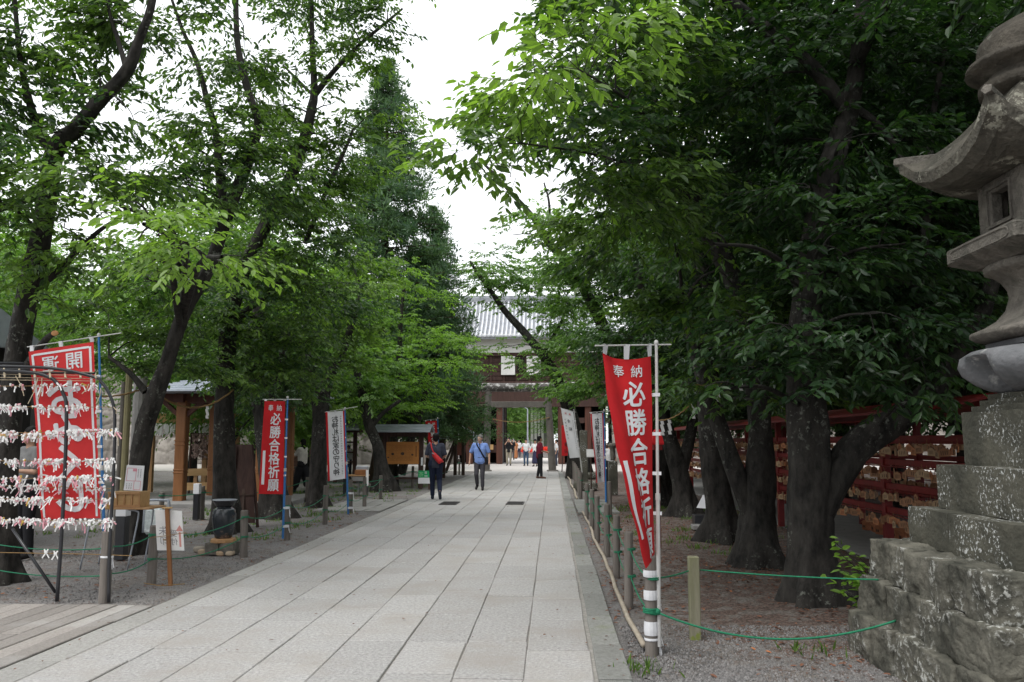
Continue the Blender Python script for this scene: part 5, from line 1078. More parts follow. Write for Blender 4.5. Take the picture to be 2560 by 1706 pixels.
# ================================================================ FORTUNE PAPER RACK
def rack():
    Y = 8.12; t = thing('fortune_paper_rack', 'black pipe rack full of knotted white fortune papers at the left edge', 'rack', (-5.4, Y, 0))
    def W(px, py, y=Y): return P(px, py, y)
    fr = MB()
    p = [W(272, 1503), W(273, 1400), W(284, 1180), W(287, 1060), W(284, 1015), W(268, 975), W(252, 955), W(236, 943), W(120, 920), W(-100, 915)]; p[0].z = 0
    fr.tube(cat([tuple(q) for q in p], 4), .016, 10)
    p = [W(143, 1492), W(154, 1336), W(163, 1157), W(166, 1020), W(158, 985), W(144, 960), W(120, 942), W(60, 930), W(-120, 925)]; p[0].z = 0
    fr2 = MB().tube(cat([tuple(q) for q in p], 4), .018, 10)
    fr2.tube([W(31, 1322, Y+.02), W(139, 1482, Y+.02)], .015, 8); fr2.tube([W(-200, 1200, Y+.03), W(31, 1322, Y+.02)], .015, 8)
    fr.build('frame', M_dmetal, t, smooth=True); fr2.build('frame', M_dmetal, t, smooth=True)
    MB().tube([W(-200, 903, Y+.3), W(59, 909, Y+.3)], .014, 8).tube([W(-200, 922, Y+.25), W(122, 924, Y+.25)], .014, 8).tube([W(-200, 930, Y+.15), W(237, 933, Y+.05)], .012, 8).build('top_bar', M_dmetal, t, smooth=True)
    mb = MB()
    for i in range(7):
        x = 10+i*38; mb.tube([W(x, 922+i*2, Y+.12), W(x+1, 930+i*2, Y), W(x+2, 945, Y-.02)], .010, 6)
    for (x0, y0, x1, y1) in ((39, 940, 60, 990), (95, 945, 70, 1010), (105, 945, 95, 1000), (252, 970, 240, 1010), (284, 1018, 290, 1035), (222, 960, 205, 985), (286, 1082, 296, 1115)):
        mb.tube([W(x0, y0, Y-.02), W((x0+x1)/2+4, (y0+y1)/2, Y-.03), W(x1, y1, Y-.02)], .004, 5)
    for yy in (928, 936, 944, 950): mb.tube([W(-150, yy-2, Y+.02), W(235, yy+3, Y+.02)], .003, 5)
    mb.build('cord', mat('pale_cord', (.62, .52, .38), (.45, .37, .26), .9, 30), t)
    rows = [(966, 962, 240, Y, .5), (1012, 1018, 280, Y, 1.0), (1083, 1078, 292, Y, 1.25), (1092, 1086, 160, Y-.05, 1.0), (1150, 1152, 285, Y, 1.1), (1196, 1193, 282, Y-.02, 1.25), (1205, 1222, 280, Y+.1, .5), (1244, 1248, 280, Y, 1.15), (1294, 1303, 280, Y, 1.25)]
    M_pw = M_paper; M_pp = mat('pink_paper', (.72, .42, .46), (.62, .22, .28), .8, 60); M_pg = mat('gold_paper', (.60, .40, .10), (.45, .28, .05), .5, 40); mats = [M_pw, M_pp, M_pg]; cnt = 0; rest = MB(); strings = MB()
    ex = [(200, 1382, 130), (148, 1382, 60)]
    for (ya, yb, xe, yy, dens) in rows:
        A = W(-220, ya-4, yy); B = W(xe, yb, yy); L = (B-A).length; strings.tube([A+(B-A)*(i/12)-Vector((0, 0, .015*math.sin(math.pi*i/12))) for i in range(13)], .003, 5)
        n = int(L*100*dens); cl_ = [random.random() for _ in range(16)]
        for k in range(n):
            s = random.random() if random.random() < .45 else min(1, max(0, random.choice(cl_)+random.gauss(0, .014))); q = A+(B-A)*s-Vector((0, 0, .015*math.sin(math.pi*s))); m = MB(); c = random.choices([0, 1, 2], [.88, .09, .03])[0]
            q.z += random.uniform(-.02, .022); q.y += random.uniform(-.02, .02)
            w_ = random.uniform(.009, .016)
            m.box(q+Vector((0, 0, -.002)), (w_*1.3, .014, random.uniform(.012, .03)), Matrix.Rotation(random.uniform(-.8, .8), 3, 'Y') @ Matrix.Rotation(random.uniform(-.5, .5), 3, 'Z'), c, .002)
            for e in range(random.choice((1, 2, 2))):
                ln = random.uniform(.015, .055) if random.random() < .8 else random.uniform(.05, .11); a = random.gauss(0, .6)+(-.25 if e else .1); d = Vector((math.sin(a), random.uniform(-.3, .3), -math.cos(a)))
                pe = q+d*ln*.55; pf_ = pe+(d+Vector((random.uniform(-.3, .3), random.uniform(-.3, .3), -.2))).normalized()*ln*.45; sd = Vector((math.cos(a), random.uniform(-.5, .5), math.sin(a))).normalized()*w_/2
                m.add([q-sd, q+sd, pe+sd, pe-sd, pf_+sd*1.05, pf_-sd*1.05], [(0, 1, 2, 3), (3, 2, 4, 5)], c if random.random() < .8 else 1)
            big = q.x > -5.3 and cnt < 100 and dens > 1.05 and random.random() < .35
            if big: m.build('knotted_paper', mats, t); cnt += 1
            else: rest.add(m.v, m.f); rest.m[-len(m.m):] = m.m
    strings.tube([W(-200, 1378, Y), W(230, 1386, Y), W(330, 1390, Y+.02)], .004, 5)
    for (x, y) in ((115, 1380), (139, 1384)):
        q = W(x, y, Y-.01)
        for s in (-1, 1): rest.bar(q+Vector((-s*.02, 0, .025)), q+Vector((s*.035, 0, -.06)), .012, .002, up=(0, 1, 0))
        rest.box(q, (.03, .012, .022))
    strings.build('string', M_rope_s, t); r_ = rest.build('knotted_papers', mats, t); r_['kind'] = 'stuff'
rack()
# ================================================================ SMALL THINGS ON THE LEFT
def flatS(c, w_, h, n, upv=(0, 0, 1)):
    c = Vector(c); n = Vector(n).normalized(); upv = Vector(upv); r = upv.cross(n).normalized(); u = n.cross(r)
    return lambda a, b: (c+r*(a-.5)*w_+u*(.5-b)*h, n)
# white arrow sign on a stake
g_ = G(427, 1461); t = thing('arrow_sign', 'white paper sign with a pink arrow tied to an orange wooden stake', 'sign', (g_.x, g_.y, 0)); Y = g_.y
top = P(418, 1272, Y); MB().bar((g_.x, Y, -.03), (top.x, Y, top.z), .042, .032, up=(0, 1, 0), bev=.003).build('stake', M_orange, t)
MB().box((top.x, Y, top.z+.008), (.10, .06, .016), bev=.004).build('stake_cap', M_pine, t)
c = [P(387, 1275, Y+.03), P(454, 1278, Y+.05), P(460, 1377, Y+.05), P(393, 1376, Y+.03)]; off = Vector((0, .012, 0))
MB().add(c+[q+off for q in c], [(0, 1, 2, 3), (7, 6, 5, 4), (0, 4, 5, 1), (1, 5, 6, 2), (2, 6, 7, 3), (3, 7, 4, 0)]).build('board', M_paper, t)
Sb = lambda u, v: ((c[0]*(1-u)+c[1]*u)*(1-v)+(c[3]*(1-u)+c[2]*u)*v, Vector((0, -1, 0)))
M_ink2 = mat('faint_ink', (.26, .25, .27), None, .8); M_pink = mat('pink_ink', (.75, .35, .32), None, .8)
s_ = [('朱', .08, -.22, .10, .0, 0), ('印', .085, -.33, .085, 0, 0), ('受', .195, -.245, .075, 0, 0), ('付', .20, -.335, .075, 0, 0), ('#', .265, -.31, (.022, .16), 0, 1)]
sheet_text('lettering', [(a_[0], a_[1])+tuple(a_[2:]) for a_ in s_], Sb, [M_ink2, M_pink], t, 3, 3, (.30, .43), True, both=False, off=.002)
q0 = Sb(.885, .44)[0]; MB().add([q0+Vector((-.04, -.004, -.03)), q0+Vector((.04, -.004, -.03)), q0+Vector((0, -.004, .035))], [(0, 1, 2)]).build('arrow_head', M_pink, t)
MB().tube([P(366, 1346, Y-.02), P(415, 1340, Y-.03), P(464, 1332, Y)], .004, 6).tube([(top.x+.03*math.cos(a_), Y+.025*math.sin(a_), .47) for a_ in [k*.6 for k in range(12)]], .004, 5).build('tie', M_rope_s, t)
MB().tube([G(360, 1458, .02), G(400, 1465, .02), G(462, 1460, .02)], .005, 5).build('tie', M_rope_s, t)
# folding table with offering box and poster
g_ = G(339, 1396); Y = 10.3; tc = P(300, 1263, Y)
t = thing('folding_table', 'small folding table with thin bent metal legs left of the white arrow sign', 'table', (tc.x, Y, 0)); xa, xb = P(225, 1268, Y).x, P(392, 1268, Y).x
zt = P(0, 1268, Y).z; MB().box(((xa+xb)/2, Y+.02, zt), (xb-xa, .46, .02), bev=.004).build('table_top', M_pinev, t)
for sx, x in ((-1, xa+.12), (1, xb-.14)):
    for sy in (-.18, .20): MB().tube(cat([(x-sx*.12, Y+sy, zt-.015), (x-sx*.02, Y+sy, zt-.03), (x+sx*.0, Y+sy, zt-.12), (x-.09*1, Y+sy*1.1, 0.0)], 5), .010, 8).build('leg', M_metal, t, smooth=True)
bxt = thing('offering_box', 'pale wooden box with sliding panels on the small folding table', 'box', (tc.x, Y, zt+.01)); a, b = P(285, 1226, Y).x, P(364, 1226, Y).x; z1 = P(0, 1228, Y).z
MB().box(((a+b)/2, Y, (zt+.012+z1)/2), (b-a, .24, z1-zt-.012)).build('body', M_pine, bxt); mb = MB()
for k in range(5): mb.box((a+.012+k*(b-a-.024)/4, Y-.125, (zt+z1)/2+.005), (.018, .014, z1-zt-.03))
mb.box(((a+b)/2, Y-.128, z1-.012), (b-a+.01, .02, .03)); mb.box(((a+b)/2, Y-.128, zt+.027), (b-a+.01, .02, .03)); mb.build('rails', M_pinev, bxt)
pc = [P(317, 1163, Y-.02), P(361, 1165, Y-.02), P(355, 1228, Y-.08), P(309, 1226, Y-.08)]
pt = thing('notice_card', 'white card with pink drawing leaning on the offering box', 'sign', tuple((pc[2]+pc[3])/2))
MB().add(pc+[q+Vector((0, .006, 0)) for q in pc], [(0, 1, 2, 3), (7, 6, 5, 4), (0, 4, 5, 1), (1, 5, 6, 2), (2, 6, 7, 3), (3, 7, 4, 0)]).build('card', M_white, pt)
Sp = lambda u, v: ((pc[0]*(1-u)+pc[1]*u)*(1-v)+(pc[3]*(1-u)+pc[2]*u)*v, Vector((0, -1, .2)).normalized())
mk = []
for (x0, x1, y0, y1) in ((.08, .58, .12, .62), (.52, .88, .62, .96)):
    mk += [('#', (x0+x1)/2*.22, -y0*.31, ((x1-x0)*.22, .006), 0, 1), ('#', (x0+x1)/2*.22, -y1*.31, ((x1-x0)*.22, .006), 0, 1), ('#', x0*.22, -(y0+y1)/2*.31, (.006, (y1-y0)*.31), 0, 1), ('#', x1*.22, -(y0+y1)/2*.31, (.006, (y1-y0)*.31), 0, 1)]
mk += [('#', .11, -.06, (.05, .03), 0, 1)]+[('#', x, -y, (.008, .012), 0, 0) for x in (.155, .185) for y in (.05, .068, .086, .104, .122, .14)]+[('#', x, -y, (.007, .012), 0, 0) for x in (.03, .06, .085) for y in (.23, .25, .27, .285)]
sheet_text('print', mk, Sp, [M_ink2, M_sky2], pt, 2, 2, (.22, .31), False, both=False, off=.002)
# A4 rolled plastic bag / crate behind the sign
g_ = P(372, 1262, 11.0); t = thing('plastic_case', 'grey plastic case wrapped in clear film behind the white arrow sign', 'case', (g_.x, 11, .4)); 
mb = MB(); a, b = P(362, 1250, 11).x, P(425, 1250, 11).x; z1, z0 = P(0, 1250, 11).z, P(0, 1330, 11).z; mb.tube(cat([(a, 11, z0), (a+.01, 11, z1-.04), (a+.05, 11, z1), (b-.06, 11, z1), (b-.01, 11, z1-.04), (b+.01, 11, z0)], 4), .018, 8); mb.build('handle', M_metal, t, smooth=True)
mb = MB(); mb.box(((a+b)/2-.03, 11.0, (z0+z1)/2-.06), (b-a-.1, .1, z1-z0-.08), bev=.03); mb.build('body', mat('clear_film', (.45, .52, .52), (.7, .75, .75), .15, 25, .8, 30, spec=.8), t)
MB().tube([((a+b)/2, 11.02, 0), ((a+b)/2, 11.02, z0)], .02, 8).build('leg', M_metal, t)
# glazed jar on blocks
g_ = G(562, 1388); Y = g_.y+.12; c = P(558.5, 1340, Y); k = F/Y
t = thing('glazed_jar', 'dark glazed lidded water jar standing on stone blocks', 'jar', (c.x, Y, .2)); z = lambda py: EH+(HZ-py)*Y/F
MB().lathe((c.x, Y, 0), [(.075, z(1345)), (.115, z(1341)), (.135, z(1325)), (.158, z(1300)), (.160, z(1285)), (.145, z(1273)), (.12, z(1269)), (.10, z(1267)), (.10, z(1264))], 28).build('body', M_jar, t, smooth=True)
MB().lathe((c.x, Y, 0), [(.10, z(1267)), (.125, z(1262)), (.150, z(1254)), (.160, z(1251)), (.160, z(1249)), (.14, z(1250)), (.12, z(1253))], 28).build('bowl', mat('black_glaze', (.03, .03, .035), None, .12, spec=.8), t, smooth=True)
MB().lathe((c.x, Y, 0), [(.155, z(1251)), (.165, z(1249.5)), (.165, z(1248.5)), (.155, z(1248))], 28).build('rim', M_metal, t, smooth=True)
ws = MB(); ws.lathe((c.x, Y, 0), [(.17, z(1353)), (.175, z(1351)), (.17, z(1345)), (.14, z(1343))], 9); tag(ws.build('wood_slice', M_pinev), 'bark edged wood slice under the glazed jar', 'wood slice')
for i, (dx, wd) in enumerate(((-.1, .19), (.10, .19))):
    mb = MB(); stone_block(mb, (c.x+dx, Y, z(1353)/2), (wd, .3, z(1353)), 90+i, .012, .06, 6); tag(mb.build('stone_block', M_stone, smooth=False), ['left square grey block under the glazed jar', 'right square grey block under the glazed jar'][i], 'stone block')
for i, (px, py, r, lab) in enumerate([(508, 1386, .07, 'flat pale stone left of the jar blocks'), (551, 1388, .055, 'rounded tan cobble in front of the jar blocks'), (575, 1388, .065, 'larger pale cobble in front of the jar blocks'), (498, 1380, .08, 'outer flat stone left of the jar blocks')]):
    q = G(px, py); mb = MB(); stone_block(mb, (q.x, q.y, r*.4), (r*1.9, r*1.5, r*1.1), 120+i, .008, .6, 7); tag(mb.build('cobble', mat('cobble_%d' % i, [(.42, .33, .24), (.50, .36, .24), (.52, .42, .31), (.33, .29, .24)][i], None, .9, 9), smooth=True), lab, 'stone')
# folded easel board
Y = 15.0; t = thing('easel_board', 'dark brown board on an easel leaning between the jar and the red banner', 'board', (P(610, 1315, Y).x, Y, 0)); q = lambda px, py, y=Y: P(px, py, y)
MB().add([q(588, 1112, Y+.3), q(630, 1112, Y+.3), q(638, 1308), q(583, 1308), q(588, 1112, Y+.34), q(630, 1112, Y+.34), q(638, 1308, Y+.04), q(583, 1308, Y+.04)], [(0, 1, 2, 3), (7, 6, 5, 4), (0, 4, 5, 1), (1, 5, 6, 2), (2, 6, 7, 3), (3, 7, 4, 0)]).build('board', M_dkwood, t)
for a, b in (((630, 1112), (644, 1319)), ((589, 1112), (580, 1319))): MB().bar(q(*a, Y+.26), G(b[0], b[1]), .04, .04).build('leg', M_dkwood, t)
MB().bar(q(611, 1180, Y+.24), q(606, 1300, Y-.04), .05, .02, up=(0, 1, 0)).bar(q(588, 1238, Y+.1), q(634, 1238, Y+.1), .03, .02).build('batten', M_brown, t)
# gazebo
def gazebo():
    Y = 20.2; a = P(455, 1102, Y).x+2.0; t = thing('gazebo', 'open brown gazebo with grey metal roof behind the crooked tree', 'gazebo', (a, Y, 0)); z = lambda py: EH+(HZ-py)*Y/F
    W = 2.0; zt = z(1000); cx0 = a-.0
    for (x, y) in ((a, Y), (a-W, Y), (a, Y+W), (a-W, Y+W)):
        mb = MB(); mb.box((x, y, zt/2), (.25, .25, zt), bev=.02); 
        for zz in (z(1102), z(1112), z(1175), z(1182)): mb.box((x, y, zz), (.27, .27, .035), bev=.008)
        mb.build('post', M_orange, t)
    mb = MB(); mb.box((a-W/2, Y, zt+.05), (W+.9, .18, .22)); mb.box((a-W/2, Y+W, zt+.05), (W+.9, .18, .22)); mb.box((a, Y+W/2, zt+.05), (.18, W+.5, .21)); mb.box((a-W, Y+W/2, zt+.05), (.18, W+.5, .21))
    for (x, y) in ((a, Y), (a-W, Y)): mb.bar((x-.5, y-.02, zt-.02), (x, y-.02, zt-.45), .1, .1); mb.bar((x+.5, y-.02, zt-.02), (x, y-.02, zt-.45), .1, .1)
    mb.build('beam', M_gater, t)
    ov = .95; x0, x1, y0, y1 = a-W-ov, a+ov, Y-ov, Y+W+ov; ze = zt+.18; zp = ze+.6; xm, ym = a-W/2, Y+W/2; mb = MB(); n = 9
    for i in range(n):
        f, g2 = i/n, (i+1)/n; zz0, zz1 = ze+(zp-ze)*f, ze+(zp-ze)*g2; L = lambda p, c, s: p+(c-p)*s
        pa = [(L(x0, xm, f), L(y0, ym, f)), (L(x1, xm, f), L(y0, ym, f)), (L(x1, xm, f), L(y1, ym, f)), (L(x0, xm, f), L(y1, ym, f))]; pb = [(L(x0, xm, g2), L(y0, ym, g2)), (L(x1, xm, g2), L(y0, ym, g2)), (L(x1, xm, g2), L(y1, ym, g2)), (L(x0, xm, g2), L(y1, ym, g2))]
        vs = [(p[0], p[1], zz0+.03) for p in pa]+[(p[0], p[1], zz1) for p in pb]+[(p[0], p[1], zz0-.01) for p in pa]
        mb.add(vs, [(k_, (k_+1) % 4, (k_+1) % 4+4, k_+4) for k_ in range(4)]+[(k_+8, (k_+1) % 4+8, (k_+1) % 4, k_) for k_ in range(4)])
    mb.add([(x0, y0, ze-.02), (x1, y0, ze-.02), (x1, y1, ze-.02), (x0, y1, ze-.02)], [(0, 1, 2, 3)]); mb.build('roof', M_metal, t)
    MB().box((a-W/2, Y+W/2-.1, .03), (W+1.4, W+1.6, .14), bev=.02).build('floor', M_conc, t)
    MB().box((a-.75, Y+.1, z(1182)), (.9, .1, .09)).box((a-1.1, Y+.1, z(1182)/2), (.16, .14, z(1182)-.02)).build('bench', M_brown, t)
gazebo()
def chimes():
    Y = 25; t = thing('wind_chime_frame', 'light wooden frame hung with rows of small white chimes behind the gazebo', 'frame', (P(455, 1102, Y).x, Y, 0)); z = lambda py: EH+(HZ-py)*Y/F
    x0, x1 = P(371, 1100, Y).x, P(600, 1100, Y).x; MB().box(((x0+x1)/2, Y, (z(1034)+z(1057))/2), (x1-x0, .1, z(1034)-z(1057))).build('beam', M_pine, t)
    for x in (x0+.1, (x0+x1)/2+.35, x1-.1): MB().box((x, Y+.03, z(1040)/2), (.14, .14, z(1040))).build('post', M_pinev, t)
    mb = MB()
    for k in range(130):
        x = random.uniform(x0+.1, x1-.1); l = random.uniform(.12, .38); zz = z(1058)-random.uniform(0, .05); mb.box((x, Y-.06+random.uniform(-.03, .03), zz-l/2), (.03, .004, l)); 
        if random.random() < .4: mb.ball((x, Y-.06, zz-.05), .03, 6, 4)
    o = mb.build('chimes', M_paper, t); o['kind'] = 'stuff'
    for px0, px1, y0, y1, lab, yy in ((462, 585, 1173, 1190, 'upper light wooden rail behind the gazebo post', 23.6), (462, 585, 1208, 1226, 'lower light wooden rail behind the gazebo post', 22.6)):
        q = lambda px, py: P(px, py, yy); a, b = q(px0, (y0+y1)/2), q(px1, (y0+y1)/2-3); r = thing('wooden_rail', lab, 'fence', (a.x, yy, 0)); MB().bar(a, b, .05, .20).build('rail', M_pine, r); MB().box((a.x+.3, yy+.06, a.z/2), (.1, .08, a.z)).box((b.x-.3, yy+.06, b.z/2), (.1, .08, b.z)).build('post', M_pinev, r)
chimes()
# second row of white tied papers on trees: flowering mass behind chimes
mb = MB()
for k in range(320): 
    q = P(random.uniform(480, 535), random.uniform(1085, 1145), 24.5+random.uniform(-.3, .3)); mb.box(q, (.05, .02, .05), Matrix.Rotation(random.uniform(0, 3), 3, 'Y'))
t = thing('tied_paper_stand', 'low stand of brownish tied papers behind the gazebo', 'rack', (P(508, 1100, 24.5).x, 24.5, 0)); o = mb.build('papers', mat('faded_paper', (.38, .27, .24), (.2, .14, .12), .9, 9), t); o['kind'] = 'stuff'
mb = MB(); xx0, xx1 = P(478, 1100, 24.5).x, P(538, 1100, 24.5).x
for x in (xx0, xx1): mb.tube([(x, 24.5, 0), (x, 24.5, 1.8)], .03, 6)
for zz in (1.0, 1.25, 1.5, 1.75): mb.tube([(xx0, 24.5, zz), (xx1, 24.5, zz)], .012, 5)
mb.build('frame', M_dkwood, t)
# poles by the rack
q = G(300, 1372); t = thing('support_pole', 'pale yellowish pole standing between the rack and the crooked tree', 'pole', (q.x, q.y, 0)); MB().tube([(q.x, q.y, 0), (q.x-.0, q.y, 2.6)], .05, 10).build('pole', mat('bamboo_pale', (.28, .25, .13), (.19, .17, .10), .7, 3), t); MB().tube([(q.x-.08, q.y, .0), (q.x-.08, q.y+.01, 2.4)], .035, 10).build('brace', M_torii, t)
q = G(332, 1340); t = thing('support_pole', 'grey concrete pole directly left of the crooked tree', 'pole', (q.x, q.y, 0)); MB().tube([(q.x, q.y, 0), (q.x, q.y, 2.6)], .11, 12).build('pole', M_conc, t); MB().tube([(q.x, q.y, 1.35), (q.x, q.y, 1.38)], .118, 12).build('band', M_dmetal, t)
# stall building at the left edge
def stall():
    t = thing('shrine_stall', 'dark open fronted shrine stall with tiled eaves at the left edge', 'building', (-10.5, 14, 0)); xr = -8.4
    MB().box((xr-4.7, 13.1, 1.45), (9.4, .2, 2.9)).box((xr-.09, 12.5, 1.45), (.18, 1.0, 2.9)).box((xr-4.7, 12.0, 2.9), (9.4, 2.2, .1)).box((-11.4, 16.4, 1.25), (4.0, .3, 2.5)).build('wall', M_dark, t)
    MB().box((xr-4.6, 11.9, .5), (8.8, .7, 1.0)).box((xr-4.6, 11.7, 1.02), (9.0, 1.0, .06)).build('counter', M_brown, t)
    for x in (xr-.1, xr-2.8, xr-5.5): MB().box((x, 11.05, 1.45), (.16, .16, 2.9), bev=.01).build('post', M_brown, t)
    mb = MB()
    for k in range(7): mb.box((xr-.5-k*.55, 12.88, 1.3+.3*(k % 3)), (.4, .2, .3))
    mb.build('shelf_goods', M_pine, t)
    ze = 2.95; xe = xr+.2; mb = MB(); n = 10
    for i in range(n):
        a, b = i/n, (i+1)/n; mb.add([(-18, 10.5+1.5*a, ze+.55*a+.04), (xe, 10.5+1.5*a, ze+.55*a+.04), (xe, 10.5+1.5*b, ze+.55*b), (-18, 10.5+1.5*b, ze+.55*b), (-18, 10.5+1.5*a, ze+.55*a-.02), (xe, 10.5+1.5*a, ze+.55*a-.02)], [(0, 1, 2, 3), (4, 5, 1, 0)])
    mb.add([(-18, 13.5, ze), (xe, 13.5, ze), (xe, 12.0, ze+.55), (-18, 12.0, ze+.55)], [(0, 1, 2, 3)]); mb.add([(xe, 10.5, ze-.02), (xe, 13.5, ze-.02), (xe, 12.0, ze+.55)], [(0, 1, 2)]); mb.build('roof', M_metal, t)
    MB().box((xe-6.1, 10.7, ze-.1), (12, .15, .15)).build('eave_board', M_dkwood, t)
stall()
# brown shed wall behind the photographing woman
t = thing('shed', 'reddish brown plank shed behind the woman taking a photo', 'shed', (P(735, 1188, 37).x, 38, 0)); a, b = P(690, 1100, 36.5).x, P(757, 1100, 36.5).x; z = lambda py: EH+(HZ-py)*36.5/F; mb = MB()
n = 14
for k in range(n): mb.box(((a+b)/2, 38+.004*(k % 2), z(1190)+(z(1052)-z(1190))*(k+.5)/n), (b-a, 3, (z(1052)-z(1190))/n-.012))
mb.build('wall', mat('shed_plank', (.20, .11, .085), (.13, .07, .055), .8, 3, .2), t); MB().box(((a+b)/2, 38, z(1050)), (b-a+.7, 3.8, .16)).box(((a+b)/2, 38, z(1046)), (b-a+.4, 3.2, .16)).build('roof', M_metal, t)
mb = MB().box((P(721.5, 1100, 36.4).x, 36.38, (z(1090)+z(1125))/2), (.17, .04, z(1090)-z(1125))); s = mb.build('sign_plate', M_orange, t)
t = thing('stone_bench', 'low stone table behind the woman taking a photo', 'bench', (P(748, 1170, 33).x, 33, 0)); x = P(748, 1170, 33).x; zz = P(0, 1168, 33).z; MB().box((x, 33, zz), (.5, .5, .07), bev=.01).build('top', M_torii, t); MB().box((x+.05, 33, zz/2), (.2, .2, zz-.04)).build('leg', M_torii, t)
# box lantern glimpsed left of the red banner
t = thing('hanging_lantern', 'small pale framed box lantern hanging left of the red wish banner', 'lantern', tuple(P(651, 1050, 19))); c = P(651, 1050, 19); MB().box(c, (.18, .16, .22), bev=.01).build('shade', mat('warm_paper', (.62, .42, .26), (.5, .3, .18), .7, 4), t); MB().box(c+Vector((0, 0, .13)), (.26, .24, .04)).tube([c+Vector((0, 0, .14)), c+Vector((0, 0, .5))], .01, 5).build('top', M_orange, t)
# ---- notice board with grey roof
def board(name, label, Y, roof, posts, ptop, pbase, panel, pmat, text=True, gable='front'):
    z = lambda py: EH+(HZ-py)*Y/F; X = lambda px: P(px, 1102, Y).x; t = thing(name, label, 'notice board', (X((posts[0]+posts[1])/2), Y, 0))
    rx0, rx1, ry0, ry1 = roof; x0, x1 = X(rx0), X(rx1); zr, ze = z(ry0), z(ry1); mb = MB(); n = 4; d = .55
    for i in range(n):
        a, b = i/n, (i+1)/n
        for sg in (-1, 1):
            f = lambda s, e: (Y+sg*(d*(1-s)), ze+(zr-ze)*s+e)
            (ya, za), (yb, zb) = f(a, .03), f(b, 0); (yc, zc) = f(a, -.02); mb.add([(x0, ya, za), (x1, ya, za), (x1, yb, zb), (x0, yb, zb), (x0, yc, zc), (x1, yc, zc)], [(0, 1, 2, 3), (4, 5, 1, 0)])
    mb.box(((x0+x1)/2, Y, zr+.01), (x1-x0+.02, .12, .05)); mb.build('roof', M_metal, t)
    mb = MB(); pr_ = [(Y-d+.03, ze-.02), (Y+d-.03, ze-.02), (Y, zr-.03)]
    for x in (x0+.04, x1-.09): mb.prism(pr_, 0, x, x+.05)
    mb.box(((x0+x1)/2, Y, ze-.09), (x1-x0-.3, .14, .14)); mb.build('gable', M_dkwood, t)
    for p in posts: MB().box((X(p), Y, (ze-.03)/2), (.15, .15, ze-.03), bev=.01).build('post', M_dkwood, t)
    px0, px1, py0, py1 = panel; pn = MB().box(((X(px0)+X(px1))/2, Y-.10, (z(py0)+z(py1))/2), (X(px1)-X(px0), .05, z(py0)-z(py1)), bev=.008).build('panel', pmat, t)
    MB().box(((X(posts[0])+X(posts[1]))/2, Y, z(pbase)), (X(posts[1])-X(posts[0]), .08, .07)).build('crossbar', M_dkwood, t)
    if text:
        mb = MB(); h = z(py0)-z(py1)
        for k in range(18):
            x = X(px0)+.12+k*(X(px1)-X(px0)-.3)/18
            for j in range(16):
                if random.random() < .93: mb.box((x, Y-.1275, z(py0)-.16*h-j*h*.045), (.012, .002, .018))
        for j in range(9): mb.box((X(px1)-.09, Y-.1275, z(py0)-.2*h-j*h*.055), (.035, .002, .035))
        mb.build('text', mat('faded_ink', (.17, .075, .03), None, .8), t)
        mb = MB()
        for (u, v, s) in ((.2, .55, .05), (.5, .53, .065), (.8, .58, .04), (.06, .70, .03)): mb.ball((X(px0)+u*(X(px1)-X(px0)), Y-.126, z(py0)-v*h), (s, .004, s*.8), 9, 5)
        mb.build('knot', M_brown, t)
    return t
M_orp = mat('orange_board', (.50, .21, .055), (.38, .145, .035), .5, 2, .15, 10, (.4, 3, 3))
tb = board('notice_board', 'brown roofed notice board with an orange wooden panel left of the path', 27.6, (931, 1081, 1064, 1080), (963, 1053), 1081, 1195, (968, 1049, 1105, 1160), M_orp)
MB().box((P(1055, 1152, 27.5).x, 27.48, P(0, 1153, 27.5).z), (.06, .02, .26)).build('strip_sign', M_white, tb)
# green tea sign
Y = 27.0; z = lambda py: EH+(HZ-py)*Y/F; X = lambda px: P(px, 1102, Y).x
t = thing('tea_sign', 'green and white stand sign half hidden by the man with the red bag', 'sign', (X(1063), Y, 0)); MB().box((X(1064), Y, (z(1176)+z(1193.5))/2), (X(1081)-X(1047), .05, z(1176)-z(1193.5))).build('green_panel', mat('green_print', (.02, .36, .13), (.015, .28, .10), .5, 3), t)
MB().box((X(1064), Y, (z(1193.5)+z(1208))/2), (X(1081)-X(1047), .05, z(1193.5)-z(1208))).build('white_panel', M_white, t); MB().box((X(1053), Y+.02, z(1207)/2), (.09, .06, z(1207))).box((X(1075), Y+.02, z(1207)/2), (.09, .06, z(1207))).build('leg', M_brown, t)
Sg = flatS((X(1064), Y-.027, (z(1176)+z(1193.5))/2), X(1081)-X(1047), z(1176)-z(1193.5), (0, -1, 0)); sheet_text('lettering', [('茶', .09, -.12, .15, .01, 0), ('百', .24, -.07, .075, .02, 1), ('#', .25, -.17, (.10, .02), 0, 1)], Sg, [mat('light_green_ink', (.25, .62, .30), None, .7), M_white], t, 2, 2, (.44, .225), False, both=False, off=.002)
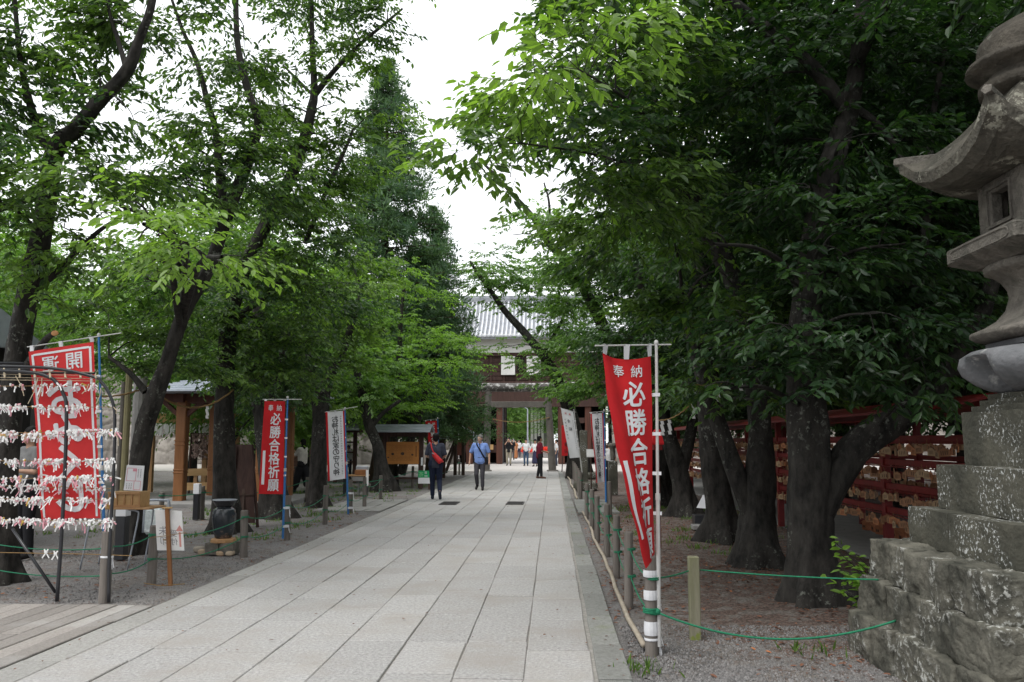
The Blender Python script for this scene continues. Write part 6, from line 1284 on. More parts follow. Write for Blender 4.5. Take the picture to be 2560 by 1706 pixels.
# small gabled notice shelter near the torii
def shelter():
    Y = 38; z = lambda py: EH+(HZ-py)*Y/F; X = lambda px: P(px, 1102, Y).x; t = thing('notice_shelter', 'small gabled wooden notice shelter with a reddish panel left of the torii', 'notice board', (X(1148), Y, 0))
    x0, x1, xm = X(1108), X(1186), X(1143); ze, zr = z(1083), z(1060); mb = MB()
    for (xa, xb) in ((x0, xm), (x1, xm)):
        mb.add([(xa, Y-.8, ze), (xb, Y-.8, zr), (xb, Y+.8, zr), (xa, Y+.8, ze), (xa, Y-.8, ze-.07), (xb, Y-.8, zr-.08), (xb, Y+.8, zr-.08), (xa, Y+.8, ze-.07)], [(0, 1, 2, 3), (7, 6, 5, 4), (0, 4, 5, 1), (2, 6, 7, 3), (0, 3, 7, 4)])
    mb.box((xm, Y, zr+.03), (.22, 1.7, .08)); mb.build('roof', M_metal, t); mb = MB(); mb.prism([(x0+.15, ze-.03), (x1-.15, ze-.03), (xm, zr-.1)], 1, Y-.6, Y-.55); mb.build('gable', M_brown, t)
    for px in (1139, 1159): MB().box((X(px), Y-.1, ze/2+.05), (.14, .14, ze+.1), bev=.01).build('post', M_brown, t)
    MB().box((X(1149.5), Y-.12, (z(1101)+z(1138))/2), (X(1155)-X(1144), .06, z(1101)-z(1138))).build('panel', mat('reddish_panel', (.33, .13, .10), (.25, .09, .07), .7, 3), t)
    MB().bar((X(1113), Y+.3, .1), (X(1138), Y, z(1115)), .1, .1).bar((X(1113), Y+.3, .6), (X(1138), Y, z(1100)), .08, .08).build('brace', M_brown, t)
    t2 = thing('notice_shelter', 'tiny roofed board between the small red banner and the gabled shelter', 'notice board', (X(1108), 35, 0)); z = lambda py: EH+(HZ-py)*35/F; X2 = lambda px: P(px, 1102, 35).x
    MB().box((X2(1107), 35, z(1093)), (X2(1123)-X2(1092), .5, .14), bev=.02).build('roof', M_metal, t2); MB().box((X2(1110), 35, z(1095)/2), (.12, .12, z(1095))).build('post', M_dkwood, t2); MB().box((X2(1104), 35, z(1103)), (.35, .06, .3)).build('panel', M_dkwood, t2)
shelter()
# open frame shelter with the counter table
def counter():
    Y = 31; z = lambda py: EH+(HZ-py)*Y/F; X = lambda px: P(px, 1102, Y).x; t = thing('lean_to_shelter', 'open black framed shelter with a dull metal roof behind the left white banner', 'shelter', (X(875), Y, 0)); mb = MB()
    for i in range(5):
        a, b = i/5, (i+1)/5; ye, yr = Y-.9, Y+.6; x0, x1 = X(835), X(912); s0, s1 = .0, .35; mb.add([(x0+.3*a, ye+(yr-ye)*a, z(1076)+(z(1048)-z(1076))*a+.04), (x1-.5*a, ye+(yr-ye)*a, z(1076)+(z(1048)-z(1076))*a+.04), (x1-.5*b, ye+(yr-ye)*b, z(1076)+(z(1048)-z(1076))*b), (x0+.3*b, ye+(yr-ye)*b, z(1076)+(z(1048)-z(1076))*b),
            (x0+.3*a, ye+(yr-ye)*a, z(1076)+(z(1048)-z(1076))*a-.02), (x1-.5*a, ye+(yr-ye)*a, z(1076)+(z(1048)-z(1076))*a-.02)], [(0, 1, 2, 3), (4, 5, 1, 0)])
    mb.build('roof', mat('dull_roof', (.17, .19, .19), (.11, .125, .13), .6, 3), t); mb = MB()
    for px in (840, 888): mb.box((X(px), Y, z(1076)/2), (.13, .13, z(1076)))
    for py in (1080, 1106, 1131, 1155): mb.box(((X(840)+X(888))/2, Y+.1, z(py)), (X(888)-X(840), .07, .06))
    mb.box(((X(835)+X(910))/2, Y-.2, z(1078)), (X(908)-X(837), .3, .12)); mb.build('frame', M_dkwood, t)
    Y = 24; z = lambda py: EH+(HZ-py)*Y/F; X = lambda px: P(px, 1102, Y).x
    tt = thing('table', 'narrow brown table beside the left white banner', 'table', (X(890), Y, 0)); MB().box((X(892), Y, z(1188)), (X(921)-X(862), .5, .03)).build('table_top', M_pinev, tt)
    for px in (866, 917):
        MB().box((X(px), Y, z(1188)/2), (.04, .4, z(1188)-.03)).build('leg', M_dmetal, tt)
    bx_ = MB().box((X(905), Y, (z(1174)+z(1187))/2+.005), (X(918)-X(891), .3, z(1174)-z(1187)-.01), bev=.01); tag(bx_.build('wooden_box', M_orange), 'orange wooden box on the table beside the left white banner', 'box')
    bx_ = MB().box((X(903), Y+.2, (z(1166)+z(1187))/2+.008), (X(918)-X(888), .08, z(1166)-z(1187)-.012), bev=.01); tag(bx_.build('clear_case', M_metal), 'grey clear case standing behind the orange box', 'case')
    bs_ = MB().box((X(925), Y-.27, (z(1174)+z(1212))/2), (.075, .012, z(1174)-z(1212))); o = bs_.build('paper_strip', M_paper); tag(o, 'long white paper strip hanging from the table beside the orange box', 'sign')
    o = MB().box((X(901), Y-.1, (z(1190)+z(1200))/2-.01), (.3, .3, .12)).tube([(X(901), Y-.1, 0), (X(901), Y-.1, z(1200))], .03, 8).build('grey_bin', M_conc); tag(o, 'grey box on a stand under the orange box table', 'box')
counter()
# ropes strung between the trees
def shime(label, a, b, sag, papers, r=.012):
    t = thing('sacred_rope', label, 'rope', tuple(a)); n = 24; f = lambda s: Vector(a)+(Vector(b)-Vector(a))*s-Vector((0, 0, 4*sag*s*(1-s))); MB().tube([f(i/n)+Vector((0, 0, .004*math.sin(i*2.2))) for i in range(n+1)], r, 7).build('rope', M_rope_s, t, smooth=True)
    for s in papers:
        q = f(s); m = MB(); w_ = .022; dz = .05; x = 0; p = [q]
        for k in range(4): m.add([q+Vector((x-w_, 0, -.01-k*dz)), q+Vector((x+w_, .004, -.01-k*dz)), q+Vector((x+w_+.012, .004, -.01-(k+1)*dz)), q+Vector((x-w_+.012, 0, -.01-(k+1)*dz))], [(0, 1, 2, 3)]); x += .012 if k % 2 else -.006
        m.build('paper_streamer', M_paper, t)
shime('straw rope with one streamer between the crooked tree and the straight tree', P(370, 965, 12), P(586, 972, 14), .32, (.66,), .014)
shime('straw rope hung from the fortune paper rack side to the crooked tree', P(232, 990, 11), P(372, 965, 11.9), .06, ())
shime('straw rope with two white streamers between the right tree trunks', P(1740, 962, 10.6), P(1885, 905, 11), .12, (.35, .75), .012)
shime('thin straw rope with small streamers right of the big red banner', P(1640, 1050, 12), P(1745, 990, 10.8), .10, (.15, .33, .88), .009)
# ================================================================ RIGHT SIDE THINGS
Y = 21.0; z = lambda py: EH+(HZ-py)*Y/F; X = lambda px: P(px, 1102, Y).x
t = thing('notice_stand', 'small white slanted notice on a thin pole between the two white banners', 'sign', (X(1476), Y, 0)); MB().box((X(1477), Y, z(1133)), (X(1488)-X(1466), .22, .03), Matrix.Rotation(R(55), 3, 'X')).build('panel', M_paper, t); MB().tube([(X(1477), Y+.02, 0), (X(1477), Y+.02, z(1136))], .018, 8).build('pole', M_brown, t)
Y = 27.0; t = thing('stone_marker', 'tall dark rectangular stone post behind the white banners', 'stone marker', (P(1459, 1102, Y).x, Y, 0)); z = lambda py: EH+(HZ-py)*Y/F
MB().box((P(1459, 1102, Y).x, Y, z(1079)/2+.1), (.24, .2, z(1079)-.15), bev=.012).build('shaft', M_stoneg, t); mb = MB(); stone_block(mb, (P(1462, 1102, Y).x, Y, .12), (.75, .5, .3), 33, .03, .3, 7); mb.build('base', M_stoneg, t, smooth=True)
mb = MB(); q = G(1462, 1196); stone_block(mb, (q.x+.05, q.y, .10), (.9, .6, .28), 34, .04, .45, 8); tag(mb.build('boulder', M_stoneg, smooth=True), 'low dark boulder in front of the tall stone marker', 'boulder')
Y = 24.5; z = lambda py: EH+(HZ-py)*Y/F; x = P(1531, 1102, Y).x; t = thing('stone_basin_stand', 'small waisted stone pedestal right of the white banner', 'pedestal', (x, Y, 0))
MB().lathe((x, Y, 0), [(.07, z(1150)), (.06, z(1146)), (.08, z(1130)), (.075, z(1122)), (.12, z(1117)), (.13, z(1112)), (.09, z(1108))], 12).build('bowl', M_stone, t, smooth=True); MB().box((x, Y, z(1152)/2), (.26, .26, z(1152)), bev=.02).build('base', M_stoneg, t)
t = thing('folding_sign', 'tilted white sheet on a dark A frame between the right tree trunks', 'sign', (P(1748, 1300, 16).x, 15.5, 0)); a, b, c_ = P(1757, 1238, 15.5), P(1741, 1270, 15.3), P(1768, 1272, 15.3)
MB().add([a, b, c_, a+Vector((.25, 0, 0)), P(1775, 1238, 15.5)], [(0, 1, 2, 4)]).build('sheet', M_white, t); MB().box((P(1755, 1300, 15.5).x, 15.5, .12), (.3, .3, .2), bev=.01).build('foot', M_dmetal, t)
o = MB().box((P(1752, 1305, 15.3).x, 15.2, .03), (.35, .3, .08), bev=.01).build('slab', M_conc); tag(o, 'small pale slab lying under the tilted white sheet', 'slab')
# red box lantern glimpsed behind the pole
Y = 12.5; t = thing('red_offering_stand', 'red peaked stand half hidden behind the big red banner pole', 'stand', (P(1648, 1102, Y).x, Y, 0)); z = lambda py: EH+(HZ-py)*Y/F; x = P(1643, 1102, Y).x
MB().lathe((x, Y, 0), [(.115, z(1112)), (.125, z(1108)), (.06, z(1076)), (.02, z(1073))], 4).build('roof', M_red, t); MB().box((x, Y, z(1118)), (.13, .13, .08)).tube([(x, Y, 0), (x, Y, z(1120))], .03, 8).build('body', M_rackred, t)
# ---- red racks with prayer plaques
def emarack(X, y0, y1, label, rails, topz):
    t = thing('plaque_rack', label, 'rack', (X, (y0+y1)/2, 0)); mb = MB(); n = int(round((y1-y0)/2.6)); 
    for k in range(n+1):
        y = y0+(y1-y0)*k/n; MB().box((X, y, topz/2), (.10, .10, topz), bev=.006).build('post', M_rackred, t)
    for zz in rails: MB().box((X, (y0+y1)/2, zz), (.05, y1-y0, .075), bev=.005).box((X-.05, (y0+y1)/2, zz-.05), (.012, y1-y0, .012)).build('rail', M_rackred, t)
    mb = MB(); mb.box((X, (y0+y1)/2, topz+.03), (.09, y1-y0+.4, .07)); rr = Matrix.Rotation(R(-14), 3, 'Y'); mb.box((X-.22, (y0+y1)/2, topz+.03), (.50, y1-y0+.5, .03), rr); mb.box((X+.22, (y0+y1)/2, topz+.03), (.50, y1-y0+.5, .03), Matrix.Rotation(R(14), 3, 'Y')); mb.build('roof', M_rackred, t)
rl = [1.56, 1.28, .99, .70]
emarack(4.13, 8.3, 28.0, 'long red rack hung with wooden prayer plaques behind the right tree row', rl, 1.88)
emarack(5.75, 8.5, 29.0, 'second red rack of prayer plaques behind the first one', rl, 1.9)
def plaque(mats):
    mb = MB(); w_, h = .12, .09; poly = [(-w_/2, 0), (w_/2, 0), (w_/2, h*.72), (0, h), (-w_/2, h*.72)]; mb.prism(poly, 0, -.005, .005); mb.tube([(0, 0, h*.9), (0, .008, h+.05)], .0025, 4, mi=1)
    for k in range(4): mb.box((-.0056, -.035+k*.022, h*.42), (.001, .006, h*.45), mi=2)
    return mb
pls = []
for i, m in enumerate((M_ema, M_ema2, mat('ema_wood_orange', (.52, .22, .10), (.38, .15, .07), .7, 7))):
    o = plaque(0).build('prayer_plaque', [m, M_rope_s if i else M_rackred, M_brown], org=(4.05, 8.4+i*.1, 1.4), local=True); pls.append(o)
names = ['the top rail', 'the second rail', 'the third rail', 'the lowest rail']; used = 0; first = [True]*3; rest = MB()
for ri, zz in enumerate(rl):
    for rowx, dens in ((4.075, 1.0), ):
        y = 8.5
        while y < 27.8:
            y += random.uniform(.075, .13) if y < 16.5 else random.uniform(.07, .13)
            i = random.choices([0, 1, 2], [.6, .25, .15])[0]; dz = -.135-random.uniform(0, .075); pos = (rowx-random.uniform(-.0, .05), y, zz+dz); rz = random.gauss(.0, .55); rx = random.gauss(0, .08)
            if y < 15.6:
                if first[i]: o = pls[i]; first[i] = False
                else: o = pls[i].copy(); col.objects.link(o)
                o.location = pos; o.rotation_euler = (rx, 0, rz)
                tag(o, ['brown', 'pale', 'orange'][i]+' wooden prayer plaque hung from '+names[ri]+' of the near red rack', 'plaque', 'prayer plaques on the red rack'); used += 1
            else:
                m = plaque(0); Rm = Matrix.Rotation(rz, 3, 'Z') @ Matrix.Rotation(rx, 3, 'X'); rest.add([Rm @ Vector(v)+Vector(pos) for v in m.v], m.f); rest.m[-len(m.m):] = [(0 if q == 0 and i != 1 else (1 if q == 0 else 2)) for q in m.m]
print('plaques', used)
y = 8.6
for ri, zz in enumerate(rl):
    y = 8.6
    while y < 28.8:
        y += random.uniform(.09, .15); m = MB(); w_, h = .12, .09; m.prism([(-w_/2, 0), (w_/2, 0), (w_/2, h*.72), (0, h), (-w_/2, h*.72)], 0, -.005, .005); Rm = Matrix.Rotation(random.gauss(0, .5), 3, 'Z'); pos = Vector((5.70, y, zz-.14-random.uniform(0, .07)))
        rest.add([Rm @ Vector(v)+pos for v in m.v], m.f); rest.m[-len(m.m):] = [random.choice((0, 0, 1))]*len(m.m)
o = rest.build('prayer_plaques', [M_ema, M_ema2, M_rope_s]); tag(o, 'far mass of wooden prayer plaques on the red racks', 'plaques', kind='stuff')
# little houses of wood on the ground shelf
po = None
for k in range(16):
    y = 10.2+k*.33+random.uniform(-.05, .05)
    if po is None:
        m = MB(); m.box((0, 0, .06), (.13, .17, .12), bev=.006); m.prism([(-.10, .12), (.10, .12), (0, .17)], 0, -.08, .08); m.box((-.067, -.02, .06), (.004, .03, .04), mi=1); m.box((-.067, .03, .06), (.004, .03, .04), mi=1); po = m.build('wooden_house', [mat('raw_orange_wood', (.42, .17, .08), (.30, .11, .055), .7, 6), M_dkwood], org=(5.5, y, 0), local=True); o = po
    else: o = po.copy(); col.objects.link(o)
    o.location = (5.45+random.uniform(-.05, .05), y, 0); o.rotation_euler = (0, 0, random.uniform(-.25, .25)); tag(o, 'tiny orange wooden house standing in a row under the back rack', 'wooden house', 'row of tiny wooden houses under the rack')
# shrub by the lantern plinth
def shrub():
    c = G(2120, 1500); t = thing('young_shrub', 'young shrub with bright green leaves beside the lantern plinth', 'shrub', (c.x, c.y, 0)); pos = []; d = []; st = MB()
    base = Vector((c.x, 6.9, 0))
    for (px, py) in ((2075, 1345), (2090, 1375), (2110, 1400), (2140, 1385), (2160, 1420), (2070, 1445), (2125, 1440), (2150, 1460), (2100, 1480), (2165, 1480), (2090, 1415), (2145, 1415), (2120, 1490)):
        e = P(px, py, 6.9+random.uniform(-.12, .12)); b = base+Vector((random.uniform(-.05, .08), 0, 0)); st.tube([b, (b+e)/2+Vector((0, 0, .05)), e], [.005, .004, .002], 5)
        for k in range(17):
            s = random.uniform(.40, 1.02); q = b+(e-b)*s; pos.append(tuple(q)); a_ = random.uniform(0, 6.28); d.append((math.cos(a_), math.sin(a_), random.uniform(-.4, .35)))
    N = len(pos); v, q, tt = leafcloud(np.array(pos), np.array(d), np.array([0, -.4, 1.])+rng.normal(0, .3, (N, 3)), rng.uniform(.06, .10, N), rng.uniform(.7, 1, N)); npmesh('leaves', v, q, M_leafb, t, attr=tt); st.build('stem', M_bark, t)
shrub()
# ================================================================ GROUND LITTER
def litter():
    N = 26000; x = np.concatenate([rng.uniform(.75, 6.5, N), rng.uniform(-8, -3.8, 7000), rng.uniform(.55, .75, 900)]); y = np.concatenate([rng.uniform(4.2, 22, N)**1.0, rng.uniform(8.1, 24, 7000), rng.uniform(4, 20, 900)])
    m = np.sin(x*2.3+np.sin(y*1.7))*np.cos(y*1.3+x)+rng.normal(0, .6, len(x)) > .1; m &= ~((x < 3) & (y < 6.2) & (rng.random(len(x)) < .7) & (x > 0.7)); m &= ~((x < -3.8) & (rng.random(len(x)) < .45)); x, y = x[m], y[m]; N = len(x)
    pos = np.stack([x, y, np.where(x < -3, -.012, -.026)+rng.uniform(0, .012, N)], 1); d = np.stack([rng.normal(size=N), rng.normal(size=N), rng.normal(0, .12, N)], 1); n = np.array([0, 0, 1.])+rng.normal(0, .25, (N, 3))
    v, q, tt = leafcloud(pos, d, n, rng.uniform(.02, .065, N), rng.uniform(.5, 1.3, N)); o = npmesh('fallen_leaves', v, q, [M_litter, mat('orange_leaf', (.50, .20, .06), (.40, .13, .05), .8, 9)], mi=np.repeat((rng.random(N) < .025).astype(int), 2), attr=tt); tag(o, kind='stuff')
    # a few blown leaves and twigs on the slabs
    n5 = 420; x5 = np.concatenate([rng.uniform(-3.7, .5, 170), rng.normal(.40, .10, 150), rng.normal(-3.6, .15, 100)]); y5 = rng.uniform(3.6, 24, n5)
    p5 = np.stack([x5, y5, np.full(n5, .018)], 1); v, q, tt = leafcloud(p5, np.stack([rng.normal(size=n5), rng.normal(size=n5), np.zeros(n5)], 1), np.array([0, 0, 1.])+rng.normal(0, .15, (n5, 3)), rng.uniform(.012, .045, n5), rng.uniform(.5, 1.3, n5)); tag(npmesh('blown_leaves', v, q, M_litter, attr=tt), kind='stuff')
    # grass tufts
    c = np.concatenate([np.stack([rng.uniform(-8.5, -4.0, 130), rng.uniform(13, 31, 130)], 1), np.stack([rng.uniform(.9, 4.5, 60), rng.uniform(12, 22, 60)], 1), np.array([[.62, 6.0], [.60, 6.05], [.57, 4.9], [-4.6, 13.4], [-4.5, 15.3], [-4.7, 15.6], [-4.9, 13.2], [1.9, 6.6], [.515, 5.2]])]); k = 30
    b = np.repeat(c, k, 0)+rng.normal(0, .10, (len(c)*k, 2)); M = len(b); pos = np.stack([b[:, 0], b[:, 1], np.full(M, -.03)], 1); d = np.stack([rng.normal(0, .5, M), rng.normal(0, .5, M), np.ones(M)], 1); nd = NEED.copy(); nd[:, 1] *= 1.8
    v, q, tt = leafcloud(pos, d, rng.normal(size=(M, 3)), rng.uniform(.04, .12, M), rng.uniform(0, 1, M), nd, NQ); tag(npmesh('grass', v, q, M_grass, attr=tt), kind='stuff')
    # pebbles near the camera
    mb = MB(); N = 0; V = []; Q = []
    oc = np.array([(1, 0, 0), (0, 1, 0), (-1, 0, 0), (0, -1, 0), (0, 0, 1)]); of = np.array([(0, 1, 4), (1, 2, 4), (2, 3, 4), (3, 0, 4)])
    n1 = 15000; x = np.concatenate([rng.uniform(.56, 2.6, n1), rng.uniform(-7.5, -3.8, 6000)]); y = np.concatenate([rng.uniform(3.4, 7.5, n1), rng.uniform(8.1, 12, 6000)]); n_ = len(x); s = rng.uniform(.004, .012, n_); a_ = rng.uniform(0, 6.28, n_)
    P0 = np.stack([x, y, np.where(x < -3, -.018, -.034)], 1); ca, sa = np.cos(a_), np.sin(a_); o3 = oc[None]*np.stack([s*1.3, s, s*.8+.006], 1)[:, None]; vx = o3[..., 0]*ca[:, None]-o3[..., 1]*sa[:, None]; vy = o3[..., 0]*sa[:, None]+o3[..., 1]*ca[:, None]
    v = P0[:, None]+np.stack([vx, vy, o3[..., 2]], -1); q = of[None]+(np.arange(n_)*5)[:, None, None]; o = npmesh('gravel', v.reshape(-1, 3), q.reshape(-1, 3), mat('pebble', (.25, .238, .235), (.16, .153, .15), .9, 30, attr=True), attr=np.repeat(rng.uniform(.5, 1.25, n_), 5)); tag(o, kind='stuff')
litter()
# ================================================================ PEOPLE
def blob_mesh(segs, balls, voxel, smooth=3):
    """tapered limbs and balls melted into one continuous surface; returns verts, faces"""
    mb = MB()
    for (a, b, ra, rb) in segs:
        a = Vector(a); b = Vector(b); d = (b-a); n = 5; q = d.normalized()
        mb.tube([a-q*ra*.5]+[a+d*(i/n) for i in range(n+1)]+[b+q*rb*.5], [ra*.8]+[ra+(rb-ra)*(i/n) for i in range(n+1)]+[rb*.8], 12)
    for c, r in balls: mb.ball(c, r, 14, 10)
    me = bpy.data.meshes.new('tmp'); me.from_pydata(mb.v, [], mb.f); bm = bmesh.new(); bm.from_mesh(me); bmesh.ops.recalc_face_normals(bm, faces=bm.faces); bm.to_mesh(me); bm.free()
    o = bpy.data.objects.new('tmp', me); col.objects.link(o); m = o.modifiers.new('r', 'REMESH'); m.mode = 'VOXEL'; m.voxel_size = voxel
    s = o.modifiers.new('s', 'SMOOTH'); s.factor = .5; s.iterations = smooth
    bpy.context.view_layer.update(); e = o.evaluated_get(bpy.context.evaluated_depsgraph_get()); r = bpy.data.meshes.new_from_object(e)
    v = [x.co.copy() for x in r.vertices]; f = [tuple(p.vertices) for p in r.polygons]
    bpy.data.objects.remove(o); bpy.data.meshes.remove(me); bpy.data.meshes.remove(r); return v, f
def person(label, base, face, h, top, bottom, shoe, hair=M_hair, pose=None, skirt=False, hairlen=0, sleeve=.5, female=False, vox=.011, build=1.0, cat_='person', group=None, bottoms_len=1.0, head_yaw=0, lean=0):
    """figure in its own frame: x to its left... y forward, z up, metres for a 1.72 m adult, scaled to h"""
    s = h/1.72; t = thing('person', label, cat_, base, group, face); t.scale = (s, s, s); bw = build
    J = dict(hipL=(-.09, 0, .90), hipR=(.09, 0, .90), kneeL=(-.10, .02, .48), kneeR=(.10, .02, .48), ankL=(-.10, -.01, .09), ankR=(.10, -.01, .09), toeL=(-.12, .14, .035), toeR=(.12, .14, .035),
             shL=(-.175*bw, 0, 1.405), shR=(.175*bw, 0, 1.405), elL=(-.235*bw, -.03, 1.13), elR=(.235*bw, -.03, 1.13), wrL=(-.24*bw, .04, .88), wrR=(.24*bw, .04, .88), chest=(0, 0, 1.28), neck=(0, -.005, 1.44), head=(0, .015, 1.60))
    J.update(pose or {}); J = {k: Vector(v) for k, v in J.items()}; V_ = Vector; hd = J['head']; rz = Matrix.Rotation(head_yaw, 3, 'Z')
    def hv(x, y, z): return hd+rz @ Vector((x, y, z))
    waist = V_((0, .0, 1.06)); hipc = (J['hipL']+J['hipR'])/2
    segs = [(hipc+V_((-.05, 0, .03)), waist+V_((-.04, 0, 0)), .105*bw, .10*bw), (hipc+V_((.05, 0, .03)), waist+V_((.04, 0, 0)), .105*bw, .10*bw), (waist+V_((-.045, 0, 0)), J['chest']+V_((-.06, 0, 0)), .098*bw, .105*bw), (waist+V_((.045, 0, 0)), J['chest']+V_((.06, 0, 0)), .098*bw, .105*bw),
            (J['chest']+V_((-.05, 0, 0)), J['shL']+V_((.03, 0, -.01)), .095, .06), (J['chest']+V_((.05, 0, 0)), J['shR']+V_((-.03, 0, -.01)), .095, .06), (J['neck']-V_((0, 0, .06)), hd-V_((0, .012, .07)), .062, .052), (J['shL'], J['shR'], .055, .055)]
    for q in 'LR':
        hand = J.get('hand'+q, J['wr'+q]+(J['wr'+q]-J['el'+q]).normalized()*.07)
        segs += [(J['hip'+q], J['knee'+q], .082, .054), (J['knee'+q], J['ank'+q], .052, .036), (J['ank'+q]-V_((0, .02, .03)), J['toe'+q], .038, .030), (J['sh'+q], J['el'+q], .050, .038), (J['el'+q], J['wr'+q], .037, .025), (J['wr'+q], hand, .026, .032)]
        d = (hand-J['wr'+q]).normalized(); sd = d.cross(V_((1, 0, 0) if abs(d.x) < .8 else (0, 0, 1))).normalized(); nn = d.cross(sd)
        for k, (o_, l_) in enumerate(((-.026, .060), (-.009, .072), (.009, .068), (.026, .052))):
            a = hand+sd*o_; segs += [(a, a+d*l_*.55-nn*.006, .0095, .009), (a+d*l_*.55-nn*.006, a+d*l_-nn*.024, .009, .0075)]
        a = J['wr'+q]+d*.02+sd*.03; segs += [(a, a+sd*.022+d*.04, .011, .009)]
    balls = [(hd+V_((0, -.008, .015)), (.077, .092, .105)), (hv(0, .03, -.045), (.056, .060, .062)), (hv(0, .088, -.010), (.012, .018, .020)), (hv(0, .082, .028), (.035, .012, .010)), (hv(-.078, -.005, -.005), (.010, .020, .028)), (hv(.078, -.005, -.005), (.010, .020, .028)), (hv(0, .080, -.052), (.024, .012, .009))]
    v, f = blob_mesh(segs, balls, vox); MB().add(v, f).build('body', M_skin, t, smooth=True, local=True)
    mb = MB()
    for sx in (-1, 1): mb.ball(hv(sx*.030, .079, .012), (.011, .006, .006), 8, 5)
    mb.build('eyes', M_dmetal, t, local=True); MB().ball(hv(0, .088, -.055), (.020, .006, .005), 8, 5).build('mouth', mat('lips_%d' % int(base[1]*10), (.35, .12, .10), None, .6), t, local=True)
    # hair
    hb_ = [(hv(0, -.022, .046), (.089, .100, .093)), (hv(0, -.040, .0), (.088, .078, .090)), (hv(0, -.045, -.045), (.066, .055, .06))]; hs_ = []
    if hairlen: hs_ = [(hv(0, -.055, 0), hv(0, -.06, -hairlen), .07, .05), (hv(-.06, -.02, .0), hv(-.065, -.02, -hairlen*.8), .03, .025), (hv(.06, -.02, .0), hv(.065, -.02, -hairlen*.8), .03, .025)]
    v, f = blob_mesh(hs_, hb_, vox, 2); MB().add(v, f).build('hair', hair, t, smooth=True, local=True)
    # shirt
    sl = sleeve; g = .016; hem = hipc.z-.02 if not female else hipc.z+.06
    segs = [(V_((-.05*bw, 0, hem)), waist+V_((-.045*bw, 0, 0)), .112*bw+g, .108*bw+g), (V_((.05*bw, 0, hem)), waist+V_((.045*bw, 0, 0)), .112*bw+g, .108*bw+g), (waist+V_((-.05*bw, 0, 0)), J['chest']+V_((-.065*bw, 0, 0)), .108*bw+g, .110*bw+g), (waist+V_((.05*bw, 0, 0)), J['chest']+V_((.065*bw, 0, 0)), .108*bw+g, .110*bw+g),
            (J['chest']+V_((-.05, 0, .02)), J['shL']+V_((.03, 0, -.01)), .10+g, .062+g*.6), (J['chest']+V_((.05, 0, .02)), J['shR']+V_((-.03, 0, -.01)), .10+g, .062+g*.6), (J['shL'], J['shR'], .058+g*.4, .058+g*.4)]
    for q in 'LR':
        e = J['sh'+q]+(J['el'+q]-J['sh'+q])*min(1, sl*1.6); segs.append((J['sh'+q], e, .058+g*.4, .050+g*.7))
        if sl > .7: segs.append((J['el'+q], J['wr'+q]*.9+J['el'+q]*.1, .05+g, .034+g))
    v, f = blob_mesh(segs, [], vox); MB().add(v, f).build('shirt', top, t, smooth=True, local=True)
    if skirt:
        zl = .30 if skirt is True else skirt; segs = [(hipc+V_((0, 0, .10)), hipc-V_((0, 0, .05)), .135, .165), (hipc-V_((0, 0, .05)), V_((0, .02, zl)), .165, .22)]
        v, f = blob_mesh(segs, [], vox); MB().add(v, f).build('skirt', bottom, t, smooth=True, local=True)
    else:
        L_ = bottoms_len; segs = [(hipc+V_((-.045, 0, .12)), J['hipL']+V_((0, 0, -.02)), .125*bw, .118), (hipc+V_((.045, 0, .12)), J['hipR']+V_((0, 0, -.02)), .125*bw, .118)]
        for q in 'LR': e = J['knee'+q]+(J['ank'+q]-J['knee'+q])*(.92*L_); segs += [(J['hip'+q], J['knee'+q], .100, .073), (J['knee'+q], e, .072, .058)]
        v, f = blob_mesh(segs, [], vox); MB().add(v, f).build('trousers', bottom, t, smooth=True, local=True)
    for q in 'LR':
        a = J['ank'+q]; b = J['toe'+q]; d = (b-a); v, f = blob_mesh([(a-V_((0, .035, .035)), b+d.normalized()*.02, .045, .040), (a, a-V_((0, 0, .03)), .045, .046)], [], vox, 2); MB().add(v, f).build('shoe', shoe, t, smooth=True, local=True)
    return t, J
def clo(n, c, r=.85): return MATS.get(n) or mat(n, c, tuple(x*.8 for x in c), r, 7)
g_ = P(1090, 1244, 22.3); PI = math.pi
# man walking away with a red bag
M_navy = clo('navy_cotton', (.045, .05, .075)); M_dkblue = clo('dark_blue_jeans', (.012, .018, .045)); M_bagred = clo('red_nylon', (.62, .03, .035), .5)
t, J = person('man in a navy tee walking away, red bag across his back', (P(1090, 1102, 22.3).x, 22.3, 0), R(3), 1.73, M_navy, M_dkblue, clo('dark_shoe', (.03, .035, .05)), sleeve=.52,
   pose=dict(kneeL=(-.09, .06, .49), ankL=(-.085, .10, .09), toeL=(-.10, .25, .035), kneeR=(.10, .02, .49), ankR=(.14, -.32, .22), toeR=(.15, -.30, .07), elL=(-.25, .0, 1.13), wrL=(-.16, .22, 1.08), elR=(.25, .0, 1.13), wrR=(.14, .22, 1.06)))
v, f = blob_mesh([((-.03, -.155, 1.16), (.13, -.165, .99), .065, .075), ((-.05, -.165, 1.20), (.15, -.165, 1.0), .045, .05)], [], .012); MB().add(v, f).build('shoulder_bag', M_bagred, t, smooth=True, local=True)
MB().tube(cat([(-.02, -.17, 1.18), (-.09, -.15, 1.32), (-.125, -.07, 1.455), (-.12, .05, 1.43), (-.02, .13, 1.25), (.14, .12, 1.05), (.19, 0, .98), (.14, -.14, .99)], 4), .016, 6).build('strap', M_bagred, t, smooth=True, local=True)
MB().box((-.055, -.222, 1.20), (.07, .012, .02), Matrix.Rotation(R(25), 3, 'Y')).build('buckle', M_metal, t, local=True)
ph = MB().box((0, 0, 0), (.075, .15, .01), bev=.003); o = ph.build('phone', M_white, local=True); 
o.location = (P(1072, 1102, 22.3).x, 22.58, 1.10); tag(o, 'white phone held in front by the man with the red bag', 'phone')
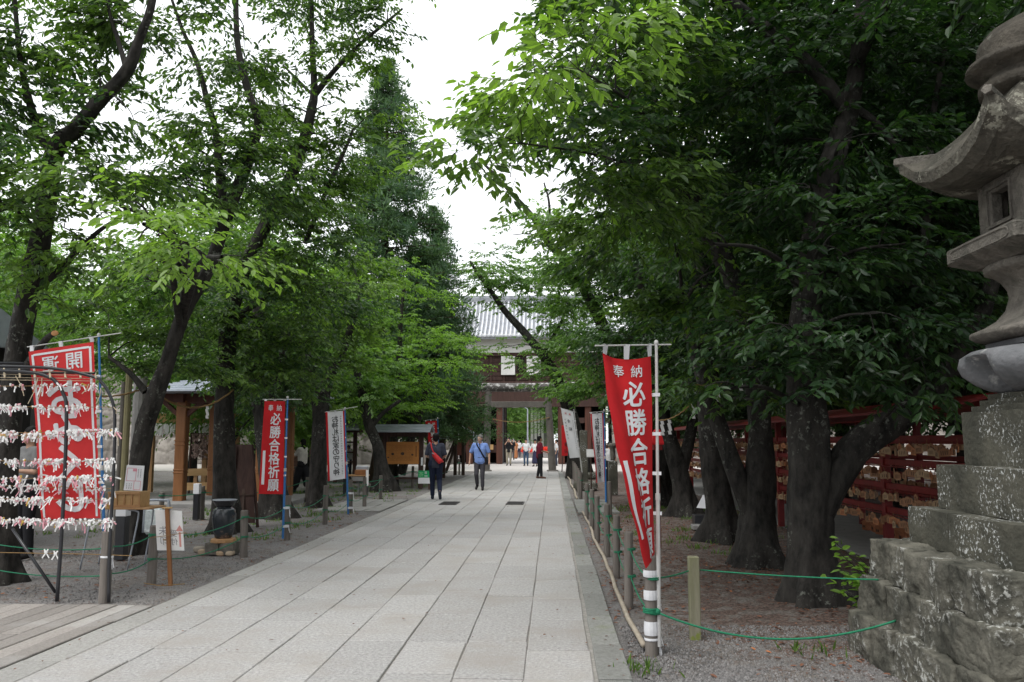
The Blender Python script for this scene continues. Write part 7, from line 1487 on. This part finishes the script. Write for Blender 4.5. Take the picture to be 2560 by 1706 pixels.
# man in blue polo
M_polo = clo('blue_polo_cloth', (.20, .31, .66)); M_char = clo('charcoal_trouser', (.055, .052, .062)); M_strap = clo('dark_strap', (.015, .017, .03))
t, J = person('grey haired man in a light blue polo shirt walking towards the camera', (P(1200, 1102, 26.6).x, 26.6, 0), R(180), 1.72, M_polo, M_char, clo('black_shoe', (.02, .018, .018)), hair=M_hairg, sleeve=.52, build=1.10, head_yaw=R(-28),
   pose=dict(kneeL=(-.085, .05, .49), ankL=(-.09, .03, .09), toeL=(-.10, .18, .035), kneeR=(.10, .12, .50), ankR=(.09, -.10, .17), toeR=(.11, .02, .06), elL=(-.29, -.02, 1.14), wrL=(-.30, .05, .90), elR=(.30, -.03, 1.14), wrR=(.32, .02, .89)))
MB().tube(cat([(.10, -.02, 1.475), (.09, .09, 1.42), (0, .145, 1.27), (-.11, .14, 1.08), (-.17, .06, .98), (-.18, -.06, 1.0), (-.05, -.15, 1.25), (.09, -.09, 1.45)], 5), .024, 6).build('strap', M_strap, t, smooth=True, local=True)
v, f = blob_mesh([((-.20, .0, 1.0), (-.20, -.02, .82), .055, .06)], [], .013); MB().add(v, f).build('shoulder_bag', M_strap, t, smooth=True, local=True)
MB().box((0, .125, 1.40), (.025, .02, .12)).build('placket', M_strap, t, local=True)
mb = MB()
for sx in (-1, 1):
    c = J['head']+Matrix.Rotation(R(-28), 3, 'Z') @ Vector((sx*.032, .098, .012)); mb.tube([(c.x+.024*math.cos(a), c.y, c.z+.018*math.sin(a)) for a in [k*PI/6 for k in range(13)]], .0025, 4, cap=False)
mb.build('glasses', M_metal, t, local=True)
# man in maroon polo
M_mar = clo('maroon_cloth', (.16, .012, .03)); M_blkc = clo('black_cotton', (.014, .014, .017))
t, J = person('man in a maroon polo standing in profile by the right torii column', (P(1349, 1102, 34.8).x, 34.8, 0), R(-72), 1.72, M_mar, M_blkc, clo('brown_sandal', (.12, .06, .045)), sleeve=.55, build=1.05, vox=.013, head_yaw=R(4),
   pose=dict(elL=(-.23, .03, 1.12), wrL=(-.12, .26, 1.09), elR=(.23, .03, 1.12), wrR=(.10, .27, 1.08), ankL=(-.11, -.06, .09), ankR=(.11, .04, .09), toeL=(-.15, .08, .035), toeR=(.15, .18, .035)))
MB().tube([(-.07, .03, 1.455), (0, .075, 1.43), (.07, .03, 1.455), (.05, -.04, 1.47), (-.05, -.04, 1.47), (-.07, .03, 1.455)], .012, 6).build('collar', M_blkc, t, local=True)
# photographer
M_khaki = clo('khaki_trouser', (.36, .32, .25)); M_wht = clo('white_cotton', (.72, .72, .73)); M_jean = clo('blue_jeans', (.05, .09, .16))
arms = dict(elL=(-.21, .20, 1.30), wrL=(-.06, .22, 1.52), elR=(.21, .20, 1.30), wrR=(.06, .22, 1.52))
t, J = person('man in a black tee raising a camera to his face beyond the torii', (P(1272, 1102, 52.6).x, 52.6, 0), R(178), 1.72, M_blkc, M_khaki, clo('black_shoe', (.02, .018, .018)), sleeve=.5, vox=.017, pose=arms)
MB().box((0, .20, 1.60), (.13, .06, .08), bev=.01).lathe((0, 0, 0), [(.001, 0), (.001, .001)], 6).build('camera', M_dmetal, t, local=True)
t, J = person('woman in a white tee and jeans, hand on hip, beyond the torii', (P(1315, 1102, 52), )[0][:0] or (P(1315, 1102, 52.0).x, 52.0, 0), R(176), 1.62, M_wht, M_jean, clo('black_shoe', (.02, .018, .018)), sleeve=.5, vox=.017, female=True, hairlen=.06,
   pose=dict(elR=(.34, -.04, 1.18), wrR=(.15, .07, 1.06), elL=(-.25, -.02, 1.14), wrL=(-.24, .12, .95)))
t, J = person('woman in a white shawl and navy skirt half hidden behind the man in maroon', (P(1338, 1102, 51).x, 51, 0), R(160), 1.60, M_wht, clo('navy_skirt', (.03, .03, .07)), clo('black_shoe', (.02, .018, .018)), sleeve=.8, vox=.018, female=True, skirt=.28, hairlen=.12,
   pose=dict(elR=(.33, .0, 1.15), wrR=(.40, .06, .98)))
MB().lathe((0, 0, 1.66), [(.16, 0), (.15, .012), (.08, .02), (.075, .08), (.03, .10)], 14).build('sun_hat', M_blkc, t, local=True)
t, J = person('woman in a long orange brown dress far beyond the gate by the flower bed', (P(1289, 1102, 72).x, 72, 0), R(150), 1.58, clo('rust_cloth', (.42, .17, .07)), clo('rust_cloth', (.42, .17, .07)), clo('black_shoe', (.02, .018, .018)), vox=.02, female=True, skirt=.15, hairlen=.15)
t, J = person('woman in a white blouse and navy trousers far beyond the gate by the flower bed', (P(1297, 1102, 73).x, 73, 0), R(200), 1.60, M_wht, M_navy, clo('white_shoe', (.6, .6, .6)), vox=.02, female=True, hairlen=.15, sleeve=.8)
t, J = person('dark clothed person just behind the photographer beyond the gate', (P(1281, 1102, 68).x, 68, 0), R(190), 1.66, M_blkc, clo('grey_trouser', (.10, .10, .10)), clo('black_shoe', (.02, .018, .018)), vox=.02, hairlen=.1)
t, J = person('person in a pale blue shirt partly hidden by the red brown gate post', (P(1259, 1102, 66).x, 66, 0), R(120), 1.62, clo('pale_blue_cloth', (.45, .52, .68)), clo('beige_cloth', (.45, .40, .36)), clo('black_shoe', (.02, .018, .018)), vox=.02, hairlen=.1)
t, J = person('person in a white shirt peeking out right of the right torii column', (P(1391, 1102, 52).x, 52, 0), R(90), 1.6, M_wht, M_navy, clo('black_shoe', (.02, .018, .018)), vox=.02)
# woman taking a photo
t, J = person('woman in white blouse and black trousers taking a photo with her phone', (P(758, 1102, 25.0).x, 25.0, 0), R(68), 1.58, clo('cream_cotton', (.66, .62, .58)), M_blkc, clo('dark_green_shoe', (.02, .05, .045)), sleeve=.5, vox=.013, female=True, hairlen=.17,
   pose=dict(elL=(-.16, .20, 1.17), wrL=(-.09, .36, 1.33), elR=(.16, .20, 1.17), wrR=(.06, .37, 1.33), kneeL=(-.11, .08, .48), ankL=(-.12, .20, .09), toeL=(-.13, .35, .035), ankR=(.11, -.16, .11), toeR=(.12, -.02, .035)))
for q, (x, y) in (('L', (-.12, .2)), ('R', (.11, -.16))): pass
v, f = blob_mesh([((-.10, .04, .78), (-.12, .17, .24), .13, .12), ((.10, -.02, .78), (.11, -.12, .26), .13, .12)], [], .014); MB().add(v, f).build('wide_hem', M_blkc, t, smooth=True, local=True)
MB().box((-.015, .455, 1.42), (.15, .012, .078), bev=.004).build('phone', M_dmetal, t, local=True)
t, J = person('person in black with a black backpack half hidden behind the left red banner', (P(716, 1102, 24.2).x, 24.2, 0), R(-80), 1.66, M_blkc, M_blkc, clo('black_shoe', (.02, .018, .018)), vox=.016, hairlen=.1)
v, f = blob_mesh([((0, -.2, 1.25), (0, -.22, 1.0), .13, .14)], [], .016); MB().add(v, f).build('backpack', M_blkc, t, smooth=True, local=True)
t, J = person('person in a grey shirt and dark trousers at the stall behind the fortune paper rack', (P(78, 1102, 11.0).x, 11.0, 0), R(150), 1.72, clo('grey_shirt', (.17, .17, .17)), M_blkc, clo('black_shoe', (.02, .018, .018)), vox=.012, pose=dict(elL=(-.24, .05, 1.13), wrL=(-.12, .24, 1.15), elR=(.24, .05, 1.13), wrR=(.08, .26, 1.12)))
t, J = person('person in white sitting in the shade behind the left white banner', (P(872, 1102, 33).x, 33, 0), R(180), 1.35, M_wht, M_navy, clo('black_shoe', (.02, .018, .018)), vox=.018, hair=clo('violet_cap', (.12, .07, .2)))
t, J = person('person in a white shirt standing behind the waisted stone pedestal on the right', (P(1524, 1102, 28).x, 28, 0), R(200), 1.5, M_wht, M_blkc, clo('black_shoe', (.02, .018, .018)), vox=.018)
